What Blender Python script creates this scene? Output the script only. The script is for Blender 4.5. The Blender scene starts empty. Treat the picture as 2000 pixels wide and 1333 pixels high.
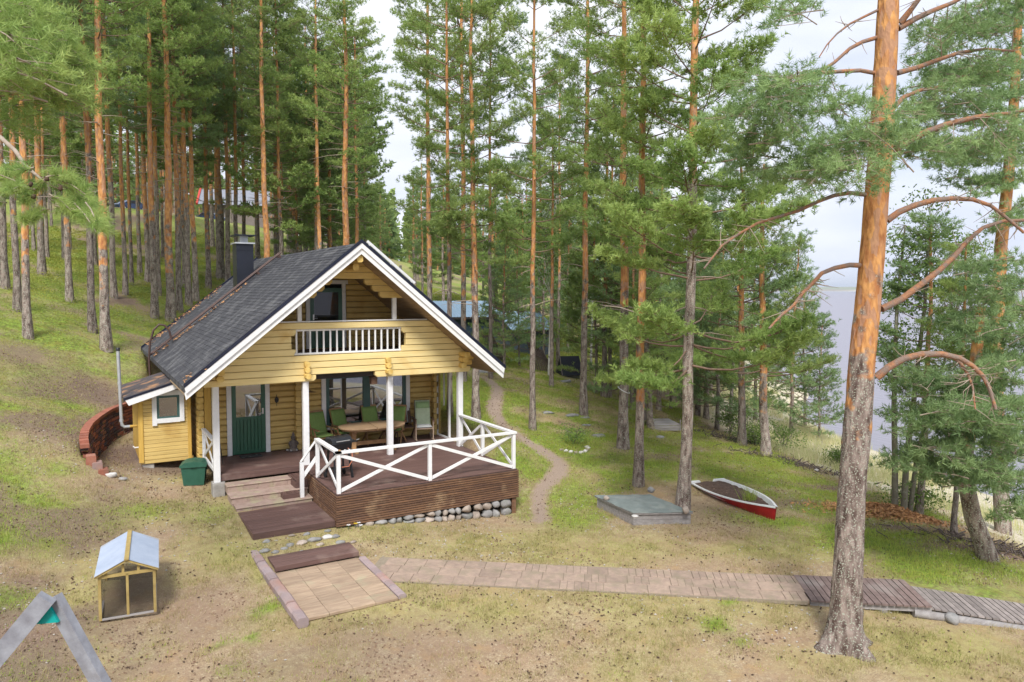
import bpy, math, random
import numpy as np
from mathutils import Matrix, Vector
R=math.radians
sc=bpy.context.scene
# ------------------------------------------------------------------ camera
CF,CP,CR,CY=1421.4,R(3.516),R(0.168),R(30.893)
CO=np.array([-4.887,-15.786,4.604]); PY=652.66
FW=np.array([math.sin(CY)*math.cos(CP),math.cos(CY)*math.cos(CP),-math.sin(CP)])
_r=np.array([math.cos(CY),-math.sin(CY),0.]); _u=np.cross(_r,FW)
RT=_r*math.cos(CR)+_u*math.sin(CR); UP=-_r*math.sin(CR)+_u*math.cos(CR)
cam=bpy.data.cameras.new('camera'); co=bpy.data.objects.new('camera',cam); sc.collection.objects.link(co)
cam.sensor_width=36; cam.lens=36*CF/2000; cam.shift_y=-(666.5-PY)/2000; cam.clip_start=.05; cam.clip_end=20000
m=Matrix(((RT[0],UP[0],-FW[0],CO[0]),(RT[1],UP[1],-FW[1],CO[1]),(RT[2],UP[2],-FW[2],CO[2]),(0,0,0,1)))
co.matrix_world=m; sc.camera=co
# ------------------------------------------------------------------ sky, sun, exposure
SUN_EL,SUN_AZ=R(50),R(212)      # azimuth clockwise from +Y, where the light comes from
w=bpy.data.worlds.new('World'); sc.world=w; w.use_nodes=True
nt=w.node_tree; nt.nodes.clear(); N=nt.nodes.new; Lk=nt.links.new
out=N('ShaderNodeOutputWorld'); bg=N('ShaderNodeBackground'); sky=N('ShaderNodeTexSky')
sky.sky_type='NISHITA'; sky.sun_disc=False; sky.sun_elevation=SUN_EL; sky.sun_rotation=SUN_AZ; sky.altitude=100; sky.dust_density=2
bg.inputs[1].default_value=0.1
tc=N('ShaderNodeTexCoord'); mp=N('ShaderNodeMapping'); mp.inputs['Scale'].default_value=(1,1,3.2)
n1=N('ShaderNodeTexNoise'); n1.inputs['Scale'].default_value=1.7; n1.inputs['Detail'].default_value=7; n1.inputs['Roughness'].default_value=.52
n2=N('ShaderNodeTexNoise'); n2.inputs['Scale'].default_value=3.1; n2.inputs['Detail'].default_value=6
Lk(tc.outputs['Generated'],mp.inputs[0]); Lk(mp.outputs[0],n1.inputs[0]); Lk(mp.outputs[0],n2.inputs[0])
cr=N('ShaderNodeValToRGB'); cr.color_ramp.elements[0].position=.30; cr.color_ramp.elements[1].position=.66
cr.color_ramp.elements[0].color=(4.9,5.3,6.5,1); cr.color_ramp.elements[1].color=(6.9,7.1,7.6,1)
Lk(n2.outputs[0],cr.inputs[0])
cov=N('ShaderNodeValToRGB'); cov.color_ramp.elements[0].position=.24; cov.color_ramp.elements[1].position=.44
cov.color_ramp.elements[0].color=(.55,.55,.55,1); cov.color_ramp.elements[1].color=(1,1,1,1)
Lk(n1.outputs[0],cov.inputs[0])
mx=N('ShaderNodeMixRGB'); Lk(cov.outputs[0],mx.inputs[0]); Lk(sky.outputs[0],mx.inputs[1]); Lk(cr.outputs[0],mx.inputs[2])
Lk(mx.outputs[0],bg.inputs[0]); Lk(bg.outputs[0],out.inputs[0])
sl=bpy.data.lights.new('sun','SUN'); so=bpy.data.objects.new('sun',sl); sc.collection.objects.link(so)
sl.energy=2.7; sl.angle=R(16); sl.color=(1,.97,.92)
sd=Vector((math.sin(SUN_AZ)*math.cos(SUN_EL),math.cos(SUN_AZ)*math.cos(SUN_EL),math.sin(SUN_EL)))
so.rotation_euler=sd.to_track_quat('Z','Y').to_euler(); so.location=(0,0,60)
sc.view_settings.view_transform='Standard'; sc.view_settings.look='None'; sc.view_settings.gamma=1
sc.view_settings.use_curve_mapping=False; sc.view_settings.exposure=0.72
sc.cycles.max_bounces=5; sc.cycles.diffuse_bounces=3; sc.cycles.transparent_max_bounces=10; sc.cycles.caustics_reflective=False; sc.cycles.caustics_refractive=False
try: sc.cycles.use_denoising=True; sc.cycles.adaptive_threshold=.006; sc.cycles.sample_clamp_indirect=5
except Exception: pass
# ------------------------------------------------------------------ pixel helpers (2000 px photograph -> points of the place)
def ray(u,v): return FW+RT*(u-1000)/CF-UP*(v-PY)/CF
def at(u,v,X=None,Y=None,Z=None,D=None):
    d=ray(u,v)
    if X is not None: t=(X-CO[0])/d[0]
    elif Y is not None: t=(Y-CO[1])/d[1]
    elif Z is not None: t=(Z-CO[2])/d[2]
    else: t=D
    return CO+t*d
rng=np.random.default_rng(7); random.seed(7)
# ------------------------------------------------------------------ mesh helpers
C=sc.collection
def tag(o,label=None,cat=None,group=None,kind=None):
    if label: o['label']=label
    if cat: o['category']=cat
    if group: o['group']=group
    if kind: o['kind']=kind
    return o
def empty(name,loc,label,cat,group=None,rz=0):
    o=bpy.data.objects.new(name,None); o.empty_display_size=.2; C.objects.link(o); o.location=loc; o.rotation_euler=(0,0,rz)
    return tag(o,label,cat,group)
class MB:
    def __init__(s): s.V=[];s.F=[];s.M=[];s.n=0;s.sm=[]
    def add(s,V,F,m=0,smooth=False):
        V=np.asarray(V,float); s.V.append(V); k=s.n
        for f in F: s.F.append([i+k for i in f]); s.M.append(m); s.sm.append(smooth)
        s.n+=len(V); return s
    def box(s,x0,x1,y0,y1,z0,z1,m=0):
        V=[(x,y,z) for z in (z0,z1) for y in (y0,y1) for x in (x0,x1)]
        return s.add(V,[(0,2,3,1),(4,5,7,6),(0,1,5,4),(2,6,7,3),(0,4,6,2),(1,3,7,5)],m)
    def cbox(s,x0,x1,y0,y1,z0,z1,c=.008,m=0):
        # box with its long edges chamfered (octagonal section), axis = longest side
        d=[x1-x0,y1-y0,z1-z0]; a=int(np.argmax(d)); lo=[x0,y0,z0]; hi=[x1,y1,z1]
        b,e=[i for i in range(3) if i!=a]
        B0,B1,E0,E1=lo[b],hi[b],lo[e],hi[e]
        pr=[(B0+c,E0),(B1-c,E0),(B1,E0+c),(B1,E1-c),(B1-c,E1),(B0+c,E1),(B0,E1-c),(B0,E0+c)]
        V=[]
        for t in (lo[a],hi[a]):
            for p in pr:
                q=[0,0,0]; q[a]=t; q[b]=p[0]; q[e]=p[1]; V.append(q)
        F=[(i,(i+1)%8,(i+1)%8+8,i+8) for i in range(8)]+[tuple(range(7,-1,-1)),tuple(range(8,16))]
        if a==1: F=[f[::-1] for f in F]
        return s.add(V,F,m)
    def bar(s,a,b,wd,h,m=0,up=(0,0,1),c=0):
        a=np.array(a,float);b=np.array(b,float);d=b-a;d/=np.linalg.norm(d);up=np.array(up,float)
        sd=np.cross(d,up); 
        if np.linalg.norm(sd)<1e-4: sd=np.array([1.,0,0])
        sd/=np.linalg.norm(sd); u2=np.cross(sd,d)
        V=[]
        for p in (a,b):
            for i,j in ((-1,-1),(1,-1),(1,1),(-1,1)): V.append(p+sd*i*wd/2+u2*j*h/2)
        return s.add(V,[(0,1,5,4),(1,2,6,5),(2,3,7,6),(3,0,4,7),(3,2,1,0),(4,5,6,7)],m)
    def tube(s,P,r,n=8,m=0,cap=True,smooth=True):
        P=np.asarray(P,float); k=len(P); r=np.ones(k)*r if np.isscalar(r) else np.asarray(r,float)
        T=np.gradient(P,axis=0); T/=np.linalg.norm(T,axis=1)[:,None]+1e-9
        ref=np.array([0,0,1.]) if abs(T[0][2])<.9 else np.array([1.,0,0])
        V=[]; A=np.cross(T[0],ref); A/=np.linalg.norm(A)
        an=np.arange(n)*2*np.pi/n
        for i in range(k):
            A=A-T[i]*(A@T[i]); A/=np.linalg.norm(A)+1e-9; B=np.cross(T[i],A)
            V.append(P[i]+r[i]*(np.outer(np.cos(an),A)+np.outer(np.sin(an),B)))
        V=np.concatenate(V)
        F=[(i*n+j,i*n+(j+1)%n,(i+1)*n+(j+1)%n,(i+1)*n+j) for i in range(k-1) for j in range(n)]
        s.add(V,F,m,smooth)
        if cap: s.add(V[-n:],[tuple(range(n))],m); s.add(V[:n],[tuple(range(n-1,-1,-1))],m)
        return s
    def prism(s,pts,a,t0,t1,m=0):
        # polygon pts in the two axes other than a, extruded along a
        b,e=[i for i in range(3) if i!=a]; V=[]
        for t in (t0,t1):
            for p in pts:
                q=[0,0,0]; q[a]=t; q[b]=p[0]; q[e]=p[1]; V.append(q)
        n=len(pts)
        F=[(i,(i+1)%n,(i+1)%n+n,i+n) for i in range(n)]+[tuple(range(n-1,-1,-1)),tuple(range(n,2*n))]
        return s.add(V,F,m)
    def lathe(s,prof,c=(0,0,0),n=16,m=0,sx=1,sy=1):
        V=[];k=len(prof)
        for r_,z in prof:
            for j in range(n):
                a=j*2*math.pi/n; V.append((c[0]+r_*math.cos(a)*sx,c[1]+r_*math.sin(a)*sy,c[2]+z))
        F=[(i*n+j,i*n+(j+1)%n,(i+1)*n+(j+1)%n,(i+1)*n+j) for i in range(k-1) for j in range(n)]
        s.add(V,F,m,True); s.add(V[-n:],[tuple(range(n))],m); s.add(V[:n],[tuple(range(n-1,-1,-1))],m); return s
    def build(s,name,mats,parent=None,kind=None,label=None,rel=True):
        V=np.concatenate(s.V) if s.V else np.zeros((0,3))
        if parent is not None and rel:
            Mi=np.array(Matrix.LocRotScale(parent.location,parent.rotation_euler,None).inverted())
            V=V@Mi[:3,:3].T+Mi[:3,3]
        me=bpy.data.meshes.new(name); me.from_pydata(V.tolist(),[],s.F)
        if not isinstance(mats,(list,tuple)): mats=[mats]
        for mm in mats: me.materials.append(mm)
        me.polygons.foreach_set('material_index',s.M); me.polygons.foreach_set('use_smooth',s.sm); me.update()
        o=bpy.data.objects.new(name,me); C.objects.link(o)
        if parent is not None: o.parent=parent
        if kind: o['kind']=kind
        if label: o['label']=label
        return o
def box(name,mat_,parent,*a,**k):
    c=k.pop('c',.006); return MB().cbox(*a,c=c).build(name,mat_,parent,**k)
def trimesh(name,V,nper,mats,parent=None,tint=None,mi=None):
    """V (n*nper,3) -> n separate polygons of nper corners"""
    V=np.ascontiguousarray(V,dtype=np.float32); n=len(V)//nper
    me=bpy.data.meshes.new(name); me.vertices.add(len(V)); me.vertices.foreach_set('co',V.ravel())
    me.loops.add(len(V)); me.loops.foreach_set('vertex_index',np.arange(len(V),dtype=np.int32))
    me.polygons.add(n); me.polygons.foreach_set('loop_start',np.arange(n,dtype=np.int32)*nper)
    me.polygons.foreach_set('loop_total',np.full(n,nper,dtype=np.int32))
    if not isinstance(mats,(list,tuple)): mats=[mats]
    for mm in mats: me.materials.append(mm)
    if mi is not None: me.polygons.foreach_set('material_index',mi)
    if tint is not None:
        a=me.attributes.new('tint','FLOAT','FACE'); a.data.foreach_set('value',np.asarray(tint,dtype=np.float32))
    me.update(calc_edges=True)
    return me
def link(name,me,parent=None):
    o=bpy.data.objects.new(name,me); C.objects.link(o)
    if parent is not None: o.parent=parent
    return o
# ------------------------------------------------------------------ materials
def mat(name,c1,c2=None,rough=.7,scale=4,stretch=(1,1,1),bump=.2,bscale=None,c3=None,m3=(.6,.75),s3=1.2,rand=.12,metal=0,spec=.4,detail=6,tint=None,trans=0,coat=0):
    mt=bpy.data.materials.new(name); mt.use_nodes=True; t=mt.node_tree; N=t.nodes.new; L=t.links.new
    b=t.nodes['Principled BSDF']; b.inputs['Roughness'].default_value=rough; b.inputs['Metallic'].default_value=metal
    b.inputs['Specular IOR Level'].default_value=spec; b.inputs['Coat Weight'].default_value=coat
    tcn=N('ShaderNodeTexCoord'); mp=N('ShaderNodeMapping'); mp.inputs['Scale'].default_value=stretch; L(tcn.outputs['Object'],mp.inputs[0])
    oi=N('ShaderNodeObjectInfo'); L(oi.outputs['Random'],mp.inputs['Location'])
    n=N('ShaderNodeTexNoise'); n.inputs['Scale'].default_value=scale; n.inputs['Detail'].default_value=detail; n.inputs['Roughness'].default_value=.62; L(mp.outputs[0],n.inputs[0])
    r=N('ShaderNodeValToRGB'); r.color_ramp.elements[0].position=.32; r.color_ramp.elements[1].position=.68
    c2=c2 or tuple(x*.75 for x in c1)
    r.color_ramp.elements[0].color=(*c2,1); r.color_ramp.elements[1].color=(*c1,1); L(n.outputs[0],r.inputs[0]); col=r.outputs[0]
    if c3:
        n3=N('ShaderNodeTexNoise'); n3.inputs['Scale'].default_value=s3; n3.inputs['Detail'].default_value=7; L(tcn.outputs['Object'],n3.inputs[0])
        r3=N('ShaderNodeValToRGB'); r3.color_ramp.elements[0].position=m3[0]; r3.color_ramp.elements[1].position=m3[1]; L(n3.outputs[0],r3.inputs[0])
        x=N('ShaderNodeMixRGB'); L(r3.outputs[0],x.inputs[0]); L(col,x.inputs[1]); x.inputs[2].default_value=(*c3,1); col=x.outputs[0]
    if tint:
        a=N('ShaderNodeAttribute'); a.attribute_name='tint'; x=N('ShaderNodeMixRGB'); L(a.outputs['Fac'],x.inputs[0]); L(col,x.inputs[1]); x.inputs[2].default_value=(*tint,1); col=x.outputs[0]
    if rand:
        h=N('ShaderNodeHueSaturation'); mr=N('ShaderNodeMapRange'); mr.inputs[3].default_value=1-rand; mr.inputs[4].default_value=1+rand
        L(oi.outputs['Random'],mr.inputs[0]); L(mr.outputs[0],h.inputs['Value']); L(col,h.inputs['Color']); col=h.outputs[0]
    L(col,b.inputs['Base Color'])
    if trans:
        tr=N('ShaderNodeBsdfTranslucent'); L(col,tr.inputs[0]); ms=N('ShaderNodeMixShader'); ms.inputs[0].default_value=trans
        L(b.outputs[0],ms.inputs[1]); L(tr.outputs[0],ms.inputs[2]); L(ms.outputs[0],t.nodes['Material Output'].inputs[0])
    if bump:
        bn=N('ShaderNodeTexNoise'); bn.inputs['Scale'].default_value=bscale or scale*3; bn.inputs['Detail'].default_value=5; L(mp.outputs[0],bn.inputs[0])
        bp=N('ShaderNodeBump'); bp.inputs['Strength'].default_value=bump; bp.inputs['Distance'].default_value=.02; L(bn.outputs[0],bp.inputs['Height']); L(bp.outputs[0],b.inputs['Normal'])
    return mt
SX,SY,SZ=(.6,9,9),(9,.6,9),(9,9,.6)
M={}
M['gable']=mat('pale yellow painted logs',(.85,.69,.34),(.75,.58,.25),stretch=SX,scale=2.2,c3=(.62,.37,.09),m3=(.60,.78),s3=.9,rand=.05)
M['logx']=mat('yellow stained logs',(.69,.51,.19),(.54,.37,.12),stretch=SX,scale=2.5,c3=(.40,.22,.04),m3=(.55,.8),s3=1.3,rand=.07)
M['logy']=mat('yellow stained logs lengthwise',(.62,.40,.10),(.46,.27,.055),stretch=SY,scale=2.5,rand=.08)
M['logz']=mat('yellow stained posts',(.66,.43,.10),(.50,.30,.06),stretch=SZ,scale=2.5,rand=.06)
M['logend']=mat('sawn log ends',(.78,.58,.20),(.60,.38,.10),scale=9,c3=(.35,.2,.07),m3=(.62,.8),s3=6,rand=.08)
M['white']=mat('white paint',(.80,.80,.80),(.72,.72,.73),scale=5,stretch=(2,2,2),c3=(.52,.50,.46),m3=(.66,.84),s3=4,rand=.03,bump=.1,rough=.5)
M['soffit']=mat('bare soffit boards',(.38,.27,.16),(.25,.17,.10),stretch=SY,scale=2,rand=.1)
M['roof']=mat('slate grey shingles',(.066,.066,.076),(.034,.035,.042),scale=14,stretch=(1,1,1),c3=(.15,.15,.155),m3=(.48,.78),s3=2.6,rand=0,rough=.85,bump=.6,bscale=60)
M['litter_roof']=mat('roof with pine litter',(.085,.07,.07),(.05,.045,.05),scale=9,c3=(.33,.18,.09),m3=(.50,.66),s3=2.6,rand=0,rough=.95,bump=.5)
M['metal_navy']=mat('dark navy sheet metal',(.022,.026,.05),(.016,.019,.038),rough=.35,metal=.3,scale=3,rand=0,bump=.03)
M['metal_dark']=mat('dark chimney sheet metal',(.030,.034,.050),(.022,.025,.036),rough=.42,metal=.4,scale=2,rand=0,bump=.04,c3=(.10,.10,.11),m3=(.7,.9))
M['galv']=mat('galvanised metal',(.55,.57,.60),(.42,.44,.48),rough=.4,metal=.5,scale=7,rand=.05,bump=.03)
M['brownmetal']=mat('brown painted steel',(.10,.055,.045),(.06,.035,.03),rough=.5,scale=8,rand=.05)
M['green']=mat('dark green door paint',(.025,.11,.065),(.02,.09,.05),rough=.35,scale=3,rand=0,bump=.05,spec=.5)
M['greenframe']=mat('grey green frame paint',(.05,.12,.11),(.04,.09,.085),rough=.4,scale=4,rand=0,bump=.05)
M['binp']=mat('green bin plastic',(.03,.115,.075),(.022,.09,.058),rough=.55,scale=5,rand=0,bump=.1,c3=(.12,.15,.10),m3=(.66,.9))
M['deckx']=mat('dark brown deck boards',(.155,.088,.075),(.095,.055,.048),stretch=SX,scale=2.6,rand=.16,c3=(.25,.18,.15),m3=(.58,.8),s3=1.6,rough=.6)
M['decky']=mat('dark brown boards lengthwise',(.15,.085,.070),(.09,.052,.045),stretch=SY,scale=2.6,rand=.16,rough=.6)
M['skirt']=mat('worn brown skirt boards',(.20,.105,.055),(.085,.045,.032),stretch=(.9,7,7),scale=2.2,rand=.16,c3=(.33,.22,.13),m3=(.56,.78),s3=2.2)
M['concrete']=mat('grey concrete',(.42,.40,.37),(.30,.28,.26),scale=7,rand=.05,c3=(.2,.19,.17),m3=(.6,.8),bump=.4,rough=.9)
M['stepst']=mat('reddish concrete steps',(.42,.31,.26),(.30,.21,.17),scale=5,rand=.08,c3=(.38,.33,.22),m3=(.48,.66),s3=4,bump=.35,rough=.9)
M['tile']=mat('buff paving slabs',(.42,.31,.215),(.28,.20,.14),stretch=(1,6,1),scale=2.3,rand=.13,c3=(.34,.30,.20),m3=(.56,.76),s3=2.6,bump=.4,rough=.9)
M['tilep']=mat('path paving slabs',(.38,.28,.215),(.27,.20,.16),scale=7,rand=.12,c3=(.26,.21,.15),m3=(.48,.70),s3=3.5,bump=.4,rough=.9)
M['kerb']=mat('red grey kerb stone',(.35,.265,.25),(.26,.21,.22),scale=2.5,rand=.14,c3=(.36,.20,.15),m3=(.5,.7),s3=1.3,bump=.35,rough=.9)
M['brickred']=mat('red capping stone',(.36,.135,.085),(.25,.09,.06),scale=6,rand=.16,bump=.35,rough=.85,c3=(.25,.17,.13),m3=(.6,.8))
M['brickdark']=mat('dark mixed wall stone',(.19,.065,.05),(.075,.05,.06),scale=2.4,rand=.35,bump=.4,rough=.85,c3=(.055,.055,.075),m3=(.48,.6),s3=1.7)
M['stone']=mat('granite fieldstone',(.33,.315,.31),(.20,.20,.195),scale=9,rand=.22,c3=(.24,.25,.22),m3=(.55,.75),s3=5,bump=.5,rough=.9)
M['stonepink']=mat('pink granite fieldstone',(.42,.35,.30),(.30,.25,.21),scale=9,rand=.18,c3=(.30,.27,.24),m3=(.55,.75),s3=5,bump=.5,rough=.9)
M['whitestone']=mat('pale stone',(.62,.60,.58),(.5,.48,.46),scale=8,rand=.1,bump=.3,rough=.9)
M['pebble']=mat('grey pebbles',(.50,.46,.41),(.30,.26,.22),scale=1.5,rand=0)
M['litter']=mat('bark litter',(.25,.155,.10),(.13,.085,.06),scale=2,rand=0,rough=1)
M['sand']=mat('sandy joint bed',(.30,.25,.19),(.22,.18,.13),scale=20,rand=0,rough=1)
M['greywood']=mat('weathered grey wood',(.36,.34,.33),(.23,.21,.205),stretch=SX,scale=2.4,rand=.14,c3=(.20,.17,.15),m3=(.56,.75),s3=2,rough=.85)
M['greywoody']=mat('weathered grey wood lengthwise',(.36,.335,.325),(.22,.20,.195),stretch=SY,scale=2.4,rand=.14,rough=.85)
M['brwood']=mat('weathered brown boardwalk',(.23,.165,.15),(.14,.10,.09),stretch=(5,5,5),scale=1.5,rand=.16,rough=.85,c3=(.30,.26,.24),m3=(.55,.75))
M['brwood2']=mat('grey brown boardwalk',(.33,.285,.265),(.20,.17,.16),stretch=(5,5,5),scale=1.5,rand=.2,rough=.85)
M['swing']=mat('grey blue weathered beam',(.30,.31,.345),(.19,.19,.215),stretch=(3,3,3),scale=2.2,rand=.04,rough=.8,c3=(.20,.19,.20),m3=(.6,.75),s3=3)
M['hutchwood']=mat('green tinted treated timber',(.40,.30,.11),(.28,.20,.07),stretch=(3,3,3),scale=3,rand=.1)
M['acryl']=mat('pale corrugated roofing',(.33,.38,.47),(.27,.32,.41),rough=.45,scale=4,rand=.02,bump=.05,spec=.6)
M['felt']=mat('grey green roofing felt',(.20,.235,.225),(.15,.175,.17),scale=5,rand=0,rough=.9,bump=.4,c3=(.27,.29,.27),m3=(.5,.75),s3=2.5)
M['boatred']=mat('worn red hull paint',(.50,.018,.025),(.34,.012,.018),rough=.4,scale=4,rand=0,c3=(.30,.10,.09),m3=(.62,.78),s3=5,spec=.5)
M['boatwhite']=mat('white gelcoat',(.78,.79,.80),(.68,.69,.70),rough=.4,scale=5,rand=0,c3=(.42,.40,.36),m3=(.62,.8),s3=4)
M['soil']=mat('dark peat soil',(.12,.075,.055),(.06,.038,.03),scale=16,rand=0,rough=1,bump=1,c3=(.22,.15,.11),m3=(.58,.7),s3=14)
M['cushion']=mat('moss green cushion fabric',(.23,.34,.10),(.18,.28,.08),scale=20,rand=.1,rough=.95,bump=.2)
M['cushionpale']=mat('pale green cushion fabric',(.62,.72,.50),(.54,.64,.43),scale=14,rand=0,rough=.95,bump=.2)
M['cushionhead']=mat('pale green head roll',(.36,.52,.25),(.30,.45,.21),scale=14,rand=0,rough=.95,bump=.2)
M['teak']=mat('teak furniture wood',(.42,.25,.12),(.30,.17,.08),stretch=(3,3,3),scale=3,rand=.08,rough=.6)
M['teaktop']=mat('table boards',(.40,.27,.16),(.28,.18,.10),stretch=(1,6,1),scale=3,rand=.05,rough=.55)
M['darkteak']=mat('dark chair wood',(.17,.09,.055),(.10,.055,.035),scale=6,rand=.1,rough=.6)
M['pinewood']=mat('pale rocking chair wood',(.46,.36,.28),(.30,.21,.15),scale=6,rand=.05,rough=.6)
M['black']=mat('black enamel',(.018,.02,.024),(.012,.013,.016),rough=.35,scale=6,rand=0,bump=.04,spec=.5)
M['steel']=mat('bright steel plate',(.62,.62,.62),(.55,.55,.55),rough=.3,metal=.8,scale=6,rand=0,bump=.02)
M['hose']=mat('orange gas hose',(.55,.20,.12),(.5,.18,.1),rough=.5,scale=6,rand=0)
M['rug']=mat('dark doormat',(.05,.055,.055),(.03,.03,.032),scale=30,rand=0,rough=1,bump=.5,c3=(.22,.23,.23),m3=(.6,.66),s3=9)
M['iron']=mat('black wrought iron',(.03,.025,.022),(.02,.017,.015),rough=.6,scale=10,rand=0)
M['gnome']=mat('mossy grey cast stone',(.20,.165,.14),(.11,.09,.08),scale=14,rand=0,rough=.95,bump=.6)
M['turq']=mat('turquoise plastic',(.0,.33,.30),(.0,.28,.26),rough=.4,scale=4,rand=0,bump=.02)
M['bluewall']=mat('dark blue boards',(.035,.065,.095),(.025,.048,.07),stretch=(4,4,.5),scale=3,rand=.08)
M['bluewalls']=mat('slate blue boards',(.12,.15,.20),(.09,.115,.155),stretch=(1,1,5),scale=3,rand=.08)
M['blueroof']=mat('light blue sheet roof',(.30,.43,.57),(.25,.37,.50),rough=.4,scale=2,rand=.04,bump=.05,spec=.5)
M['blackroof']=mat('black felt roof',(.02,.023,.034),(.015,.017,.026),rough=.8,scale=20,rand=0,bump=.4)
M['stake']=mat('dark leaning stakes',(.13,.10,.085),(.08,.06,.052),stretch=(4,4,.8),scale=4,rand=.25)
M['farwall']=mat('grey brown far wall',(.24,.20,.18),(.16,.13,.12),stretch=(1,1,6),scale=3,rand=.1)
M['farroof']=mat('pale sheet roof',(.24,.25,.29),(.18,.19,.22),rough=.4,scale=2,rand=0)
M['redtrim']=mat('red barge paint',(.50,.05,.03),(.42,.04,.025),rough=.5,scale=3,rand=0)
M['carblue']=mat('dark blue car paint',(.02,.05,.14),(.018,.045,.12),rough=.2,metal=.3,scale=2,rand=0,bump=0,coat=.6)
M['carred']=mat('red car paint',(.45,.02,.02),(.4,.018,.018),rough=.2,scale=2,rand=0,bump=0,coat=.6)
M['carsilver']=mat('silver car paint',(.55,.57,.60),(.5,.52,.55),rough=.25,metal=.5,scale=2,rand=0,bump=0,coat=.5)
M['tyre']=mat('tyre rubber',(.02,.02,.02),(.015,.015,.015),rough=.9,scale=8,rand=0)
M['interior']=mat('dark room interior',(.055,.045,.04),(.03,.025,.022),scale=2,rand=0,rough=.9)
M['redcloth']=mat('dark red seat cloth',(.22,.02,.02),(.16,.015,.015),scale=9,rand=0,rough=.95)
M['curtain']=mat('pale net curtain',(.42,.40,.34),(.30,.28,.24),scale=18,rand=0,rough=.95,c3=(.6,.58,.5),m3=(.52,.6),s3=9)
M['birch']=mat('white birch bark',(.62,.60,.57),(.45,.43,.40),stretch=(1,1,5),scale=2,c3=(.05,.045,.04),m3=(.58,.63),s3=3.5,rand=.05,rough=.8)
M['alder']=mat('grey green alder bark',(.22,.205,.15),(.14,.125,.095),stretch=(3,3,1),scale=3,c3=(.32,.33,.25),m3=(.55,.72),s3=6,rand=.1,rough=.9,bump=.5)
M['deadtwig']=mat('bleached dead twigs',(.40,.33,.27),(.26,.20,.15),scale=6,rand=0,rough=.9)
M['branch']=mat('grey brown branch bark',(.24,.155,.11),(.15,.10,.075),scale=6,rand=.1,rough=.9)
M['limb']=mat('orange pine limb bark',(.42,.20,.095),(.24,.12,.075),stretch=(3,3,3),scale=6,c3=(.22,.16,.13),m3=(.42,.60),s3=7,rand=.1,rough=.9,bump=1)
M['yellowp']=mat('yellow petals',(.75,.55,.03),(.65,.45,.02),scale=5,rand=0)
M['cone']=mat('brown pine cone',(.10,.06,.04),(.06,.035,.025),scale=20,rand=.2,rough=.9)
M['chips']=mat('orange wood chips',(.58,.32,.14),(.42,.21,.09),scale=9,rand=0,tint=(.30,.18,.11),rough=.9)
def pane(name,col=(.02,.025,.028),mixf=.45,refl=.22,tc=.77):
    mt=bpy.data.materials.new(name); mt.use_nodes=True; t=mt.node_tree; t.nodes.clear(); N=t.nodes.new; L=t.links.new
    o=N('ShaderNodeOutputMaterial'); tr=N('ShaderNodeBsdfTransparent'); df=N('ShaderNodeBsdfDiffuse'); df.inputs[0].default_value=(*col,1)
    tr.inputs[0].default_value=(tc,tc,tc,1)
    gl=N('ShaderNodeBsdfGlossy'); gl.inputs['Roughness'].default_value=.015; gl.inputs[0].default_value=(.95,.97,1,1)
    a=N('ShaderNodeMixShader'); a.inputs[0].default_value=1-mixf; L(tr.outputs[0],a.inputs[1]); L(df.outputs[0],a.inputs[2])
    lw=N('ShaderNodeLayerWeight'); lw.inputs[0].default_value=.35; mr=N('ShaderNodeMapRange'); mr.inputs[3].default_value=refl; mr.inputs[4].default_value=min(1,refl*4+.05) if refl>.01 else .08
    L(lw.outputs['Facing'],mr.inputs[0])
    b=N('ShaderNodeMixShader'); L(mr.outputs[0],b.inputs[0]); L(a.outputs[0],b.inputs[1]); L(gl.outputs[0],b.inputs[2]); L(b.outputs[0],o.inputs[0]); return mt
M['glass']=pane('window glass'); M['screen']=pane('clear screen glass',mixf=1,refl=.08); M['glass_dark_refl']=pane('window glass with dark reflection in colour',refl=.05,mixf=.25); M['mesh']=pane('dark mesh',col=(.05,.045,.04),mixf=.78,refl=.0,tc=.98)  # upper door pane carries the dark reflection of unbuilt trees in its colour
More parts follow.
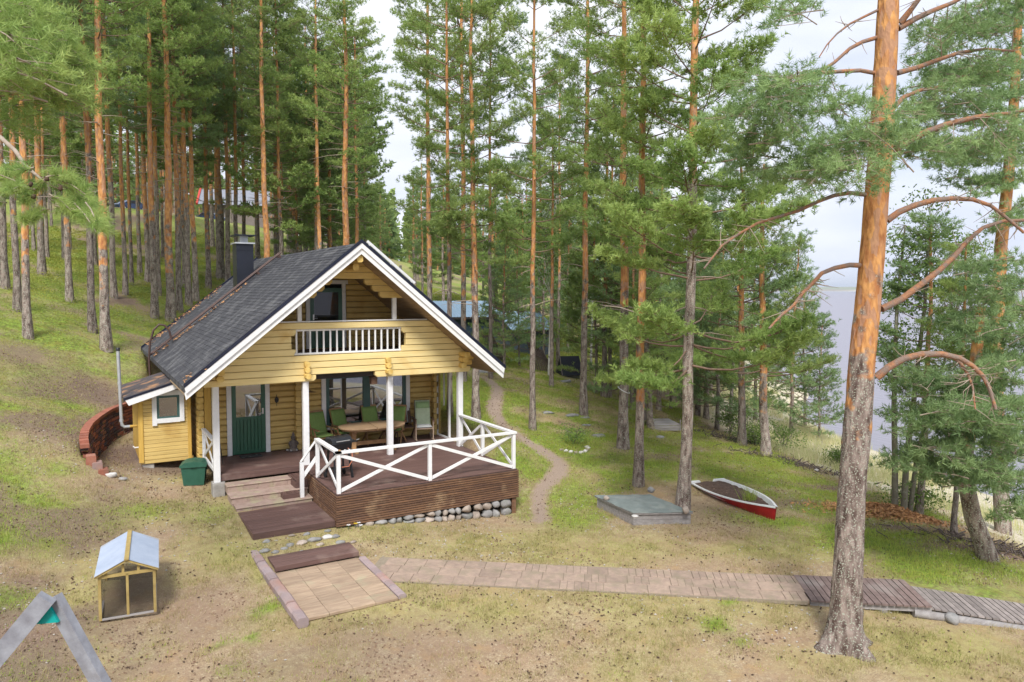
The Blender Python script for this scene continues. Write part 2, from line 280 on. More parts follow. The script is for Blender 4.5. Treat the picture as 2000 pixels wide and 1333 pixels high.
def bark():
    mt=bpy.data.materials.new('scots pine bark'); mt.use_nodes=True; t=mt.node_tree; N=t.nodes.new; L=t.links.new; b=t.nodes['Principled BSDF']
    b.inputs['Roughness'].default_value=.9; b.inputs['Specular IOR Level'].default_value=.2
    tcn=N('ShaderNodeTexCoord'); oi=N('ShaderNodeObjectInfo')
    sep=N('ShaderNodeSeparateXYZ'); L(tcn.outputs['Object'],sep.inputs[0])
    big=N('ShaderNodeTexNoise'); big.inputs['Scale'].default_value=3.5; big.inputs['Detail'].default_value=5; L(tcn.outputs['Object'],big.inputs[0])
    th=N('ShaderNodeAttribute'); th.attribute_type='OBJECT'; th.attribute_name='bark_z'
    s=N('ShaderNodeMath'); s.operation='SUBTRACT'; L(sep.outputs[2],s.inputs[0]); L(th.outputs['Fac'],s.inputs[1])
    a=N('ShaderNodeMath'); a.operation='MULTIPLY_ADD'; L(big.outputs[0],a.inputs[0]); a.inputs[1].default_value=9; L(s.outputs[0],a.inputs[2])
    mr=N('ShaderNodeMapRange'); mr.inputs[1].default_value=4.0; mr.inputs[2].default_value=5.0; L(a.outputs[0],mr.inputs[0])
    mpp=N('ShaderNodeMapping'); mpp.inputs['Scale'].default_value=(1,1,.35); L(tcn.outputs['Object'],mpp.inputs[0])
    v=N('ShaderNodeTexVoronoi'); v.inputs['Scale'].default_value=16; v.distance='CHEBYCHEV'; L(mpp.outputs[0],v.inputs[0])
    n=N('ShaderNodeTexNoise'); n.inputs['Scale'].default_value=11; n.inputs['Detail'].default_value=7; L(mpp.outputs[0],n.inputs[0])
    lo=N('ShaderNodeValToRGB'); lo.color_ramp.elements[0].color=(.095,.062,.052,1); lo.color_ramp.elements[1].color=(.33,.265,.23,1); lo.color_ramp.elements[0].position=.35; lo.color_ramp.elements[1].position=.62; L(n.outputs[0],lo.inputs[0])
    hi=N('ShaderNodeValToRGB'); hi.color_ramp.elements[0].color=(.37,.15,.06,1); hi.color_ramp.elements[1].color=(.68,.35,.13,1); hi.color_ramp.elements[0].position=.34; hi.color_ramp.elements[1].position=.66; L(n.outputs[0],hi.inputs[0])
    li=N('ShaderNodeTexNoise'); li.inputs['Scale'].default_value=40; li.inputs['Detail'].default_value=3; L(tcn.outputs['Object'],li.inputs[0])
    lr=N('ShaderNodeValToRGB'); lr.color_ramp.elements[0].position=.56; lr.color_ramp.elements[1].position=.63; L(li.outputs[0],lr.inputs[0])
    lm=N('ShaderNodeMixRGB'); L(lr.outputs[0],lm.inputs[0]); L(lo.outputs[0],lm.inputs[1]); lm.inputs[2].default_value=(.40,.42,.34,1)
    x=N('ShaderNodeMixRGB'); L(mr.outputs[0],x.inputs[0]); L(lm.outputs[0],x.inputs[1]); L(hi.outputs[0],x.inputs[2])
    fk=N('ShaderNodeTexVoronoi'); fk.inputs['Scale'].default_value=13; L(mpp.outputs[0],fk.inputs[0]); fs=N('ShaderNodeSeparateColor'); L(fk.outputs['Color'],fs.inputs[0])
    fr=N('ShaderNodeValToRGB'); fr.color_ramp.elements[0].position=.62; fr.color_ramp.elements[1].position=.70; fr.color_ramp.elements[1].color=(.75,.75,.75,1); L(fs.outputs[0],fr.inputs[0])
    fx=N('ShaderNodeMixRGB'); L(fr.outputs[0],fx.inputs[0]); L(hi.outputs[0],fx.inputs[1]); fx.inputs[2].default_value=(.42,.24,.16,1); L(fx.outputs[0],x.inputs[2])
    fd=N('ShaderNodeValToRGB'); fd.color_ramp.elements[0].position=.0; fd.color_ramp.elements[1].position=.10; fd.color_ramp.elements[0].color=(.45,.45,.45,1); L(fk.outputs['Distance'],fd.inputs[0])
    h=N('ShaderNodeHueSaturation'); m2=N('ShaderNodeMapRange'); m2.inputs[3].default_value=.78; m2.inputs[4].default_value=1.2; L(oi.outputs['Random'],m2.inputs[0]); L(m2.outputs[0],h.inputs['Value']); L(x.outputs[0],h.inputs['Color'])
    L(h.outputs[0],b.inputs['Base Color'])
    ad=N('ShaderNodeMath'); ad.operation='ADD'; L(v.outputs['Distance'],ad.inputs[0]); L(n.outputs[0],ad.inputs[1])
    bp=N('ShaderNodeBump'); bp.inputs['Strength'].default_value=.8; bp.inputs['Distance'].default_value=.03; L(ad.outputs[0],bp.inputs['Height']); L(bp.outputs[0],b.inputs['Normal'])
    return mt
M['bark']=bark()
def leafmat(name,a,b2,tint,trans=.3,rand=.14):
    return mat(name,a,b2,scale=1.1,detail=3,bump=0,rand=rand,rough=.6,spec=.25,tint=tint,trans=trans)
M['needle']=leafmat('pine needles',(.24,.36,.095),(.17,.27,.075),(.39,.48,.15),trans=.40)
M['needle2']=leafmat('blue green pine needles',(.19,.30,.12),(.13,.22,.09),(.33,.45,.19),trans=.38)
M['leaf']=leafmat('alder leaves',(.12,.21,.045),(.07,.14,.03),(.22,.32,.07),trans=.4)
M['shrub']=leafmat('willow leaves',(.14,.25,.05),(.08,.16,.035),(.26,.37,.09),trans=.4)
M['spruce']=leafmat('dark forest foliage',(.19,.29,.085),(.13,.21,.065),(.32,.42,.13))
M['bilb']=leafmat('bilberry leaves',(.26,.36,.05),(.13,.20,.03),(.36,.36,.07))
M['drygrass']=leafmat('dry grass',(.56,.455,.265),(.42,.33,.185),(.34,.37,.10),trans=.3)
M['greengrass']=leafmat('green grass',(.36,.50,.08),(.24,.38,.055),(.48,.52,.12),trans=.35)
M['reed']=leafmat('pale beach reed',(.66,.58,.36),(.52,.47,.27),(.42,.46,.20))
# ------------------------------------------------------------------ terrain
G=[(0,0,-.76),(.9,0,-.80),(2.4,0,-1.03),(4.6,0,-1.22),(-.9,.2,-.72),(-1.9,.2,-.70),(-2.0,3.2,-.47),(-3.4,3.0,-.50),(-3.5,5.2,-.18),(-2.4,6,-.15),
(-1.8,-1,-.88),(0,-1,-.92),(-1.8,-3.8,-.96),(0,-3.8,-.96),(2.5,-3.5,-.94),(2.5,-1.6,-.98),(5,-5.2,-.94),(6.6,-6.4,-.94),(8.2,-8.7,-1.12),(9.0,-7.2,-1.08),
(5.4,-9,-1.12),(-4.3,-2.2,-1.0),(-6,-3.5,-1.0),(-9,-3,-.6),(0,-8,-1.1),(-5,-7,-1.1),(-10,-9,-1.0),(8,-13,-1.25),(0,-16,-1.2),(-10,-18,-1.1),(12,-18,-1.7),(22,-14,-3.3),(30,-10,-4.5),
(10,-10.2,-1.35),(12,-8.6,-1.15),(11.6,-8,-1.08),(12.6,-6.8,-1.1),(13.4,-5,-1.12),(6.4,-2.7,-.97),(7.6,-3.3,-1.0),(8.1,-1.6,-.86),(6.9,-.6,-.88),(10.6,-3.2,-1.05),(10.6,-.9,-.85),
(14.5,.3,-.95),(15.4,2,-1.0),(12,3,-.75),(10.4,2.7,-.58),(11.7,6.6,-.25),(14.6,6,-.75),(8.9,5.9,-.28),(7.1,4.7,0),(8,2.9,-.55),(5.6,.2,-1.05),(5.6,3.3,-.25),(5.8,5.5,-.02),(9.7,10.2,.65),(7,11,.85),(6.5,15,1.4),
(16.2,10.9,-.35),(17,15.1,.1),(16.6,20,.7),(20.2,8.5,-1.35),(24,16,-.6),(30,28,0.6),(25,34,2.2),
(17.5,-1,-1.75),(17.5,-5,-1.9),(15.5,-8.5,-1.95),(19,3,-1.7),(22,7.5,-1.9),(26.5,3.5,-2.9),(28.7,8,-2.92),(33.2,13.4,-2.92),(23.5,-3,-2.92),(21,-10,-2.95),(29,2,-3.6),(31,7.5,-3.6),(36,13,-3.6),(26,-4,-3.7),(45,29,-3),(50,28,-3.8),(40,24,-1.6),
(-5.0,7.5,.95),(-4.75,9.8,1.05),(-3.3,12.2,1.25),(-5.2,5.3,.85),(-5.1,4.3,.42),(-4.7,3.9,-.05),(-4.2,3.7,-.35),(-6.5,3.5,.35),(-5.6,.8,-.35),(-8,1,.3),(-7,6,1.2),(-9,8,2.2),(-14,4,2.3),
(-4.1,13.5,2.3),(-6.9,13,2.9),(0,18,2.1),(2,24,3.0),(-6.2,18,3.9),(-10,22,5.6),(-14,14,4.6),(4,30,4.2),(-1,36,5.6),(8,40,5.2),(5,55,8.7),(4,72,12.6),(2,100,15.6),(-6,43,6.7),(-10,60,10),(-20,40,9.5),(-25,80,14),
(14,38,3.2),(21,50,5.4),(24,68,7.4),(20,95,13.5),(40,60,4),(50,90,7),(35,44,2),(60,50,-.5)]
G=np.array(G,float)
def _phi(r): return np.where(r>0,r*r*np.log(np.maximum(r,1e-9)),0)
_n=len(G); _s=20.
_P=G[:,:2]/_s; _K=_phi(np.linalg.norm(_P[:,None]-_P[None],axis=2))+np.eye(_n)*.004
_A=np.zeros((_n+3,_n+3)); _A[:_n,:_n]=_K; _A[:_n,_n]=1; _A[:_n,_n+1:]=_P; _A[_n,:_n]=1; _A[_n+1:,:_n]=_P.T
_w=np.linalg.solve(_A,np.concatenate([G[:,2],[0,0,0]]))
def vnoise(x,y,s,seed=0):
    x=x/s+seed*17.3; y=y/s+seed*9.1
    xi=np.floor(x); yi=np.floor(y); fx=x-xi; fy=y-yi; fx=fx*fx*(3-2*fx); fy=fy*fy*(3-2*fy)
    def h(a,b): v=np.sin(a*127.1+b*311.7+seed*74.7)*43758.5453; return v-np.floor(v)
    return (h(xi,yi)*(1-fx)+h(xi+1,yi)*fx)*(1-fy)+(h(xi,yi+1)*(1-fx)+h(xi+1,yi+1)*fx)*fy
def fbm(x,y,s,seed=0,o=4):
    r=0;a=1;t=0
    for i in range(o): r=r+a*vnoise(x,y,s/2**i,seed+i); t+=a; a*=.55
    return r/t
WALL=[(-2.9,11.6,.92),(-3.3,11.15,.92),(-3.71,10.38,.92),(-4.1,9.46,.92),(-4.4,8.29,.92),(-4.62,7.2,.92),(-4.74,6.2,.9),(-4.78,5.45,.82),(-4.76,4.95,.66)]
WALLXY=np.array([(a,b) for a,b,c in WALL])
INSIDE=np.array([(-2.9,11.6),(-3.3,11.15),(-3.71,10.38),(-4.1,9.46),(-4.4,8.29),(-4.62,7.2),(-4.74,6.2),(-4.78,5.45),(-4.76,4.95),(-4.6,4.72),(-4.3,4.72),(-4.0,4.75),(-3.7,5.2),(-2,5.3),(5,5.3),(5,15),(-2.6,15)])
def inpoly(x,y,P):
    r=np.zeros(x.shape,bool); n=len(P)
    for i in range(n):
        x1,y1=P[i]; x2,y2=P[(i+1)%n]
        if y1==y2: continue
        c=((y1>y)!=(y2>y))&(x<(x2-x1)*(y-y1)/(y2-y1)+x1); r^=c
    return r
def H(x,y):
    x=np.asarray(x,float); y=np.asarray(y,float); sh=x.shape; x=x.ravel(); y=y.ravel()
    o=np.empty(x.size)
    far=-3.0+np.clip(-((x-33)*9.9-(y-13.4)*6.8)/12*.2,-4,24)
    for i in range(0,x.size,20000):
        q=np.stack([x[i:i+20000],y[i:i+20000]],1)/_s
        K=_phi(np.linalg.norm(q[:,None]-_P[None],axis=2)); o[i:i+20000]=K@_w[:_n]+_w[_n]+q@_w[_n+1:]
    r=np.hypot(x-5,y-15); t=np.clip((r-75)/45,0,1); t=t*t*(3-2*t)
    o=np.clip(o,-6,26)*(1-t)+far*t
    rr=np.hypot(x,y); hl=np.clip((rr-5200)/900,0,1); o=np.where(rr>4500,np.maximum(o,-6+hl*(14+30*vnoise(x,y,1500,3)+8*vnoise(x,y,420,4))),o)
    ins=inpoly(x,y,INSIDE); o=np.where(ins,np.minimum(o,-.08+.012*(y-5)),o)
    return o.reshape(sh)
def h1(x,y): return float(H(np.array([x]),np.array([y]))[0])
def hit(u,v,t0=6,t1=300):
    """where the sight line through a photo pixel meets the ground"""
    d=ray(u,v); T=np.concatenate([np.linspace(t0,60,900),np.linspace(60,t1,900)]); P=CO+T[:,None]*d
    k=np.argmax(P[:,2]<H(P[:,0],P[:,1])); 
    if k==0: k=len(T)-1
    return np.array([P[k,0],P[k,1],h1(P[k,0],P[k,1])]),T[k]
def axis(a,b,st,far,gr):
    v=list(np.arange(a,b,st)); s_=st; x=b
    r=[]
    while x<far: r.append(x); s_*=gr; x+=s_
    s_=st; x=a-st; l=[]
    while x>-far: l.append(x); s_*=gr; x-=s_
    return np.array(l[::-1]+v+r)
gx=axis(-8,17,.18,9000,1.07); gy=axis(-13,12,.18,9000,1.07)
X,Y=np.meshgrid(gx,gy); Z=H(X,Y)
PATHPX=[(945,738),(962,750),(972,762),(970,778),(964,800),(972,818),(990,840),(1020,860),(1052,878),(1078,893),(1094,908),(1090,925),(1072,942),(1056,960),(1050,980),(1054,1000),(1056,1018)]
PATH=np.array([hit(u,v)[0][:2] for u,v in PATHPX])
def dpoly(x,y,P):
    d=np.full(x.shape,1e9)
    for i in range(len(P)-1):
        a=P[i];b=P[i+1];ab=b-a;t=np.clip(((x-a[0])*ab[0]+(y-a[1])*ab[1])/(ab@ab),0,1); d=np.minimum(d,np.hypot(x-a[0]-t*ab[0],y-a[1]-t*ab[1]))
    return d
def blob(x,y,lst):
    r=np.zeros(x.shape)
    for cx,cy,rx,ry,ang,s in lst:
        c,s_=math.cos(R(ang)),math.sin(R(ang)); a=((x-cx)*c+(y-cy)*s_)/rx; b=(-(x-cx)*s_+(y-cy)*c)/ry
        r=np.maximum(r,s*np.clip(1.5-1.0*np.hypot(a,b),0,1))
    return r
def B(u,v,rx,ry,ang=0,s=1): p,_=hit(u,v); return (p[0],p[1],rx,ry,ang,s)
# low green shrubs (bilberry) and moss / bright grass / bare litter, as they lie on the ground
GREEN=[B(1120,985,1.1,1.5,-30),B(1090,990,.9,1.3),B(1160,905,1.0,.7,-30,.7),B(1030,905,1.0,1.2,0,.9),B(1020,880,.8,1.0),B(890,800,1.5,2.0,0,1),B(920,760,2,2.5,0,1),
 B(1250,880,1.5,1.5,0,.8),B(1290,905,2.2,.9,-30,.9),B(1290,850,2,1.2,-20,.6),B(1420,900,2.2,.7,-40,.8),B(1540,945,3.0,.8,-40,1),B(1470,925,2.4,.6,-40,.9),B(1650,985,2.6,.8,-42,1),B(1770,1060,2.4,.9,-38,1),
 B(1860,1110,2.0,1.0,-40,1),B(1950,1150,1.8,.9,-40,1),B(1720,1030,1.6,.6,-38,.9),B(50,1010,1.2,1.5,0,1),B(90,1050,.7,.6,0,.9),B(20,960,.9,.9,0,.8),B(15,1190,.5,.6,0,1),B(25,640,2,2,0,.5),
 B(290,1000,.9,.5,10,.45),B(400,1010,.6,.5,0,.35),B(1320,930,1.2,.5,-30,.7),B(1150,770,3,2,0,.5),B(1060,760,3,2,0,.6),B(1400,870,2,.8,-30,.7),B(960,690,4,3,0,.6)]
GREEN+=[B(1700,1040,2.6,.8,-50,1),B(1800,1085,2.2,.8,-50,1),B(1900,1125,2.0,.8,-50,1),B(1590,985,2.0,.7,-50,1),B(130,730,1.6,1,0,.8),B(60,740,1.6,1,0,.8),B(40,800,1.6,1,0,.9),B(120,795,1,.7,0,.7),B(100,700,3,1.5,0,.8),B(20,880,1.2,.8,0,.6),B(190,705,3.2,1.6,0,1),B(270,690,2.5,2,0,1),B(60,775,1.5,.9,0,.9),B(110,745,1.2,.8,0,.6),B(20,820,1.3,.8,0,.8),B(90,905,.8,.5,0,.6),B(1415,1192,.22,.12,0,1),B(1400,1225,.2,.12,0,.9),B(1425,1255,.16,.1,0,.8),B(460,1252,.15,.12,0,1),B(525,1245,.12,.1,0,.8),B(640,1325,.2,.1,0,1),B(720,1330,.2,.1,0,.7),B(540,1185,.15,.3,0,.8),B(480,1305,.2,.1,0,.6),B(1120,870,.5,.4,0,1)]
MOSS=[B(700,1180,1.5,1.0,0,.5),B(1000,1060,2.5,1.0,-20,.5),B(1150,1080,2,.8,-20,.5),B(900,1190,2.2,.8,-20,.5),B(1400,1180,1.8,.7,-20,.4),B(1850,1270,1.6,.9,-20,.6),B(1600,1290,1.0,.5,0,.4),B(420,1090,.6,.9,0,.7),B(330,930,.8,.6,0,.5),B(500,1110,.3,.8,0,.8),
 B(240,1010,1.5,.8,0,.6),B(600,1310,1,.4,0,.3),B(1500,1070,2,.6,-25,.6),B(150,1080,.8,.8,0,.5),B(1760,1180,1.2,.5,0,.4)]
BARE=[B(250,890,1.2,1.6,0,1),B(330,920,.9,.6,0,.8),B(1500,880,1.6,.5,-40,.8),B(1560,905,1.6,.5,-40,.9),B(1640,958,1.6,.3,-45,.9),B(1740,1002,2.2,.32,-52,1),B(1830,1040,1.8,.35,-52,1),B(1960,1085,1.6,.5,-45,1),B(1390,835,1.5,.4,-40,.9),B(1390,1000,.6,.3,-30,.4),B(1540,985,.7,.35,-30,.6),
 B(30,690,1.4,.8,0,.7),B(190,765,1.0,1.0,0,.9),B(120,850,1.0,.7,0,.6),B(700,1280,2.0,.8,-20,.35),B(380,1180,.9,1.1,0,.35),B(120,1250,1,.6,0,.5),B(1230,880,.8,.5,0,.4),B(1350,830,2.2,.8,-20,.7),B(1320,770,4,1.5,0,.8)]
def cover(x,y):
    """green, moss, bare, path, beach weights 0..1"""
    z=H(x,y); n=fbm(x,y,3.0,1); n2=fbm(x,y,.9,5); n3=fbm(x,y,7.0,9)
    w_=(fbm(x,y,1.1,21,3)-.5)*1.1; v_=(fbm(x,y,1.1,31,3)-.5)*1.1
    g=blob(x+w_,y+v_,GREEN); b=blob(x+v_,y+w_,BARE); mo=blob(x+w_,y-v_,MOSS)
    hill=np.clip((z-1.5)/1.0,0,1)*(x<13)
    hill=np.maximum(hill,np.clip((y-13)/6,0,1)*(z>-1.2))
    fl=np.clip((n-.34)*7,0,1); n4=fbm(x,y,1.7,61,4); n5=fbm(x,y,4.2,63,3); hg=np.clip((n4*.6+n5*.4-.32)*7,0,1); g=np.maximum(g,hill*hg); b=np.maximum(b,hill*np.clip((.40-n4*.6-n5*.4)*9,0,1)*.9)
    mid=np.clip((x-5.5)/2,0,1)*np.clip((y+2.0)/2,0,1)*(1-hill)*(z>-1.25); g=np.maximum(g,mid*np.clip((n4*.5+n2*.5-.46)*9,0,1)*.85); b=np.maximum(b,mid*np.clip((.40-n4*.5-n2*.5)*10,0,1)*.55)
    mo=np.maximum(mo,np.clip((n-.55)*6,0,1)*.45); mo=np.maximum(mo,mid*.25)
    left=np.clip((-3.5-x)/1.5,0,1)*(y<12)*(1-hill); mo=np.maximum(mo,left*np.clip((n2-.45)*5,0,1)*.6); b=np.maximum(b,left*np.clip((n4-.44)*7,0,1)*.75); g=np.maximum(g,left*np.clip((n4-.60)*8,0,1)*.7)
    g=np.clip(g*(.55+1.0*np.clip((n2-.3)*3,0,1)),0,1)
    pd=dpoly(x,y,PATH); p=np.clip((.28+.10*(n2-.5)*2-pd)/.08,0,1)
    be=np.clip((-1.28-z)/.3,0,1)
    g=g*(1-.9*b); mo=mo*(1-.7*b)
    for q in (g,mo,b): q*=(1-p)*(1-be)
    return g,mo,b,p,be,z
g_,mo_,b_,p_,be_,_=cover(X.ravel(),Y.ravel())
near=np.clip(1-np.hypot(X-4,Y+2)/40,0,1)
rel=((fbm(X,Y,.8,11,3)-.5)*.07+(fbm(X,Y,2.5,12,3)-.5)*.10)
flat=np.zeros(X.shape)
for (x0,x1,y0,y1) in ((-2.4,.3,-4.0,3.4),(-.2,4.9,-.1,5.4),(-4,5.3,5,15.2)): flat=np.maximum(flat,np.clip(1.2-np.maximum(np.maximum(x0-X,X-x1),np.maximum(y0-Y,Y-y1))*2,0,1))
flat=np.maximum(flat,np.clip(1.4-dpoly(X,Y,np.array([(.3,-2.5),(6.2,-6.9),(9,-8.2)]))/.7,0,1))
Zt=Z+rel*(1-flat)*near*(1-.7*p_.reshape(X.shape))
Zt=Zt-np.where((X>-.1)&(X<4.8)&(Y>.5)&(Y<5.4),.25,0)
ny,nx=X.shape
V=np.stack([X.ravel(),Y.ravel(),Zt.ravel()],1).astype(np.float32)
ii=np.arange(ny*nx).reshape(ny,nx); Fq=np.stack([ii[:-1,:-1],ii[:-1,1:],ii[1:,1:],ii[1:,:-1]],-1).reshape(-1,4)
me=bpy.data.meshes.new('ground'); me.vertices.add(len(V)); me.vertices.foreach_set('co',V.ravel()); me.loops.add(Fq.size); me.loops.foreach_set('vertex_index',Fq.ravel().astype(np.int32))
me.polygons.add(len(Fq)); me.polygons.foreach_set('loop_start',np.arange(len(Fq),dtype=np.int32)*4); me.polygons.foreach_set('loop_total',np.full(len(Fq),4,dtype=np.int32)); me.polygons.foreach_set('use_smooth',np.ones(len(Fq),bool))
a=me.attributes.new('cv','FLOAT_COLOR','POINT'); a.data.foreach_set('color',np.stack([g_,mo_,b_,p_],1).astype(np.float32).ravel())
a=me.attributes.new('beach','FLOAT','POINT'); a.data.foreach_set('value',be_.astype(np.float32)); me.update(calc_edges=True)
def groundmat():
    mt=bpy.data.materials.new('forest yard ground'); mt.use_nodes=True; t=mt.node_tree; N=t.nodes.new; L=t.links.new; b=t.nodes['Principled BSDF']; b.inputs['Roughness'].default_value=.95; b.inputs['Specular IOR Level'].default_value=.15
    tcn=N('ShaderNodeTexCoord')
    def noise(s,d=6,r_=.6):
        n=N('ShaderNodeTexNoise'); n.inputs['Scale'].default_value=s; n.inputs['Detail'].default_value=d; n.inputs['Roughness'].default_value=r_; L(tcn.outputs['Object'],n.inputs[0]); return n.outputs[0]
    def ramp(i,*st):
        r=N('ShaderNodeValToRGB'); e=r.color_ramp.elements
        while len(e)<len(st): e.new(.5)
        for k,(p,c) in enumerate(st): e[k].position=p; e[k].color=(*c,1)
        L(i,r.inputs[0]); return r.outputs[0]
    def mix(f,a_,b2):
        x=N('ShaderNodeMixRGB'); 
        if isinstance(f,float): x.inputs[0].default_value=f
        else: L(f,x.inputs[0])
        for k,q in ((1,a_),(2,b2)):
            if isinstance(q,tuple): x.inputs[k].default_value=(*q,1)
            else: L(q,x.inputs[k])
        return x.outputs[0]
    fine=noise(42,4,.7); med=noise(4.5); lg=noise(.8); cl=noise(11,6,.72); cl2=noise(19,5,.7)
    dry=ramp(med,(.30,(.33,.235,.15)),(.45,(.46,.35,.21)),(.58,(.50,.395,.255)),(.75,(.41,.36,.17)))
    dry=mix(ramp(fine,(.42,(0,0,0)),(.58,(.7,.7,.7))),dry,(.20,.14,.095))
    dry=mix(ramp(noise(90,2),(.66,(0,0,0)),(.72,(.8,.8,.8))),dry,(.68,.60,.52))
    dry=mix(ramp(lg,(.40,(0,0,0)),(.62,(.75,.75,.75))),dry,(.37,.25,.165))
    dry=mix(ramp(cl,(.50,(0,0,0)),(.62,(.62,.62,.62))),dry,(.27,.185,.125))
    dry=mix(ramp(cl2,(.56,(0,0,0)),(.66,(.6,.6,.6))),dry,(.60,.52,.35))
    gr=ramp(med,(.35,(.16,.225,.045)),(.62,(.29,.40,.07)))
    ms=ramp(med,(.35,(.33,.29,.10)),(.62,(.42,.40,.13)))
    ba=ramp(fine,(.35,(.10,.068,.052)),(.6,(.23,.165,.13)))
    pa=ramp(fine,(.35,(.27,.205,.16)),(.62,(.39,.30,.24)))
    sa=mix(ramp(med,(.42,(0,0,0)),(.6,(1,1,1))),(.60,.53,.43),(.48,.45,.28))
    at_=N('ShaderNodeAttribute'); at_.attribute_name='cv'; sp=N('ShaderNodeSeparateColor'); L(at_.outputs['Color'],sp.inputs[0]); be=N('ShaderNodeAttribute'); be.attribute_name='beach'
    gr=mix(ramp(cl,(.45,(0,0,0)),(.62,(.75,.75,.75))),gr,(.12,.085,.045))
    dry=mix(ramp(noise(2.6,5),(.56,(0,0,0)),(.68,(.5,.5,.5))),dry,(.42,.27,.13))
    ms=mix(ramp(cl,(.52,(0,0,0)),(.66,(.6,.6,.6))),ms,(.30,.22,.12))
    ba=mix(ramp(cl2,(.54,(0,0,0)),(.66,(.55,.55,.55))),ba,(.34,.25,.20)); gr=mix(ramp(noise(1.9,5),(.50,(0,0,0)),(.64,(.4,.4,.4))),gr,(.27,.20,.06))
    c=mix(sp.outputs[1],dry,ms); c=mix(sp.outputs[0],c,gr); c=mix(sp.outputs[2],c,ba); c=mix(at_.outputs['Alpha'],c,pa); c=mix(be.outputs['Fac'],c,sa)
    L(c,b.inputs['Base Color'])
    bp=N('ShaderNodeBump'); bp.inputs['Strength'].default_value=.7; bp.inputs['Distance'].default_value=.04; L(fine,bp.inputs['Height']); L(bp.outputs[0],b.inputs['Normal']); return mt
M['ground']=groundmat(); me.materials.append(M['ground']); go=link('ground',me); tag(go,kind='structure')
hv=bpy.data.materials.new('thin lake air'); hv.use_nodes=True; hn=hv.node_tree; hn.nodes.clear(); ho=hn.nodes.new('ShaderNodeOutputMaterial'); hp_=hn.nodes.new('ShaderNodeVolumePrincipled'); hp_.inputs['Color'].default_value=(.80,.88,1,1); hp_.inputs['Density'].default_value=.00016; hp_.inputs['Anisotropy'].default_value=.2; hn.links.new(hp_.outputs[0],ho.inputs['Volume'])
ho_=MB().box(-9600,9600,-9600,9600,-8,75).build('haze',hv); tag(ho_,kind='stuff')
# lake
def lakemat():
    mt=bpy.data.materials.new('lake water'); mt.use_nodes=True; t=mt.node_tree; N=t.nodes.new; L=t.links.new; b=t.nodes['Principled BSDF']
    b.inputs['Base Color'].default_value=(.24,.23,.27,1); b.inputs['Roughness'].default_value=.35; b.inputs['IOR'].default_value=1.33
    tcn=N('ShaderNodeTexCoord'); mp=N('ShaderNodeMapping'); mp.inputs['Rotation'].default_value=(0,0,R(-35)); mp.inputs['Scale'].default_value=(1,.25,1); L(tcn.outputs['Object'],mp.inputs[0])
    n=N('ShaderNodeTexNoise'); n.inputs['Scale'].default_value=1.3; n.inputs['Detail'].default_value=6; L(mp.outputs[0],n.inputs[0])
    bp=N('ShaderNodeBump'); bp.inputs['Strength'].default_value=.7; bp.inputs['Distance'].default_value=.15; L(n.outputs[0],bp.inputs['Height']); L(bp.outputs[0],b.inputs['Normal']); return mt
o=MB().add([(8,-4500,-3.0),(5200,-4500,-3.0),(5200,5200,-3.0),(8,5200,-3.0)],[(0,1,2,3)]).build('lake',lakemat()); tag(o,kind='structure')
# ------------------------------------------------------------------ ground cover (uncountable)
def scatter(n,x0,x1,y0,y1,seed):
    r=np.random.default_rng(seed); return r.uniform(x0,x1,n),r.uniform(y0,y1,n)
OBST=[(-1.9,.05,-.05,3.3),(-.1,4.85,-.05,5.4),(-2.5,5.2,5.0,15.2),(-3.7,-2.2,5.2,8.2),(-1.95,0.02,-3.85,-.85)]
PA,PB=np.array([.08,-2.30]),np.array([6.25,-7.0])
def clear(x,y,z):
    k=np.ones(x.shape,bool)
    for a_,b_2,c_,d_ in OBST: k&=~((x>a_)&(x<b_2)&(y>c_)&(y<d_))
    k&=dpoly(x,y,np.array([PA,PB,[8.7,-8.2]]))>.56
    k&=dpoly(x,y,np.array([(8.2,-8.2),(14,-11.3)]))>.6
    k&=~inpoly(x,y,np.array([(6.3,-2.7),(7.6,-3.4),(8.3,-1.6),(6.9,-.5)]))
    k&=~inpoly(x,y,np.array([(-4.8,-1.9),(-3.9,-2.5),(-3.5,-1.0),(-4.4,-.3)]))
    k&=~inpoly(x,y,np.array([(10.0,-.7),(11.2,-1.3),(10.9,-3.3),(10.3,-3.6),(9.7,-2.6)]))
    return k
def blades(x,y,z,hgt,wid,nb,seed,spread=.05,lean=.5):
    r=np.random.default_rng(seed); n=len(x)*nb
    px=np.repeat(x,nb)+r.normal(0,spread,n); py=np.repeat(y,nb)+r.normal(0,spread,n); pz=np.repeat(z,nb)-.01; h=np.repeat(hgt,nb)*r.uniform(.6,1.25,n) if not np.isscalar(hgt) else hgt*r.uniform(.6,1.25,n)
    an=r.uniform(0,2*np.pi,n); ln=r.uniform(0,lean,n)*h; a2=r.uniform(0,2*np.pi,n)
    w2=wid*r.uniform(.6,1.2,n)/2
    V=np.empty((n,3,3)); V[:,0]=np.stack([px-w2*np.cos(an),py-w2*np.sin(an),pz],1); V[:,1]=np.stack([px+w2*np.cos(an),py+w2*np.sin(an),pz],1)
    V[:,2]=np.stack([px+ln*np.cos(a2),py+ln*np.sin(a2),pz+h],1); return V.reshape(-1,3),np.repeat(r.uniform(0,1,len(x)),nb)
def ground_h(x,y):
    # interpolated from the ground mesh itself so that things stand on it
    i=np.clip(np.searchsorted(gx,x)-1,0,nx-2); j=np.clip(np.searchsorted(gy,y)-1,0,ny-2)
    fx=(x-gx[i])/(gx[i+1]-gx[i]); fy=(y-gy[j])/(gy[j+1]-gy[j])
    return (Zt[j,i]*(1-fx)+Zt[j,i+1]*fx)*(1-fy)+(Zt[j+1,i]*(1-fx)+Zt[j+1,i+1]*fx)*fy
def gh(x,y): return float(ground_h(np.array([x]),np.array([y]))[0])
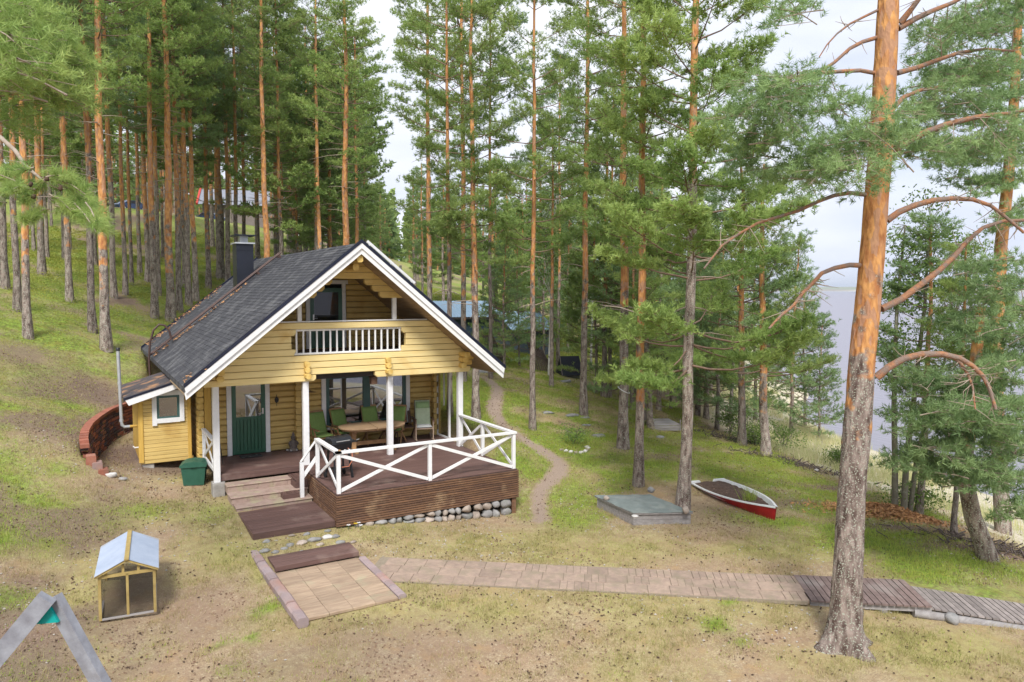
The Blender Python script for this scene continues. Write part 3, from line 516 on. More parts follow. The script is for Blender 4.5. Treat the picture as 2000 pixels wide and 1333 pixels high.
def infront(x,y,mx=60):
    d=np.stack([x,y,ground_h(x,y)],1)-CO; zf=d@FW; u=1000+CF*(d@RT)/zf; v=PY-CF*(d@UP)/zf
    return (zf>4)&(zf<mx)&(u>-120)&(u<2120)&(v<1480)
# short dry grass
x,y=scatter(230000,-9,19,-13,13,1); k=infront(x,y,34); x,y=x[k],y[k]; g,mo,b,p,be,z=cover(x,y); z=ground_h(x,y); r=np.random.default_rng(5)
dn=fbm(x,y,.7,41,3); k=clear(x,y,z)&(r.random(len(x))<(1-g*.8)*(1-b*.85)*(1-p)*(1-be)*np.clip((dn-.38)*6,0.03,1)*np.clip((fbm(x,y,.22,42,2)-.3)*4,.1,1)); x,y,z,mo=x[k],y[k],z[k],mo[k]
print('dry',len(x)); V_,t_=blades(x,y,z,.06+.06*fbm(x,y,1.5,43,2),.010,4,2,.05,.95); 
me=trimesh('dry_grass',V_,3,M['drygrass'],tint=np.clip(t_*.35+np.repeat(mo,4)*.8,0,1)); tag(link('dry_grass',me),kind='stuff',cat='grass',label='short straw coloured dry grass over the whole yard')
# green grass
x,y=scatter(420000,-9,20,-13,26,3); k=infront(x,y,45); x,y=x[k],y[k]; g,mo,b,p,be,z=cover(x,y); z=ground_h(x,y)
hill=(z>1.0); k=clear(x,y,z)&(r.random(len(x))<np.maximum(g*.6*(~hill),mo*.12)*(1-p)*(1-be)); x,y,z,g=x[k],y[k],z[k],g[k]
print('green',len(x)); V_,t_=blades(x,y,z,.05+.07*g*fbm(x,y,1.2,44,2),.014,4,4,.06,.6); me=trimesh('green_grass',V_,3,M['greengrass'],tint=t_); tag(link('green_grass',me),kind='stuff',cat='grass',label='green grass and moss patches beside the path and on the lawn')
# bilberry leaves
def leaves(x,y,z,hh,size,nl,seed):
    r=np.random.default_rng(seed); n=len(x)*nl
    px=np.repeat(x,nl)+r.normal(0,.10,n); py=np.repeat(y,nl)+r.normal(0,.10,n); pz=np.repeat(z,nl)+np.repeat(hh,nl)*r.random(n)
    return leaftris(np.stack([px,py,pz],1),size,r),np.repeat(r.uniform(0,1,len(x)),nl)
def leaftris(P,size,r,flat=.6):
    q=leafquads(P,size,r,flat).reshape(-1,4,3); return np.ascontiguousarray(np.stack([q[:,0],q[:,1]*1.0,(q[:,2]+q[:,3])/2*1.0],1)).reshape(-1,3)
def leafquads(P,size,r,flat=.6):
    n=len(P); a=r.normal(0,1,(n,3)); a[:,2]*=flat; a/=np.linalg.norm(a,axis=1)[:,None]; b=r.normal(0,1,(n,3)); b-=a*(a*b).sum(1)[:,None]; b/=np.linalg.norm(b,axis=1)[:,None]
    s=(size*r.uniform(.6,1.3,n))[:,None]
    return np.stack([P-a*s,P-b*s*.5,P+a*s,P+b*s*.5],1).reshape(-1,3)
x,y=scatter(480000,-16,36,-12,60,6); k=infront(x,y,70); x,y=x[k],y[k]; g,mo,b,p,be,z=cover(x,y); z=ground_h(x,y)
D=np.hypot(x-CO[0],y-CO[1]); k=clear(x,y,z)&(r.random(len(x))<g*np.clip(26/D,.15,1)**.8*np.where(z>1.0,.85,.9)*(1-p)*(1-be)); x,y,z,g,D=x[k],y[k],z[k],g[k],D[k]
print('bilb',len(x)); cn=fbm(x,y,.9,46,3); hh=np.where(z>1,.06,.04)+np.where(z>1,.28,.22)*g*np.clip((fbm(x,y,.7,45,2)-.25)*2,0,1); sz=np.clip(D/26,.75,2.6)
V_,t_=leaves(x,y,z,hh,np.repeat(.030*sz,4),4,8); t_=np.clip(np.repeat(np.clip((cn-.30)*3,0,1),4)*.8+t_*.3,0,1); me=trimesh('bilberry_shrubs',V_,3,M['bilb'],tint=t_); tag(link('bilberry_shrubs',me),kind='stuff',cat='shrubs',label='low olive green bilberry shrubs covering the forest floor')
# reeds on the beach
x,y=scatter(60000,13,36,-11,24,9); g,mo,b,p,be,z=cover(x,y); z=ground_h(x,y); n=fbm(x,y,2.2,51,3); k=infront(x,y,70)&(be>.3)&(z>-2.98)&(r.random(len(x))<np.clip((n-.40)*4,.04,.9)); x,y,z=x[k],y[k],z[k]
V_,t_=blades(x,y,z,.22+.2*fbm(x,y,1.2,52,2),.022,3,10,.08,.6); me=trimesh('beach_reeds',V_,3,M['reed'],tint=t_); tag(link('beach_reeds',me),kind='stuff',cat='reeds',label='pale yellow reeds and beach grass along the shore')
# pine cones, pebbles, twigs
def lumps(x,y,z,s,seed,el=1):
    r=np.random.default_rng(seed); n=len(x); base=np.array([(1,0,0),(-1,0,0),(0,1,0),(0,-1,0),(0,0,1),(0,0,-1)],float)
    F=[(0,2,4),(2,1,4),(1,3,4),(3,0,4),(2,0,5),(1,2,5),(3,1,5),(0,3,5)]
    sc_=np.stack([s*r.uniform(.8,1.5,n)*el,s*r.uniform(.7,1.1,n),s*r.uniform(.6,.9,n)],1); a=r.uniform(0,6.28,n)
    V=base[None]*sc_[:,None]*r.uniform(.8,1.2,(n,6,1)); ca,sa=np.cos(a)[:,None],np.sin(a)[:,None]
    W=np.stack([V[...,0]*ca-V[...,1]*sa,V[...,0]*sa+V[...,1]*ca,V[...,2]],-1)+np.stack([x,y,z+s*.45],1)[:,None]
    return W[:,np.array(F)].reshape(-1,3)
x,y=scatter(4600,-8,15,-13,6,12); z=ground_h(x,y); k=infront(x,y,34)&clear(x,y,z)&(fbm(x,y,1.6,61,3)>.50); x,y,z=x[k],y[k],z[k]
me=trimesh('pine_cones',lumps(x,y,z+.01,np.full(len(x),.018),13,1.3),3,M['cone']); tag(link('pine_cones',me),kind='stuff',cat='pine cones',label='dark pine cones strewn over the dry grass')
x,y=scatter(9000,-8,15,-13,6,14); z=ground_h(x,y); k=infront(x,y,34)&clear(x,y,z)&(fbm(x,y,1.8,62,3)>.5); x,y,z=x[k],y[k],z[k]
me=trimesh('pebbles',lumps(x,y,z,r.uniform(.008,.026,len(x)),15),3,M['pebble']); tag(link('pebbles',me),kind='stuff',cat='gravel',label='pale pebbles and litter in the dry grass')
x,y=scatter(60000,-9,18,-12,12,16); g,mo,b,p,be,z=cover(x,y); z=ground_h(x,y); k=infront(x,y,40)&clear(x,y,z)&((b>.35)|(fbm(x,y,.8,71,3)>.56)); x,y,z=x[k],y[k],z[k]
P_=np.stack([x,y,z+.015],1); me=trimesh('leaf_litter',leaftris(P_,.035,r,.25),3,M['litter']); tag(link('leaf_litter',me),kind='stuff',cat='litter',label='brown bark and needle litter on the bare ground')
# ------------------------------------------------------------------ log cabin
XR,ZR,SL=1.36,5.82,.814; Y0,Y1=2.1,14.6; XE=4.2
cab=empty('log_cabin',(1.36,5.3,-.1),'yellow log cabin with dark shingle roof, white bargeboards and a balcony over the porch','cabin')
def bx(name,m_,*a,par=None,c=.012,**k): return box(name,M[m_],par or cab,*a,c=c,**k)
def roofx(z,off=.25): return (ZR-off-z)/SL
# front gable wall of logs
ROW=.17
for k in range(9):
    z0=2.20+ROW*k; z1=z0+ROW-.012; hw=roofx(z1); segs=[]
    L,Rr=max(-2.12 if k else -2.3,XR-hw),min(4.74,XR+hw)
    if k==0: segs=[(L,.42),(2.04,4.96)]
    elif k in(4,7): segs=[(L,-.08),(2.82,Rr)]
    elif k in(5,6): segs=[(L,-.20),(2.94,Rr)]
    else: segs=[(L,Rr)]
    for a_,b_2 in segs:
        if b_2-a_<.1: continue
        e=.06
        la=a_+(0 if a_>XR-hw+.01 else 0); zz=z0
        # log with a shaped end at the balcony opening and a slanted end under the roof
        top,bot=z1,z0; sl=ROW/SL
        P=[]
        lslant=abs(a_-(XR-hw))<.02; rslant=abs(b_2-(XR+hw))<.02
        P.append((a_-(sl if lslant else 0),bot)); P.append((b_2+(sl if rslant else 0),bot))
        if not rslant and k in(0,4,7) : P[-1]=(b_2-e,bot); P.append((b_2,bot+e)) if k in(0,7) else None
        P.append((b_2,top))
        P.append((a_,top))
        if not lslant and k in(0,7) and a_>0: P[0]=(a_+e,bot); P.append((a_,bot+e))
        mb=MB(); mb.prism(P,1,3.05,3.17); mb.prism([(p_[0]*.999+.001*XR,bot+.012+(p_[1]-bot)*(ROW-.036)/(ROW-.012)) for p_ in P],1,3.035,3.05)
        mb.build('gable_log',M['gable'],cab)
bx('balcony_cap','white',-.86,3.58,3.02,3.2,3.735,3.765)
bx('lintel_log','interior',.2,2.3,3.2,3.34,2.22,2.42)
# logs under the ridge with stepped brackets
for k in range(5):
    z0=4.36+ROW*k; z1=z0+ROW-.01; hw=roofx(z1); sl=ROW/SL
    if k>=3:
        MB().prism([(XR-hw-sl,z0),(XR+hw+sl,z0),(XR+hw,z1),(XR-hw,z1)],1,3.05,3.17).build('gable_log',M['logx'],cab)
    else:
        e=[.47,.68,.89][k]; f=2*1.33-e
        MB().prism([(XR-hw-sl,z0),(e-.07,z0),(e,z0+.07),(e,z1),(XR-hw,z1)],1,3.05,3.17).build('bracket_log',M['logx'],cab)
        MB().prism([(f+.07,z0),(XR+hw+sl,z0),(XR+hw,z1),(f,z1),(f,z0+.07)],1,3.05,3.17).build('bracket_log',M['logx'],cab)
z0=4.36+5*ROW; MB().prism([(XR-roofx(z0),z0),(XR+roofx(z0),z0),(XR+.05,ZR-.27),(XR-.05,ZR-.27)],1,3.05,3.17).build('gable_log',M['logx'],cab)
bx('ridge_log','logend',1.27,1.43,2.18,3.05,5.28,5.45,c=.03); bx('ridge_log','logend',1.27,1.43,2.5,3.05,5.08,5.24,c=.03)
# log ends above the posts
for i,x in enumerate((-1.95,.17,2.39,4.66)):
    for j,(z,dy) in enumerate(((2.66,.42),(2.50,.30),(2.33,.20)) if i in(0,3) else ((2.58,.16),(2.44,.17),(2.28,.26))):
        w2=.085 if i in(0,3) else .065
        bx('log_end','logend',x-w2,x+w2,3.05-dy,3.05,z,z+.145,c=.035)
bx('log_end','logend',4.74,5.02,2.95,3.2,2.56,2.72,c=.03); bx('log_end','logend',4.74,4.98,2.98,3.2,2.40,2.55,c=.03)
for x in (.03,2.63): bx('balcony_post','white',x-.055,x+.055,3.06,3.17,3.765,4.37)
# balcony railing
bx('railing_rail','white',-.2,2.94,3.09,3.15,3.50,3.56); bx('railing_rail','white',-.2,2.94,3.09,3.15,2.885,2.94)
for i in range(17):
    x=-.05+i*.1772; bx('baluster','white',x-.022,x+.022,3.10,3.14,2.94,3.50,c=.004)
# balcony floor and rear wall upstairs
bx('balcony_floor','deckx',-1.6,4.3,3.17,5.24,2.80,2.86)
for k in range(18):
    z0=2.87+ROW*k; z1=z0+ROW-.012; hw=roofx(z0+.04,.2)
    if hw<.05: break
    for a_,b_2 in (((XR-hw,.78),(1.97,XR+hw)) if z0<4.6 else ((XR-hw,XR+hw),)):
        if b_2-a_>.06: bx('wall_log','logx',a_,b_2,5.22,5.36,z0,z1,c=.03)
# upstairs door
def door(x0,x1,z0,z1,y,gz,pn='glass'):
    d=MB().box(x0,x0+.11,y-.04,y,z0,z1).box(x1-.11,x1,y-.04,y,z0,z1).box(x0+.11,x1-.11,y-.04,y,z1-.12,z1).box(x0+.11,x1-.11,y-.04,y,gz-.08,gz).box(x0+.11,x1-.11,y-.04,y,z0,z0+.1)
    do=d.build('door',M['green'],cab)
    n=7; wd=(x1-x0-.22)/n
    for i in range(n): box('door_board',M['green'],do,x0+.11+i*wd+.004,x0+.11+(i+1)*wd-.004,y-.03,y-.005,z0+.1,gz-.08,c=.006,rel=False).location=(0,0,0)
    p=MB().box(x0+.11,x1-.11,y-.024,y-.018,gz,z1-.12)  .build('door_pane',M[pn],do,rel=False)
    for c in do.children: c.location=-Vector(cab.location)
    return do
for q in (door(.88,1.82,2.88,4.62,5.20,3.6,pn='glass_dark_refl'),):
    h=MB().box(.95,.99,5.14,5.16,3.7,3.86).tube([(.97,5.12,3.75),(1.08,5.12,3.75)],.012,6).build('handle',M['steel'],q,rel=False); h.location=-Vector(cab.location)
bx('door_trim','white',.76,.88,5.16,5.22,2.87,4.74); bx('door_trim','white',1.82,1.94,5.16,5.22,2.87,4.74); bx('door_trim','white',.70,2.0,5.155,5.22,4.74,4.86)
d1=door(-1.31,-.42,.02,2.12,5.20,1.05)
h=MB().box(-.51,-.47,5.145,5.16,1.1,1.26).tube([(-.5,5.12,1.13),(-.62,5.12,1.13)],.012,6).build('handle',M['steel'],d1,rel=False); h.location=-Vector(cab.location)
for a_ in (-1.44,-.42): bx('door_trim','white',a_,a_+.13,5.16,5.22,.0,2.2)
bx('door_trim','white',-1.48,-.25,5.155,5.22,2.2,2.3)
# ground floor front wall
for k in range(17):
    z0=.0+ROW*k; z1=z0+ROW-.012
    if z0>2.75: break
    cuts=[(-1.44,-.29)] if z0<2.25 else []
    if .42<z1 and z0<2.06: cuts.append((1.18,3.95))
    a_=-2.2
    for c0,c1 in cuts+[(4.86,4.86)]:
        if c0-a_>.05: bx('wall_log','logx',a_,c0,5.22,5.36,z0,z1,c=.03)
        a_=c1
    # crossing log ends at the corners and the partition wall
    for x in (-2.12,.47,4.76): bx('log_end','logend' if x<0 else 'logx',x-.075,x+.075,5.0 if k%2 else 5.03,5.22,z0,z1,c=.025)
bx('corner_board','logz',-2.03,-1.86,5.0,5.10,-.08,2.2)
bx('corner_board','logz',4.84,4.93,5.02,5.14,-.0,2.5)
# side and rear walls of logs
for k in range(14):
    z0=.0+ROW*k; bx('side_log','logy',-2.2,-2.05,5.37,14.0,z0,z0+ROW-.012,c=.03); bx('side_log','logy',4.72,4.86,5.37,14.0,z0,z0+ROW-.012,c=.03)
MB().prism([(-2.2,0),(4.86,0),(4.86,2.6),(XR,ZR-.3),(-2.2,2.6)],1,13.9,14.05).build('rear_wall',M['logx'],cab)
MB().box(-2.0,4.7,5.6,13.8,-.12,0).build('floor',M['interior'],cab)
# big window
bx('window_trim','white',1.18,1.31,5.15,5.22,.46,2.04); bx('window_trim','white',3.82,3.95,5.15,5.22,.46,2.04); bx('window_trim','white',1.12,4.02,5.145,5.22,2.04,2.16)
wf=MB()
for a_ in ((1.31,1.41,.56,2.04),(3.72,3.82,.56,2.04),(2.44,2.66,.56,2.04),(1.41,2.44,1.95,2.04),(2.66,3.72,1.95,2.04),(1.41,2.44,.56,.64),(2.66,3.72,.56,.64)): wf.box(a_[0],a_[1],5.17,5.24,a_[2],a_[3])
wf=wf.build('window',M['greenframe'],cab)
for a_,b_2 in ((1.41,2.44),(2.66,3.72)):
    p=MB().box(a_,b_2,5.205,5.212,.64,1.95).build('pane',M['glass'],wf,rel=False); p.location=-Vector(cab.location)
bx('window_sill','white',1.12,4.02,5.08,5.22,.46,.53)
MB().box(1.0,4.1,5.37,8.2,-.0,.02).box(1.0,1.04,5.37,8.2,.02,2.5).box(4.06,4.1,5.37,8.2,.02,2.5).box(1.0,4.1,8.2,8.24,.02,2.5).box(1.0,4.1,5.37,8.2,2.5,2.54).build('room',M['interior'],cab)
MB().box(1.5,2.35,5.6,5.8,.2,.98).box(2.6,3.6,5.6,5.8,.2,.95).build('bench_back',M['redcloth'],cab)
# glass wind screen on the right of the porch
ws=MB().box(4.80,4.85,5.0,5.06,0,2.2).box(4.80,4.85,4.14,4.22,0,2.2).box(4.80,4.85,4.22,5.0,0,.05).box(4.80,4.85,4.22,5.0,2.14,2.2).box(4.80,4.84,4.52,4.56,1.0,2.14).build('wind_screen',M['white'],cab)
p=MB().box(4.82,4.828,4.22,5.0,.05,2.14).build('screen_pane',M['screen'],ws,rel=False); p.location=-Vector(cab.location)
MB().box(4.80,4.83,3.3,4.14,.03,.07).build('screen_rail',M['white'],cab)
# porch posts
for x,z in ((-2.03,-.17),(.17,0),(2.5,0),(4.67,0)): bx('porch_post','white',x-.075,x+.075,3.08,3.23,z,2.2,c=.01)
bx('post_footing','concrete',-2.15,-1.86,3.02,3.32,-.62,-.175,c=.02)
# lean-to annex
for k in range(19):
    z0=.10+.105*k; z1=z0+.098
    if z1>2.12: break
    xl=-3.52 if z1<1.86 else max(-3.52,-3.85+(z1-1.70)/.30)
    cuts=[(-3.27,-2.50)] if (z1>1.08 and z0<1.86) else []
    a_=xl
    for c0,c1 in cuts+[(-2.33,-2.33)]:
        if c0-a_>.03: bx('annex_board','logx',a_,c0,5.27,5.31,z0,z1,c=.008)
        a_=c1
bx('annex_corner_board','logz',-3.60,-3.48,5.245,5.27,.05,1.80); bx('annex_corner_board','logz',-3.60,-3.575,5.27,5.38,.05,1.80)
bx('annex_corner_board','logz',-2.42,-2.33,5.24,5.268,.05,2.1)
for k in range(14): bx('annex_side_board','logz',-3.585,-3.565,5.385+k*.17,5.55+k*.17,.08,1.78,c=.004)
bx('annex_beam','logx',-3.56,-2.3,5.28,5.4,.0,.098)
aw=MB()
for a_ in ((-3.27,-3.16,1.0,1.86),(-2.61,-2.50,1.07,1.86)): aw.box(a_[0],a_[1],5.22,5.265,a_[2],a_[3])
aw.box(-3.16,-2.61,5.225,5.265,1.06,1.18).box(-3.16,-2.61,5.225,5.265,1.78,1.86).box(-3.33,-2.44,5.20,5.266,1.86,1.91)
aw=aw.build('window_frame',M['white'],cab)
g1=MB().box(-3.16,-3.10,5.24,5.28,1.18,1.78).box(-2.67,-2.61,5.24,5.28,1.18,1.78).box(-3.10,-2.67,5.24,5.28,1.72,1.78).box(-3.10,-2.67,5.24,5.28,1.18,1.22).build('sash',M['greenframe'],aw,rel=False)
g2=MB().box(-3.1,-2.67,5.262,5.268,1.22,1.72).build('pane',M['glass'],aw,rel=False); g3=MB().box(-3.08,-2.69,5.30,5.305,1.22,1.70).build('curtain',M['curtain'],aw,rel=False)
for q in (g1,g2,g3): q.location=-Vector(cab.location)
# annex roof (slopes down to the left), its fascia and metal edge
def arz(x): return 2.22+(x+2.5)*.30
MB().add([(-3.92,4.92,arz(-3.92)),(-2.3,4.92,arz(-2.3)),(-2.3,7.9,arz(-2.3)),(-3.92,7.9,arz(-3.92)),(-3.92,4.92,arz(-3.92)-.08),(-2.3,4.92,arz(-2.3)-.08),(-2.3,7.9,arz(-2.3)-.08),(-3.92,7.9,arz(-3.92)-.08)],[(0,1,2,3),(7,6,5,4),(0,4,5,1),(1,5,6,2),(2,6,7,3),(3,7,4,0)]).build('annex_roof',M['litter_roof'],cab)
MB().add([(-3.94,4.90,arz(-3.94)+.03),(-2.36,4.90,arz(-2.36)+.03),(-2.36,4.97,arz(-2.36)+.03),(-3.94,4.97,arz(-3.94)+.03),(-3.94,4.90,arz(-3.94)-.03),(-2.36,4.90,arz(-2.36)-.03),(-2.36,4.97,arz(-2.36)-.03),(-3.94,4.97,arz(-3.94)-.03)],[(0,1,2,3),(7,6,5,4),(0,4,5,1),(1,5,6,2),(2,6,7,3),(3,7,4,0)]).build('annex_roof_edge',M['metal_navy'],cab)
MB().add([(-3.90,4.91,arz(-3.90)-.03),(-2.38,4.91,arz(-2.38)-.03),(-2.38,4.94,arz(-2.38)-.03),(-3.90,4.94,arz(-3.90)-.03),(-3.82,4.91,arz(-3.82)-.20),(-2.38,4.91,arz(-2.38)-.17),(-2.38,4.94,arz(-2.38)-.17),(-3.82,4.94,arz(-3.82)-.20)],[(0,1,2,3),(7,6,5,4),(0,4,5,1),(1,5,6,2),(2,6,7,3),(3,7,4,0)]).build('annex_fascia',M['white'],cab)
bx('foundation_block','concrete',-3.52,-3.24,5.32,5.62,-.32,.0,c=.02); bx('foundation_block','concrete',-3.46,-3.3,5.36,5.5,.0,.05,c=.005)
MB().tube([(-3.6,5.6,.98),(-3.78,5.6,.98)],.035,10).build('pipe_sleeve',M['logz'],cab); MB().tube([(-3.58,5.5,.42),(-3.68,5.5,.42),(-3.72,5.5,.46)],.02,8).build('tap',M['white'],cab)
# main roof
for sgn in (-1,1):
    xe=XR+sgn*XE; ze=ZR-SL*XE; t=.16
    P=[(XR,ZR-.05),(xe,ze-.05),(xe,ze-.05-.12),(XR,ZR-.20)]
    if sgn>0: P=P[::-1]
    roof=MB().prism(P,1,Y0+.02,Y1).build('roof',M['roof'],cab)
    # shingle courses: butts stepped, tabs separated by slots
    mb=MB(); Ls=XE*math.hypot(1,SL); nr=42; ex=Ls/nr; cs=1/math.hypot(1,SL); sn=SL*cs; rr=random.Random(3+sgn)
    for i in range(nr):
        d0=i*ex; d1=d0+ex
        ntab=38; w_=(Y1-Y0-.08)/ntab; off=(i%2)*w_/2+rr.uniform(-.02,.02)
        for j in range(-1,ntab+1):
            ya=max(Y0+.04,Y0+.04+j*w_+off); yb=min(Y1-.04,Y0+.04+(j+1)*w_+off-.012)
            if yb-ya<.04: continue
            hgt=.009+rr.uniform(0,.006)
            def pt(d,h,y): return (XR+sgn*(d*cs+h*sn),y,ZR-.05-d*sn+h*cs)
            V=[pt(d0,.004,ya),pt(d0,.004,yb),pt(d1,hgt,yb),pt(d1,hgt,ya),pt(d1,.0,yb),pt(d1,.0,ya)]
            mb.add(V,[(0,1,2,3),(3,2,4,5)] if sgn<0 else [(3,2,1,0),(5,4,2,3)],1 if (rr.random()<.0) else 0)
    s_=mb.build('shingles',M['roof'],roof,kind='stuff',rel=False); s_.location=-Vector(cab.location)
    # two white bargeboards and the metal edge on the front gable
    for o0,o1,y0,y1,mm in ((.055,.19,Y0-.035,Y0+.0,'white'),(.175,.335,Y0+.005,Y0+.035,'white')):
        P=[(XR,ZR-o0),(xe+sgn*.0,ze-o0),(xe-sgn*(.03),ze-o1),(XR,ZR-o1)]
        if sgn<0: P=P[::-1]
        MB().prism(P,1,y0,y1).build('bargeboard',M[mm],cab)
    P=[(XR,ZR+.035),(xe+sgn*.02,ze+.035),(xe+sgn*.02,ze-.05),(XR,ZR-.05)]
    if sgn<0: P=P[::-1]
    MB().prism(P,1,Y0-.05,Y0+.05).build('roof_edge',M['metal_navy'],cab)
    P=[(XR,ZR+.03),(xe+sgn*.02,ze+.03),(xe+sgn*.02,ze-.2),(XR,ZR-.2)]
    if sgn<0: P=P[::-1]
    MB().prism(P,1,Y1,Y1+.04).build('roof_edge',M['metal_navy'],cab)
    # soffit boards
    n=27
    for i in range(n):
        d0=i*XE/n+.004; d1=(i+1)*XE/n-.004
        P=[(XR+sgn*d0,ZR-.215-SL*d0),(XR+sgn*d1,ZR-.215-SL*d1),(XR+sgn*d1,ZR-.24-SL*d1),(XR+sgn*d0,ZR-.24-SL*d0)]
        if sgn<0: P=P[::-1]
        MB().prism(P,1,Y0+.04,5.2).build('soffit_board',M['soffit'],cab)
def onroof(x,y,h): return (x-h*SL/math.hypot(1,SL),y,ZR-SL*(XR-x)+h/math.hypot(1,SL))
# white snow guard on the right slope
def onroofR(x,y,h): return (x+h*SL/math.hypot(1,SL),y,ZR-SL*(x-XR)+h/math.hypot(1,SL))
mb=MB(); mb.bar(onroofR(1.62,3.0,.34),onroofR(2.98,3.0,.34),.05,.07)
for x in (1.7,2.3,2.9): mb.bar(onroofR(x,3.0,-.03),onroofR(x,3.0,.32),.04,.04)
mb.build('roof_rail',M['white'],cab)
# roof ladder on the left slope with its hoop over the eave
rl=MB()
for y in (10.0,10.28): rl.tube([onroof(1.3,y,.10),onroof(-2.86,y,.10)],.028,6)
for i in range(14): x=-2.7+i*.29; rl.tube([onroof(x,10.0,.10),onroof(x,10.28,.10)],.014,5)
for i in range(6): x=-2.4+i*.72; rl.bar(onroof(x,9.98,-.02),onroof(x,9.98,.1),.06,.05); rl.bar(onroof(x,10.3,-.02),onroof(x,10.3,.1),.06,.05)
rl=rl.build('roof_ladder',M['brownmetal'],cab)
hp=MB()
for y in (9.9,10.3):
    A=[at(293,742,Y=y),at(291,700,Y=y),at(293,668,Y=y),at(300,645,Y=y),at(311,634,Y=y),at(322,636,Y=y),at(331,648,Y=y),at(335,664,Y=y)]
    A=[np.array([a_[0],y,a_[2]]) for a_ in A]; hp.tube([A[0]-np.array([0,0,2.2])]+A,.033,7)
hp.build('ladder_hoop',M['brownmetal'],cab)
# chimney
ch=MB().box(-.12,.44,10.62,11.35,4.2,6.14).box(-.13,.45,10.61,11.36,5.92,5.94).build('chimney',M['metal_dark'],cab)
MB().box(-.17,.49,10.56,11.4,6.14,6.19).build('chimney_flashing',M['galv'],ch,rel=False).location=-Vector(cab.location)
MB().box(.03,.30,10.8,11.15,6.19,6.42).build('chimney_flue',M['galv'],ch,rel=False).location=-Vector(cab.location)
MB().box(-.2,.52,10.5,11.46,6.42,6.45).build('chimney_cap',M['metal_navy'],ch,rel=False).location=-Vector(cab.location)
# small fittings on the wall
bx('wall_light','white',2.20,2.28,5.18,5.22,3.45,3.53,c=.01)
# vent pipe standing in front of the annex
t=empty('vent_pipe',(-3.95,5.6,-.1),'tall grey drain vent pipe standing beside the annex corner','pipe')
MB().tube([(-3.78,5.6,.98),(-3.90,5.6,.98),(-3.955,5.6,1.03),(-3.965,5.6,1.12),(-4.0,5.6,2.98)],.042,12).build('pipe',M['galv'],t)
MB().lathe([(.05,0),(.05,.07),(.04,.08)],(-4.0,5.6,2.98),12).build('pipe_cap',M['black'],t)
for z in (1.12,2.1): MB().lathe([(.05,0),(.05,.06)],(-3.967-.018*(z-1.12),5.6,z),12).build('pipe_joint',M['galv'],t)
# ------------------------------------------------------------------ deck, railing, steps
dk=empty('wooden_deck',(2.3,1.6,-.9),'dark brown wooden deck and porch floor with slatted skirt in front of the cabin','deck')
n=27; wd=3.16/n
for i in range(n): y=.0+i*wd; box('deck_board',M['deckx'],dk,.0,4.72,y,y+wd-.006,-.03,0,c=.004)
n=16; wd=2.02/n
for i in range(n): y=3.18+i*wd; box('deck_board',M['deckx'],dk,-1.95,4.80,y,y+wd-.006,-.03,-.001,c=.004)
box('porch_fascia',M['deckx'],dk,-1.95,-.02,3.14,3.175,-.16,-.004,c=.004)
box('porch_fascia',M['decky'],dk,-1.985,-1.952,3.14,5.0,-.16,-.004,c=.004)
n=13; hh=.715/n
for i in range(n):
    z=-.035-i*hh; box('skirt_board',M['skirt'],dk,-.03,4.75,-.045,-.02,z-hh+.014,z,c=.005)
    box('skirt_board',M['skirt'],dk,-.03,-.008,-.018,3.1,z-hh+.014,z,c=.005); box('skirt_board',M['skirt'],dk,4.725,4.75,-.018,2.6,z-hh+.014,z,c=.005)
MB().box(.0,4.72,-.018,.0,-.74,-.035).box(.0,4.72,.0,3.0,-.2,-.035).build('deck_frame',M['interior'],dk)
box('corner_post',M['skirt'],dk,4.58,4.70,.0,.12,-1.25,-.745)
# stone foundation under the skirt
sf=empty('stone_foundation',(2.7,.05,-1.1),'low wall of grey and pink rounded fieldstones under the deck','stone wall')
def stone(name,m_,c,s,par=None,seed=0,sub=2,rel=True):
    import bmesh
    bm=bmesh.new(); bmesh.ops.create_icosphere(bm,subdivisions=sub,radius=1); rr=np.random.default_rng(seed)
    ax=rr.normal(0,1,(12,3)); ax/=np.linalg.norm(ax,axis=1)[:,None]; lv=rr.uniform(.55,.85,12); a=rr.uniform(0,6.28); ca,sa=math.cos(a),math.sin(a)
    V=[]
    for v in bm.verts:
        p=np.array(v.co)
        for q,l in zip(ax,lv):
            d=p@q
            if d>l: p=p-q*(d-l)
        V.append((c[0]+p[0]*s[0]*1.12,c[1]+p[1]*s[1]*1.12,c[2]+p[2]*s[2]*1.12))
    F=[[v.index for v in f.verts] for f in bm.faces]; bm.free()
    mb=MB(); mb.add(V,F,0,True); return mb.build(name,m_,par,rel=rel)
rs=random.Random(5); k=0
x=.35
while x<4.5:
    gz=gh(x,-.05); w_=rs.uniform(.15,.32)
    topz=-.76; hgt=topz-gz+.06; nrow=1 if hgt<.2 else 2; zb=gz-.05
    for r_ in range(nrow):
        hh_=(hgt+.02)/nrow
        stone('stone',M['stone' if rs.random()<.65 else 'stonepink'],(x+w_/2+rs.uniform(-.03,.03)*r_,.03+rs.uniform(-.02,.02),zb+hh_*(r_+.5)),(w_*.53,.12,hh_*.55),sf,seed=k); k+=1
    x+=w_
for i in range(5): stone('stone',M['stonepink' if i%2 else 'stone'],(4.72,.35+i*.26,-.92+.03*i),(.12,.14,.11),sf,seed=50+i)
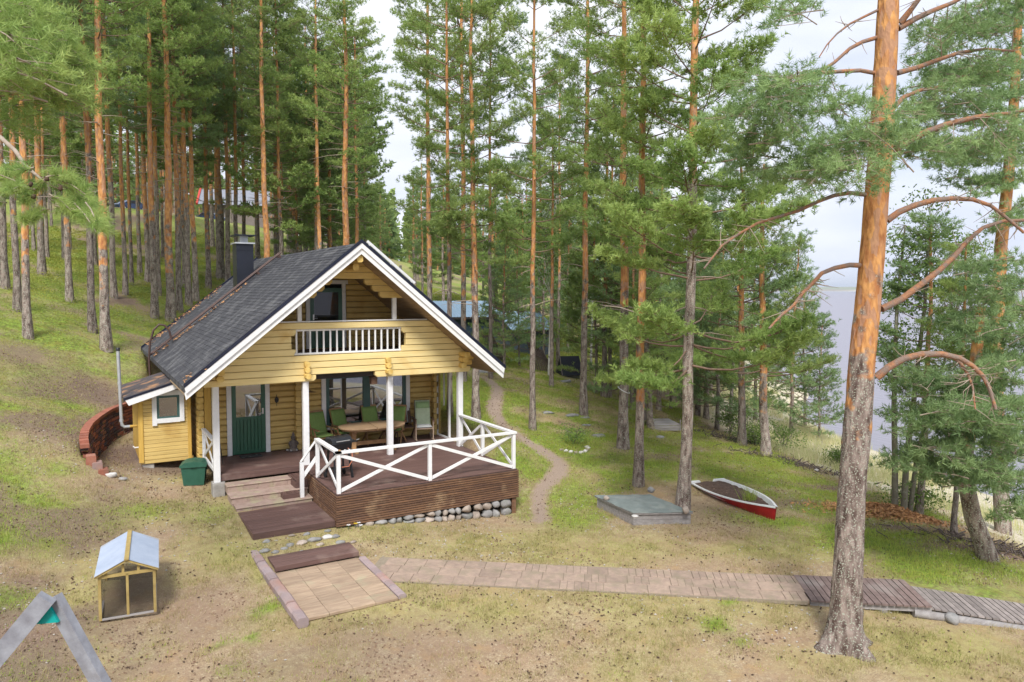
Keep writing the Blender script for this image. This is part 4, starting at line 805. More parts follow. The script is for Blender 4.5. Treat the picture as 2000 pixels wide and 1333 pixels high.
# white railing
rl=empty('deck_railing',(2.3,.05,0),'white painted railing with crossed braces around the deck','railing')
def W(a,b,w=.045,h=.09): return MB().bar(a,b,w,h)
def rp(x,y,z0,z1,w=.085): return box('railing_post',M['white'],rl,x-w/2,x+w/2,y-w/2,y+w/2,z0,z1,c=.006)
for x in (.06,2.3,4.65): rp(x,.06,.0,.9)
rp(.06,1.72,0,.9); rp(4.65,1.72,0,.9); rp(-.27,1.93,-.58,.36,.09)
W((.0,.06,.93),(4.72,.06,.93),.12,.05).build('top_rail',M['white'],rl); W((.06,-.0,.932),(.06,1.78,.932),.12,.046).build('top_rail',M['white'],rl); W((4.65,.12,.932),(4.65,3.08,.932),.12,.046).build('top_rail',M['white'],rl)
W((.06,1.76,.93),(-.27,1.97,.38),.11,.045).build('top_rail',M['white'],rl); W((.06,1.76,.50),(-.25,1.95,-.02),.04,.09).build('mid_rail',M['white'],rl)
for a_,b_2,y in ((.11,2.25,.06),(2.35,4.6,.06)):
    W((a_,y-.014,.86),(b_2,y-.014,.05),.025,.075).build('brace',M['white'],rl); W((a_,y+.014,.05),(b_2,y+.014,.86),.025,.075).build('brace',M['white'],rl)
for x,a_,b_2 in ((.06,.11,1.67),(4.65,.11,1.67),(4.65,1.77,3.05)):
    W((x-.014,a_,.86),(x-.014,b_2,.05),.025,.075).build('brace',M['white'],rl); W((x+.014,a_,.05),(x+.014,b_2,.86),.025,.075).build('brace',M['white'],rl)
lr=empty('side_railing',(-2.1,4.0,0),'short white railing at the left end of the porch','railing')
W((-2.08,3.25,.86),(-2.08,4.9,.86),.1,.05).build('top_rail',M['white'],lr); W((-2.08,3.25,.12),(-2.08,4.9,.12),.04,.09).build('bottom_rail',M['white'],lr); box('railing_post',M['white'],lr,-2.12,-2.04,4.82,4.9,-.0,.86)
W((-2.09,3.3,.8),(-2.09,4.85,.16),.025,.075).build('brace',M['white'],lr); W((-2.07,3.3,.16),(-2.07,4.85,.8),.025,.075).build('brace',M['white'],lr)
# steps
st=empty('stone_steps',(-1.0,2.5,-.7),'three reddish concrete steps leading up to the porch','steps')
for i,(y0,y1,z,x0) in enumerate(((2.74,3.12,-.20,-1.86),(2.22,2.74,-.36,-1.86),(1.80,2.22,-.50,-1.82))):
    nb=5; xs=np.linspace(x0,-.06,nb+1)
    for j in range(nb): box('step_block',M['stepst'],st,xs[j],xs[j+1]-.004,y0,y1+.02,z-.22,z-.04,c=.01)
    box('step_tread',M['stepst'],st,x0-.02,-.05,y0-.02,y1,z-.038,z,c=.012)
ws=empty('wooden_step',(-.35,2.5,-.6),'small brown slatted wooden step box beside the concrete steps','steps')
for i in range(4): box('slat',M['decky'],ws,-.70+i*.095,-.615+i*.095,1.96,2.44,-.40,-.372,c=.004)
for i in range(4): box('slat',M['decky'],ws,-.315+i*.075,-.245+i*.075,2.3,3.08,-.20,-.172,c=.004)
box('front_board',M['deckx'],ws,-.71,-.33,1.94,1.965,-.55,-.38,c=.004); box('side_board',M['decky'],ws,-.72,-.695,1.965,2.44,-.55,-.40,c=.004)
box('front_board',M['deckx'],ws,-.33,-.035,2.275,2.3,-.55,-.19,c=.004); box('side_board',M['decky'],ws,-.345,-.32,2.3,3.08,-.40,-.20,c=.004)
pf=empty('wooden_platform',(-.9,.95,-.75),'low brown wooden platform at the foot of the porch steps','platform')
n=16; wd=1.74/n
for i in range(n): y=.06+i*wd; box('platform_board',M['deckx'],pf,-1.80,-.045,y,y+wd-.012,-.625,-.60,c=.003)
box('platform_edge',M['deckx'],pf,-1.80,-.045,.04,.058,-.74,-.603,c=.003); box('platform_edge',M['decky'],pf,-1.82,-1.802,.04,1.80,-.72,-.603,c=.003); box('platform_edge',M['decky'],pf,-.043,-.036,.04,1.80,-.74,-.603,c=.002)
pk=empty('plank_step',(-.9,-1.25,-.85),'single low step of two wide brown planks above the paved patio','steps')
for i in range(5): box('plank',M['deckx'],pk,-1.74,-.06,-1.60+i*.125,-1.48+i*.125,-.81,-.775,c=.004)
for x in (-1.68,-.93,-.2): box('bearer',M['decky'],pk,x,x+.07,-1.57,-1.0,-.92,-.812,c=.003)
box('plank_edge',M['deckx'],pk,-1.74,-.06,-1.625,-1.603,-.87,-.777,c=.003)
# patio slabs
pt=empty('paved_patio',(-.95,-2.6,-.93),'small patio of buff concrete slabs in four columns below the plank step','paving')
for i in range(4):
    for j in range(6):
        x=-1.76+i*.415; y=-1.55-j*.385+(i%2)*.0
        box('slab',M['tile'],pt,x,x+.408,y-.378,y,-.96,-.905+rs.uniform(-.004,.004),c=.008)
kb=empty('stone_kerb',(-1.87,-2,-.9),'red and grey stone kerb on the left side of the patio','kerb')
y=.0
for i in range(11):
    l=rs.uniform(.3,.42); x=-1.9+.02*i*.3; box('kerb_stone',M['kerb'],kb,x-.09,x+.10,y-l+.008,y,-.98,-.80+.008*(i%3)-.002*i,c=.035); y-=l
    if y<-3.7: break
kb=empty('stone_kerb',(.02,-2.6,-.9),'grey kerb of rounded stones on the right side of the patio','kerb')
y=-1.66
for i in range(9):
    l=.24; x=-.02+.0*i; box('kerb_stone',M['kerb'],kb,x-.06,x+.10,y-l+.008,y,-.98,-.875,c=.03); y-=l
# path of slabs
pp=empty('paved_path',(3.3,-4.6,-.93),'long path of buff and reddish slabs running from the patio to the boardwalk','path')
dv=(PB-PA)/np.linalg.norm(PB-PA); nv=np.array([-dv[1],dv[0]]); Lp=np.linalg.norm(PB-PA)+.35; w_=.405; n=int(Lp/w_)
for i in range(n):
    for j in range(3):
        if rs.random()<.4:
            subs=[(0,.33),(.33,.66),(.66,1)]
        else: subs=[(0,1)]
        for s0,s1 in subs:
            c=PA+dv*(i+(j%3)*.12+s0)*w_; a_=c+nv*(-.57+j*.38); mb=MB()
            l=(s1-s0)*w_-.008; z=-.915+rs.uniform(-.007,.007)+.0*i; q=[a_,a_+dv*l,a_+dv*l+nv*.366,a_+nv*.366]
            V=[(p[0],p[1],z-.06) for p in q]+[(p[0],p[1],z-.006) for p in q]+[tuple(np.append(p*.975+sum(q)/4*.025,z)) for p in q]
            mb.add(V,[(0,1,5,4),(1,2,6,5),(2,3,7,6),(3,0,4,7),(4,5,9,8),(5,6,10,9),(6,7,11,10),(7,4,8,11),(8,9,10,11)]).build('slab',M['tilep'],pp)
q=[PA-nv*.6-dv*.1,PB-nv*.6+dv*.3,PB+nv*.6+dv*.3,PA+nv*.6-dv*.1]; MB().add([(a_[0],a_[1],-.99) for a_ in q]+[(a_[0],a_[1],-.927) for a_ in q],[(4,5,6,7),(0,1,5,4),(1,2,6,5),(2,3,7,6),(3,0,4,7)]).build('joint_bed',M['sand'],pp)
# boardwalk
bw=empty('boardwalk',(7.6,-7.6,-1.0),'brown slatted wooden boardwalk starting at the end of the slab path','boardwalk')
E0=PA+dv*(n*w_+.02)
def planks(par,o0,L_,wid,z0,z1,mname,pw=.12,gap=.014,logs=False,nm='plank'):
    k=int(L_/pw)
    for i in range(k):
        t0=i*pw; a_=o0+dv*t0-nv*wid/2; b_2=o0+dv*(t0+pw-gap)-nv*wid/2; f=lambda t:z0+(z1-z0)*t/L_
        V=[]
        for h in (-.03,0):
            for q,t in ((a_,t0),(b_2,t0+pw),(b_2+nv*wid,t0+pw),(a_+nv*wid,t0)): V.append((q[0]+nv[0]*rs.uniform(-.01,.01),q[1],f(t)+h))
        MB().add(V,[(3,2,1,0),(4,5,6,7),(0,1,5,4),(1,2,6,5),(2,3,7,6),(3,0,4,7)]).build(nm,M[mname],par)
planks(bw,E0,2.05,1.18,-.905,-.905,'brwood')
for s in (-.5,.5):
    a_=E0+nv*s; b_2=E0+dv*2.05+nv*s; MB().bar((a_[0],a_[1],-.99),(b_2[0],b_2[1],-.99),.06,.10).build('joist',M['greywood'],bw)
q=E0+dv*1.25-nv*.5; box('support',M['greywood'],bw,q[0]-.06,q[0]+.06,q[1]-.06,q[1]+.06,-1.3,-1.04)
bw2=empty('boardwalk',(9.3,-8.8,-1.15),'grey sloping boardwalk on round logs leading down towards the shore','boardwalk')
E1=E0+dv*2.0; planks(bw2,E1,6.5,1.0,-.97,-1.75,'brwood2')
for s in (-.52,.5):
    a_=E1+nv*s-dv*.25; b_2=E1+dv*6.5+nv*s; MB().tube([(a_[0],a_[1],-1.07),(b_2[0],b_2[1],-1.84)],[.075,.10],10).build('log_bearer',M['greywood'],bw2)
q=E1-nv*.6+dv*.35; o=stone('boulder',M['stone'],(q[0],q[1],gh(*q)+.05),(.14,.11,.12),seed=77); tag(o,'grey boulder wedged under the edge of the boardwalk','rock')
# loose stones below the platform
for i,(u,v,s) in enumerate(((515,1078,.12),(538,1080,.09),(567,1066,.12),(590,1064,.13),(614,1057,.15),(640,1052,.14),(588,1080,.09),(626,1066,.10),(655,1050,.11),(665,1062,.10),(520,1060,.1),(570,1049,.08),(600,1045,.09),(640,1040,.08),(556,1075,.08),(690,1062,.08))):
    p,_=hit(u,v); o=stone('stone',M['whitestone' if i==5 else ('stonepink' if i%4==3 else 'stone')],(p[0],p[1],p[2]+.01),(s,s*.75,s*.45),seed=200+i)
    tag(o,'pale pinkish white stone, the brightest in the patch behind the plank step' if i==5 else 'flat rounded stone bedded in moss between platform and plank step','stone',group=None if i==5 else 'stones between platform and plank step')
# ------------------------------------------------------------------ curved retaining wall
rw=empty('retaining_wall',(-4.6,7.5,0),'curved retaining wall of red and dark stone courses behind the annex','retaining wall')
Wp=np.array(WALL); seg=np.r_[0,np.cumsum(np.linalg.norm(np.diff(Wp[:,:2],axis=0),axis=1))]
def wpos(s): return np.array([np.interp(s,seg,Wp[:,k]) for k in range(3)])
bl=.42; nb=int(seg[-1]/bl); crs=9
for c in range(crs):
    for i in range(nb):
        s0=i*bl+(c%2)*bl/2; s1=min(s0+bl-.01,seg[-1])
        if s1-s0<.08: continue
        a_=wpos(s0); b_2=wpos(s1); H0=.98
        t_=(b_2-a_)[:2]; t_/=np.linalg.norm(t_); nrm=np.array([-t_[1],t_[0]]) # towards the inside (+x)
        if nrm[0]<0: nrm=-nrm
        za=-.06+(a_[2]+.06-.1)*c/crs; zb=-.06+(a_[2]+.06-.1)*(c+1)/crs-.02; lean=.16*(1-c/crs)
        off=lean+rs.uniform(-.012,.012); P=[a_[:2]+nrm*(off-.16),b_2[:2]+nrm*(off-.16),b_2[:2]+nrm*off,a_[:2]+nrm*off]
        V=[(p[0],p[1],za) for p in P]+[(p[0],p[1],zb) for p in P]
        MB().add(V,[(0,3,2,1),(4,5,6,7),(0,1,5,4),(1,2,6,5),(2,3,7,6),(3,0,4,7)]).build('block',M['brickdark' if rs.random()<.62 else 'brickred'],rw)
for i in range(int(seg[-1]/.22)):
    s0=i*.22; a_=wpos(s0); b_2=wpos(min(s0+.212,seg[-1])); t_=(b_2-a_)[:2]; t_/=np.linalg.norm(t_); nrm=np.array([-t_[1],t_[0]]); nrm=nrm if nrm[0]>0 else -nrm
    P=[a_[:2]-nrm*.15,b_2[:2]-nrm*.15,b_2[:2]+nrm*.05,a_[:2]+nrm*.05]; z=a_[2]-.10
    V=[(p[0],p[1],z) for p in P]+[(p[0],p[1],z+.09) for p in P]; MB().add(V,[(0,3,2,1),(4,5,6,7),(0,1,5,4),(1,2,6,5),(2,3,7,6),(3,0,4,7)]).build('cap_block',M['brickred'],rw)
for i,(x,y,z) in enumerate(((-4.69,4.72,.50),(-4.56,4.63,.34),(-4.44,4.5,.18),(-4.30,4.62,.02),(-4.15,4.70,-.13),(-4.0,4.72,-.27))):
    box('cap_block',M['brickred' if i in(0,2,3,5) else 'kerb'],rw,x-.11,x+.11,y-.16,y+.16,z-.32,z,c=.02)
p=at(218,955,Z=-.32); o=stone('rock',M['whitestone'],(p[0],p[1],gh(p[0],p[1])+.04),(.17,.10,.09),seed=90); tag(o,'white rock lying at the lower end of the curved retaining wall','rock')
p=at(240,955,Z=-.36); o=stone('rock',M['stone'],(p[0],p[1],gh(p[0],p[1])+.0),(.12,.09,.06),seed=91); tag(o,'grey stone beside the white rock near the retaining wall','rock')

# pine litter lying on the roof along the ladder and the far verge
r=np.random.default_rng(31); Q=[]
for n_,yc,sy,x0,x1 in ((260,9.85,.08,-2.8,-1.2),(80,9.87,.05,-1.2,.2),(500,14.0,.35,-2.7,.0),(90,10.5,.3,-2.8,-1.6),(60,2.6,.3,-2.8,-2.3)):
    x=r.uniform(x0,x1,n_); y=yc+r.normal(0,sy,n_); k=fbm(x*1.5,y,.6,3,3)>.45; Q+=[onroof(a,b,.025) for a,b in zip(x[k],y[k])]
me=trimesh('roof_litter',leafquads(np.array(Q),.035,r,.3),4,M['chips'],tint=r.random(len(Q))*.6); tag(link('roof_litter',me),kind='stuff',cat='litter',label='orange brown pine litter caught on the shingle roof along the ladder')
# ------------------------------------------------------------------ porch furniture
def local(par):   # build in local coordinates of par
    return dict(parent=par,rel=False)
def copytree(o,loc,rz,label,parent=None):
    c=o.copy(); C.objects.link(c); c.parent=parent
    if parent is None: c.location=loc; c.rotation_euler=(0,0,rz); c['label']=label
    for ch in list(o.children):
        d=ch.copy(); C.objects.link(d); d.parent=c
        for g in ch.children: e=g.copy(); C.objects.link(e); e.parent=d
    return c
def cushion(w,l,t,n,y0,z0,tilt):
    """padded cushion in local coords running from (y0,z0) backwards/upwards with quilting rolls"""
    mb=MB(); ns=n*4; nw=8; V=[]
    dy,dz=math.cos(tilt),math.sin(tilt); ny_,nz_=-dz,dy
    for side in (1,-1):
        for i in range(ns+1):
            s=i/ns; q=abs(math.sin(math.pi*s*n))**.5 if side>0 else 1
            e=min(1,min(s,1-s)*14)**.5
            for j in range(nw+1):
                x=(j/nw-.5); ex=min(1,(0.5-abs(x))*9+.05)**.5
                h=side*t/2*(.55+.45*q)*e*ex
                V.append((x*w,y0+dy*s*l+ny_*(h+t/2),z0+dz*s*l+nz_*(h+t/2)))
    F=[];k=(ns+1)*(nw+1)
    for i in range(ns):
        for j in range(nw):
            a=i*(nw+1)+j; F.append((a,a+1,a+nw+2,a+nw+1)); F.append((k+a+nw+1,k+a+nw+2,k+a+1,k+a))
    for i in range(ns): a=i*(nw+1); F.append((a,a+nw+1,k+a+nw+1,k+a)); a+=nw; F.append((k+a,k+a+nw+1,a+nw+1,a))
    for j in range(nw): F.append((j+1,j,k+j,k+j+1)); a=ns*(nw+1)+j; F.append((a,a+1,k+a+1,k+a))
    return mb.add(V,F,0,True)
def armchair(name,loc,rz,label,cus,wood,group):
    t=empty(name,loc,label,'chair',group,rz)     # faces -y
    for s in (-1,1):
        x=s*.27
        MB().bar((x,-.26,0),(x,-.02,.62),.03,.045).build('front_leg',M[wood],**local(t)); MB().bar((x,.26,0),(x,-.20,.42),.03,.045).build('rear_leg',M[wood],**local(t))
        MB().bar((x,-.30,.62),(x,.22,.64),.055,.028).build('armrest',M[wood],**local(t)); MB().bar((x*.86,.10,.36),(x*.86,.38,1.08),.03,.045).build('back_post',M[wood],**local(t))
    for i in range(5): MB().box(-.24,.24,-.24+i*.095,-.17+i*.095,.38,.40).build('seat_slat',M[wood],**local(t))
    for i in range(5): x=-.18+i*.09; MB().bar((x,.15,.48),(x,.37,1.04),.05,.015).build('back_slat',M[wood],**local(t))
    MB().bar((-.24,.385,1.06),(.24,.385,1.06),.03,.07).build('top_slat',M[wood],**local(t))
    if cus:
        cushion(.48,.48,.07,2,-.26,.40,R(3)).build('seat_cushion',M[cus],**local(t)); cushion(.48,.66,.07,3,.14,.42,R(70)).build('back_cushion',M[cus],**local(t))
    return t
g='green cushioned armchairs around the porch table'
a1=armchair('garden_armchair',(1.02,4.62,0),R(14),'leftmost green cushioned armchair, half behind the second white post','cushion','teak',g)
copytree(a1,(1.72,4.80,0),R(18),'green cushioned armchair at the left end of the oval table, second from the left')
copytree(a1,(2.62,4.82,0),R(3),'green cushioned armchair behind the middle of the oval table, below the window mullion')
copytree(a1,(3.18,4.52,0),R(-42),'green cushioned armchair at the right end of the table, partly behind the white post')
armchair('garden_armchair',(3.66,4.90,0),R(-8),'bare dark brown slatted wooden armchair between the table and the rocking chair',None,'darkteak',None)
# rocking chair
t=empty('rocking_chair',(4.12,4.52,0),'pale wooden rocking chair with a light green cushion by the corner','chair',None,R(-16))
for s in (-1,1):
    x=s*.26; MB().tube([(x,-.42,.08),(x,-.25,.03),(x,0,.015),(x,.28,.035),(x,.50,.10)],.017,7).build('rocker',M['pinewood'],**local(t))
    for y,z0,z1,y1 in ((-.25,.03,.62,-.25),(.22,.03,.40,.18)): MB().tube([(x,y,z0),(x,(y+y1)/2,(z0+z1)/2),(x,y1,z1)],[.017,.022,.017],7).build('leg',M['pinewood'],**local(t))
    MB().tube([(x*1.05,-.33,.62),(x*1.08,-.1,.64),(x,.20,.64)],.024,7).build('armrest',M['darkteak'],**local(t)); MB().tube([(x*.9,.2,.40),(x*.86,.33,.8),(x*.84,.40,1.14)],.02,7).build('back_post',M['darkteak'],**local(t))
for i in range(6): x=-.18+i*.072; MB().tube([(x,.21,.42),(x,.33,.8),(x,.39,1.1)],.010,5).build('spindle',M['darkteak'],**local(t))
MB().bar((-.24,.40,1.12),(.24,.40,1.12),.03,.09).build('top_rail',M['darkteak'],**local(t)); MB().box(-.26,.26,-.27,.22,.37,.40).build('seat',M['pinewood'],**local(t))
cushion(.46,.48,.06,1,-.27,.40,R(2)).build('seat_cushion',M['boatwhite'],**local(t)); cushion(.46,.76,.06,1,.14,.43,R(72)).build('back_cushion',M['cushionpale'],**local(t)); cushion(.42,.20,.07,1,.235,.93,R(72)).build('head_cushion',M['cushionhead'],**local(t))
# table
t=empty('garden_table',(2.28,3.98,0),'oval wooden table with rounded ends in the middle of the porch','table',None,R(-3))
def halftop(s):
    P=[(s*.012,-.52)]; 
    for i in range(13): a=-math.pi/2+math.pi*i/12; P.append((s*(.34+.62*max(0,math.cos(a))**.9),.52*math.sin(a)))
    P.append((s*.012,.52)); return P if s>0 else P[::-1]
for s in (-1,1):
    MB().prism(halftop(s),2,.69,.72).build('table_top',M['teaktop'],**local(t)); P=[(x*.93,y*.9) for x,y in halftop(s)]; MB().prism(P,2,.63,.69).build('apron',M['teak'],**local(t))
    x=s*.55; MB().box(x-.05,x+.05,-.30,.30,.57,.63).build('cross_beam',M['teak'],**local(t)); MB().box(x-.06,x+.06,-.09,.09,.10,.57).build('leg',M['teak'],**local(t)); MB().box(x-.05,x+.05,-.36,.36,.0,.10).build('foot',M['teak'],**local(t))
MB().box(-.5,.5,-.03,.03,.17,.28).build('stretcher',M['teak'],**local(t))
# gas grill
t=empty('gas_grill',(.50,1.45,0),'black gas grill with a round lid behind the left corner of the railing','grill',None,R(12))
k=MB(); n=14
P=[(-.0,0)]+[]
lid=[(.20*math.cos(a),.17*math.sin(a)) for a in [math.pi*i/10 for i in range(11)]]
MB().prism(lid,0,-.27,.27).build('lid',M['black'],**local(t)); bo=[(-.20,0),(-.16,-.16),(.16,-.16),(.20,0)]; MB().prism(bo,0,-.26,.26).build('firebox',M['black'],**local(t))
for o in t.children: o.location=(0,0,.86)
MB().tube([(-.18,-.235,.93),(.18,-.235,.93)],.014,7).build('lid_handle',M['steel'],**local(t)); MB().add([(-.14,-.168,.915),(.14,-.168,.915),(.14,-.105,.995),(-.14,-.105,.995)],[(0,1,2,3)]).build('badge_plate',M['steel'],**local(t))
MB().box(.27,.46,-.14,.14,.84,.86).build('side_shelf',M['black'],**local(t)); MB().tube([(.44,-.1,.88),(.52,-.1,.89)],.012,6).build('shelf_handle',M['steel'],**local(t))
for s in (-1,1):
    MB().bar((s*.19,-.13,.72),(s*.24,-.24,0),.045,.045).build('leg',M['black'],**local(t)); MB().bar((s*.19,.13,.72),(s*.24,.20,0.03),.045,.045).build('leg',M['black'],**local(t))
for s in (-1,1): MB().tube([(s*.27,.2,.07),(s*.24,.2,.07)],.07,14).build('wheel',M['tyre'],**local(t))
MB().box(-.2,.2,-.15,.15,.22,.24).build('bottom_shelf',M['black'],**local(t))
MB().tube([(.16,-.15,.74),(.22,-.26,.62),(.21,-.30,.45),(.12,-.28,.30),(.03,-.1,.26)],.011,6).build('gas_hose',M['hose'],**local(t))
t=empty('things_on_rail',(.10,.05,.955),'small brass and glass bits lying on the corner of the white railing','ornament')
for x,y,r_ in ((.0,.05,.035),(.12,.02,.028),(.22,.03,.022)): MB().lathe([(r_*.9,0),(r_,.01),(r_*.9,.025),(r_*.3,.03)],(x,y,0),10).build('dish',M['teak' if x<.05 else 'steel'],**local(t))
# gnome statue, mat, wall ornaments, lantern
t=empty('garden_statue',(.30,5.0,0),'small grey brown cast garden figure standing by the wall next to the door','statue')
MB().lathe([(.13,0),(.14,.04),(.10,.07)],n=12).build('plinth',M['gnome'],**local(t)); MB().lathe([(.10,.07),(.115,.14),(.09,.24),(.07,.30)],n=12,sy=.85).build('body',M['gnome'],**local(t)); MB().lathe([(.03,.29),(.06,.33),(.062,.37),(.04,.41)],n=12).build('head',M['gnome'],**local(t))
MB().lathe([(.085,.385),(.05,.41),(.035,.47),(.012,.53)],n=12).build('hat',M['gnome'],**local(t))
for s in (-1,1): MB().tube([(s*.08,0,.27),(s*.13,-.03,.20),(s*.07,-.09,.17)],.025,7).build('arm',M['gnome'],**local(t))
for i,(dx,dy,s) in enumerate(((-.17,-.05,.05),(-.10,-.15,.045),(.05,-.17,.04))): o=stone('stone',M['stone'],(.30+dx,5.0+dy,.035),(s,s*.8,s*.8),seed=300+i,sub=1); tag(o,'small round stone at the foot of the garden statue','stone','stones at the foot of the statue')
o=MB().box(-1.17,-.62,4.66,5.0,.003,.018).build('doormat',M['rug']); tag(o,'dark patterned doormat in front of the green front door','doormat')
t=empty('wall_ornament',(-.10,5.18,1.45),'black wrought iron ornament on the wall right of the front door','ornament')
MB().lathe([(.015,-.08),(.05,-.04),(.06,.03),(.03,.08),(.01,.1)],n=10,sy=.4).build('body',M['iron'],**local(t)); MB().tube([(0,0,-.08),(0,0,-.17)],.008,5).build('clapper',M['iron'],**local(t)); MB().tube([(0,.02,.08),(0,-.02,.13),(0,.02,.15)],.01,5).build('hook',M['iron'],**local(t))
t=empty('wall_ornament',(.86,5.19,1.62),'flat brown oval plaque hung on the wall left of the big window','ornament')
MB().lathe([(.02,-.02),(.17,-.005),(.17,.005),(.02,.02)],n=14,sy=.25,m=0).build('plaque',M['darkteak'],**local(t)).rotation_euler=(0,R(8),0); MB().tube([(0,0,.0),(0,.02,.06)],.006,5).build('hook',M['iron'],**local(t))
t=empty('hanging_lantern',(2.10,3.35,1.98),'dark brown square lantern hanging under the gable beam near the third post','lantern')
MB().box(-.085,.085,-.085,.085,0,.20).build('body',M['darkteak'],**local(t)); MB().add([(-.11,-.11,.2),(.11,-.11,.2),(.11,.11,.2),(-.11,.11,.2),(0,0,.27)],[(0,1,4),(1,2,4),(2,3,4),(3,0,4),(3,2,1,0)]).build('lantern_roof',M['darkteak'],**local(t)); MB().tube([(0,0,.26),(0,0,.34)],.006,5).build('hook',M['iron'],**local(t))
o=MB().tube([(-1.72,4.2,0.02),(-1.84,4.95,1.75)],.013,7).build('broom_handle',M['iron']); tag(o,'thin dark pole leaning against the wall left of the front door','pole')
# green bin
t=empty('storage_bin',(-2.42,4.25,-.42),'dark green plastic grit bin with a rounded lid beside the post footing','bin',None,R(-14))
for o in [t]: o.location=(-2.40,4.30,gh(-2.40,4.3)-.01)
mb=MB(); mb.add([(-.24,-.20,0),(.24,-.20,0),(.24,.20,0),(-.24,.20,0),(-.29,-.24,.48),(.29,-.24,.48),(.29,.24,.48),(-.29,.24,.48)],[(3,2,1,0),(0,1,5,4),(1,2,6,5),(2,3,7,6),(3,0,4,7),(4,5,6,7)]).build('tub',M['binp'],**local(t))
P=[(-.32,.48),(.32,.48),(.32,.53),(.20,.60),(0,.625),(-.20,.60),(-.32,.53)]; MB().prism([(a_,b_2) for a_,b_2 in P],1,-.27,.27).build('lid',M['binp'],**local(t)); MB().box(-.07,.07,-.29,-.268,.485,.515).build('handle',M['binp'],**local(t))
# ------------------------------------------------------------------ rabbit hutch
HZ=gh(-4.25,-1.5); HA=R(-5)
t=empty('wire_hutch',(-4.29,-2.24,HZ-.02),'small timber framed mesh cage with a pale gable roof standing on the grass','hutch',None,HA)
def HB(n,m_,*a): return MB().box(*a).build(n,M[m_],**local(t))
Wd,Dp,Hh=.43,1.5,.76
for x in (-Wd,Wd-.045):
    for y in (0,Dp-.045): HB('corner_post','hutchwood',x,x+.045,y,y+.045,0,Hh)
HB('centre_post','hutchwood',-.02,.02,.0,.03,.03,Hh-.02); HB('front_beam','hutchwood',-Wd+.045,Wd-.045,.0,.035,Hh-.05,Hh); HB('rear_beam','hutchwood',-Wd+.045,Wd-.045,Dp-.035,Dp,Hh-.05,Hh); HB('front_sill','greywood',-Wd+.045,Wd-.045,.0,.035,0,.03)
for x in (-Wd,Wd-.035): HB('side_rail','hutchwood',x,x+.035,.045,Dp-.045,Hh-.045,Hh); HB('side_rail','greywoody',x,x+.035,.045,Dp-.045,0,.04)
for x,nm in ((-.08,'king_post'),(.15,'vent_post')): HB(nm,'hutchwood',x,x+.04,.02,.05,Hh,Hh+.13)
for x0,x1 in ((-Wd+.045,-.02),(.02,Wd-.045)): MB().box(x0,x1,.014,.018,.03,Hh-.05).build('mesh_panel',M['mesh'],**local(t))
for x in (-Wd+.015,Wd-.02): MB().box(x,x+.004,.045,Dp-.045,.04,Hh-.045).build('mesh_panel',M['mesh'],**local(t))
MB().box(-Wd+.045,Wd-.045,Dp-.02,Dp-.016,.03,Hh-.05).build('mesh_panel',M['mesh'],**local(t))
for s in (-1,1):
    ns=26; V=[];  # corrugated sheet, ribs running up the slope
    for i in range(ns*3+1):
        y=-.06+i*(Dp+.12)/(ns*3); h=.008*math.cos(2*math.pi*i/3)
        V+= [(s*.03,y,Hh+.225+h),(s*(Wd+.05),y,Hh+.0+h)]
    F=[(2*i,2*i+1,2*i+3,2*i+2) if s<0 else (2*i,2*i+2,2*i+3,2*i+1) for i in range(ns*3)]
    MB().add(V,F,0,False).build('roof_sheet',M['acryl'],**local(t))
    for y in (-.05,Dp+.01): MB().bar((0,y+.02,Hh+.215),(s*(Wd+.04),y+.02,Hh-.01),.03,.03).build('rafter',M['hutchwood'],**local(t))
MB().box(-.035,.035,-.07,Dp+.07,Hh+.228,Hh+.25).build('ridge_board',M['hutchwood'],**local(t))
# ------------------------------------------------------------------ swing frame, lower left
A=at(92,1172,D=6.4); f1=at(455,1800,Z=-1.05); f2=at(-520,1905,Z=-1.0); A2=A+np.array([0,0,.03])
t=empty('swing_frame',tuple((f1+f2)/2),'weathered grey timber A frame of a swing at the lower left edge','swing frame')
vw=-FW; d=(f2-A); d/=np.linalg.norm(d); MB().bar(A-d*.05+vw*.055,f2,.10,.15,up=(0,0,1)).build('leg',M['swing'],t); MB().bar(A2+(A-f1)/np.linalg.norm(A-f1)*-.03-vw*.06,f1,.09,.12).build('leg',M['swing'],t)
a_=A+(f1-A)/np.linalg.norm(f1-A)*.42+vw*.0; b_2=A+(f2-A)/np.linalg.norm(f2-A)*.50; pa_=A+(f1-A)*.03; tri=[A+(f1-A)/np.linalg.norm(f1-A)*.06,A+(f1-A)/np.linalg.norm(f1-A)*.22,A+(f2-A)/np.linalg.norm(f2-A)*.26,A+(f2-A)/np.linalg.norm(f2-A)*.06]
V=[p-vw*.01 for p in tri]+[p+vw*.02 for p in tri]; MB().add(V,[(0,1,2,3),(7,6,5,4),(0,4,5,1),(1,5,6,2),(2,6,7,3),(3,7,4,0)]).build('corner_bracket',M['turq'],t)
# ------------------------------------------------------------------ covered hatch
P4=[at(1237,1032,Z=-1.05)[:2],at(1347,1030,Z=-1.05)[:2]]; P4=[np.array(p) for p in P4]; ev=P4[1]-P4[0]; ew=np.linalg.norm(ev); ev/=ew; fv=np.array([-ev[1],ev[0]])
back=at(1178,978,Z=-.72)[:2]-P4[0]; dl=1.55; fv2=back/np.linalg.norm(back)
t=empty('hatch_box',((P4[0]+ev*ew/2+fv2*.8)[0],(P4[0]+ev*ew/2+fv2*.8)[1],-1.0),'low grey board box with a grey green felt lid on the lawn','box')
def quadprism(P,z0,z1): V=[(p[0],p[1],z0 if np.isscalar(z0) else z0[i]) for i,p in enumerate(P)]+[(p[0],p[1],z1 if np.isscalar(z1) else z1[i]) for i,p in enumerate(P)]; return MB().add(V,[(3,2,1,0),(4,5,6,7),(0,1,5,4),(1,2,6,5),(2,3,7,6),(3,0,4,7)])
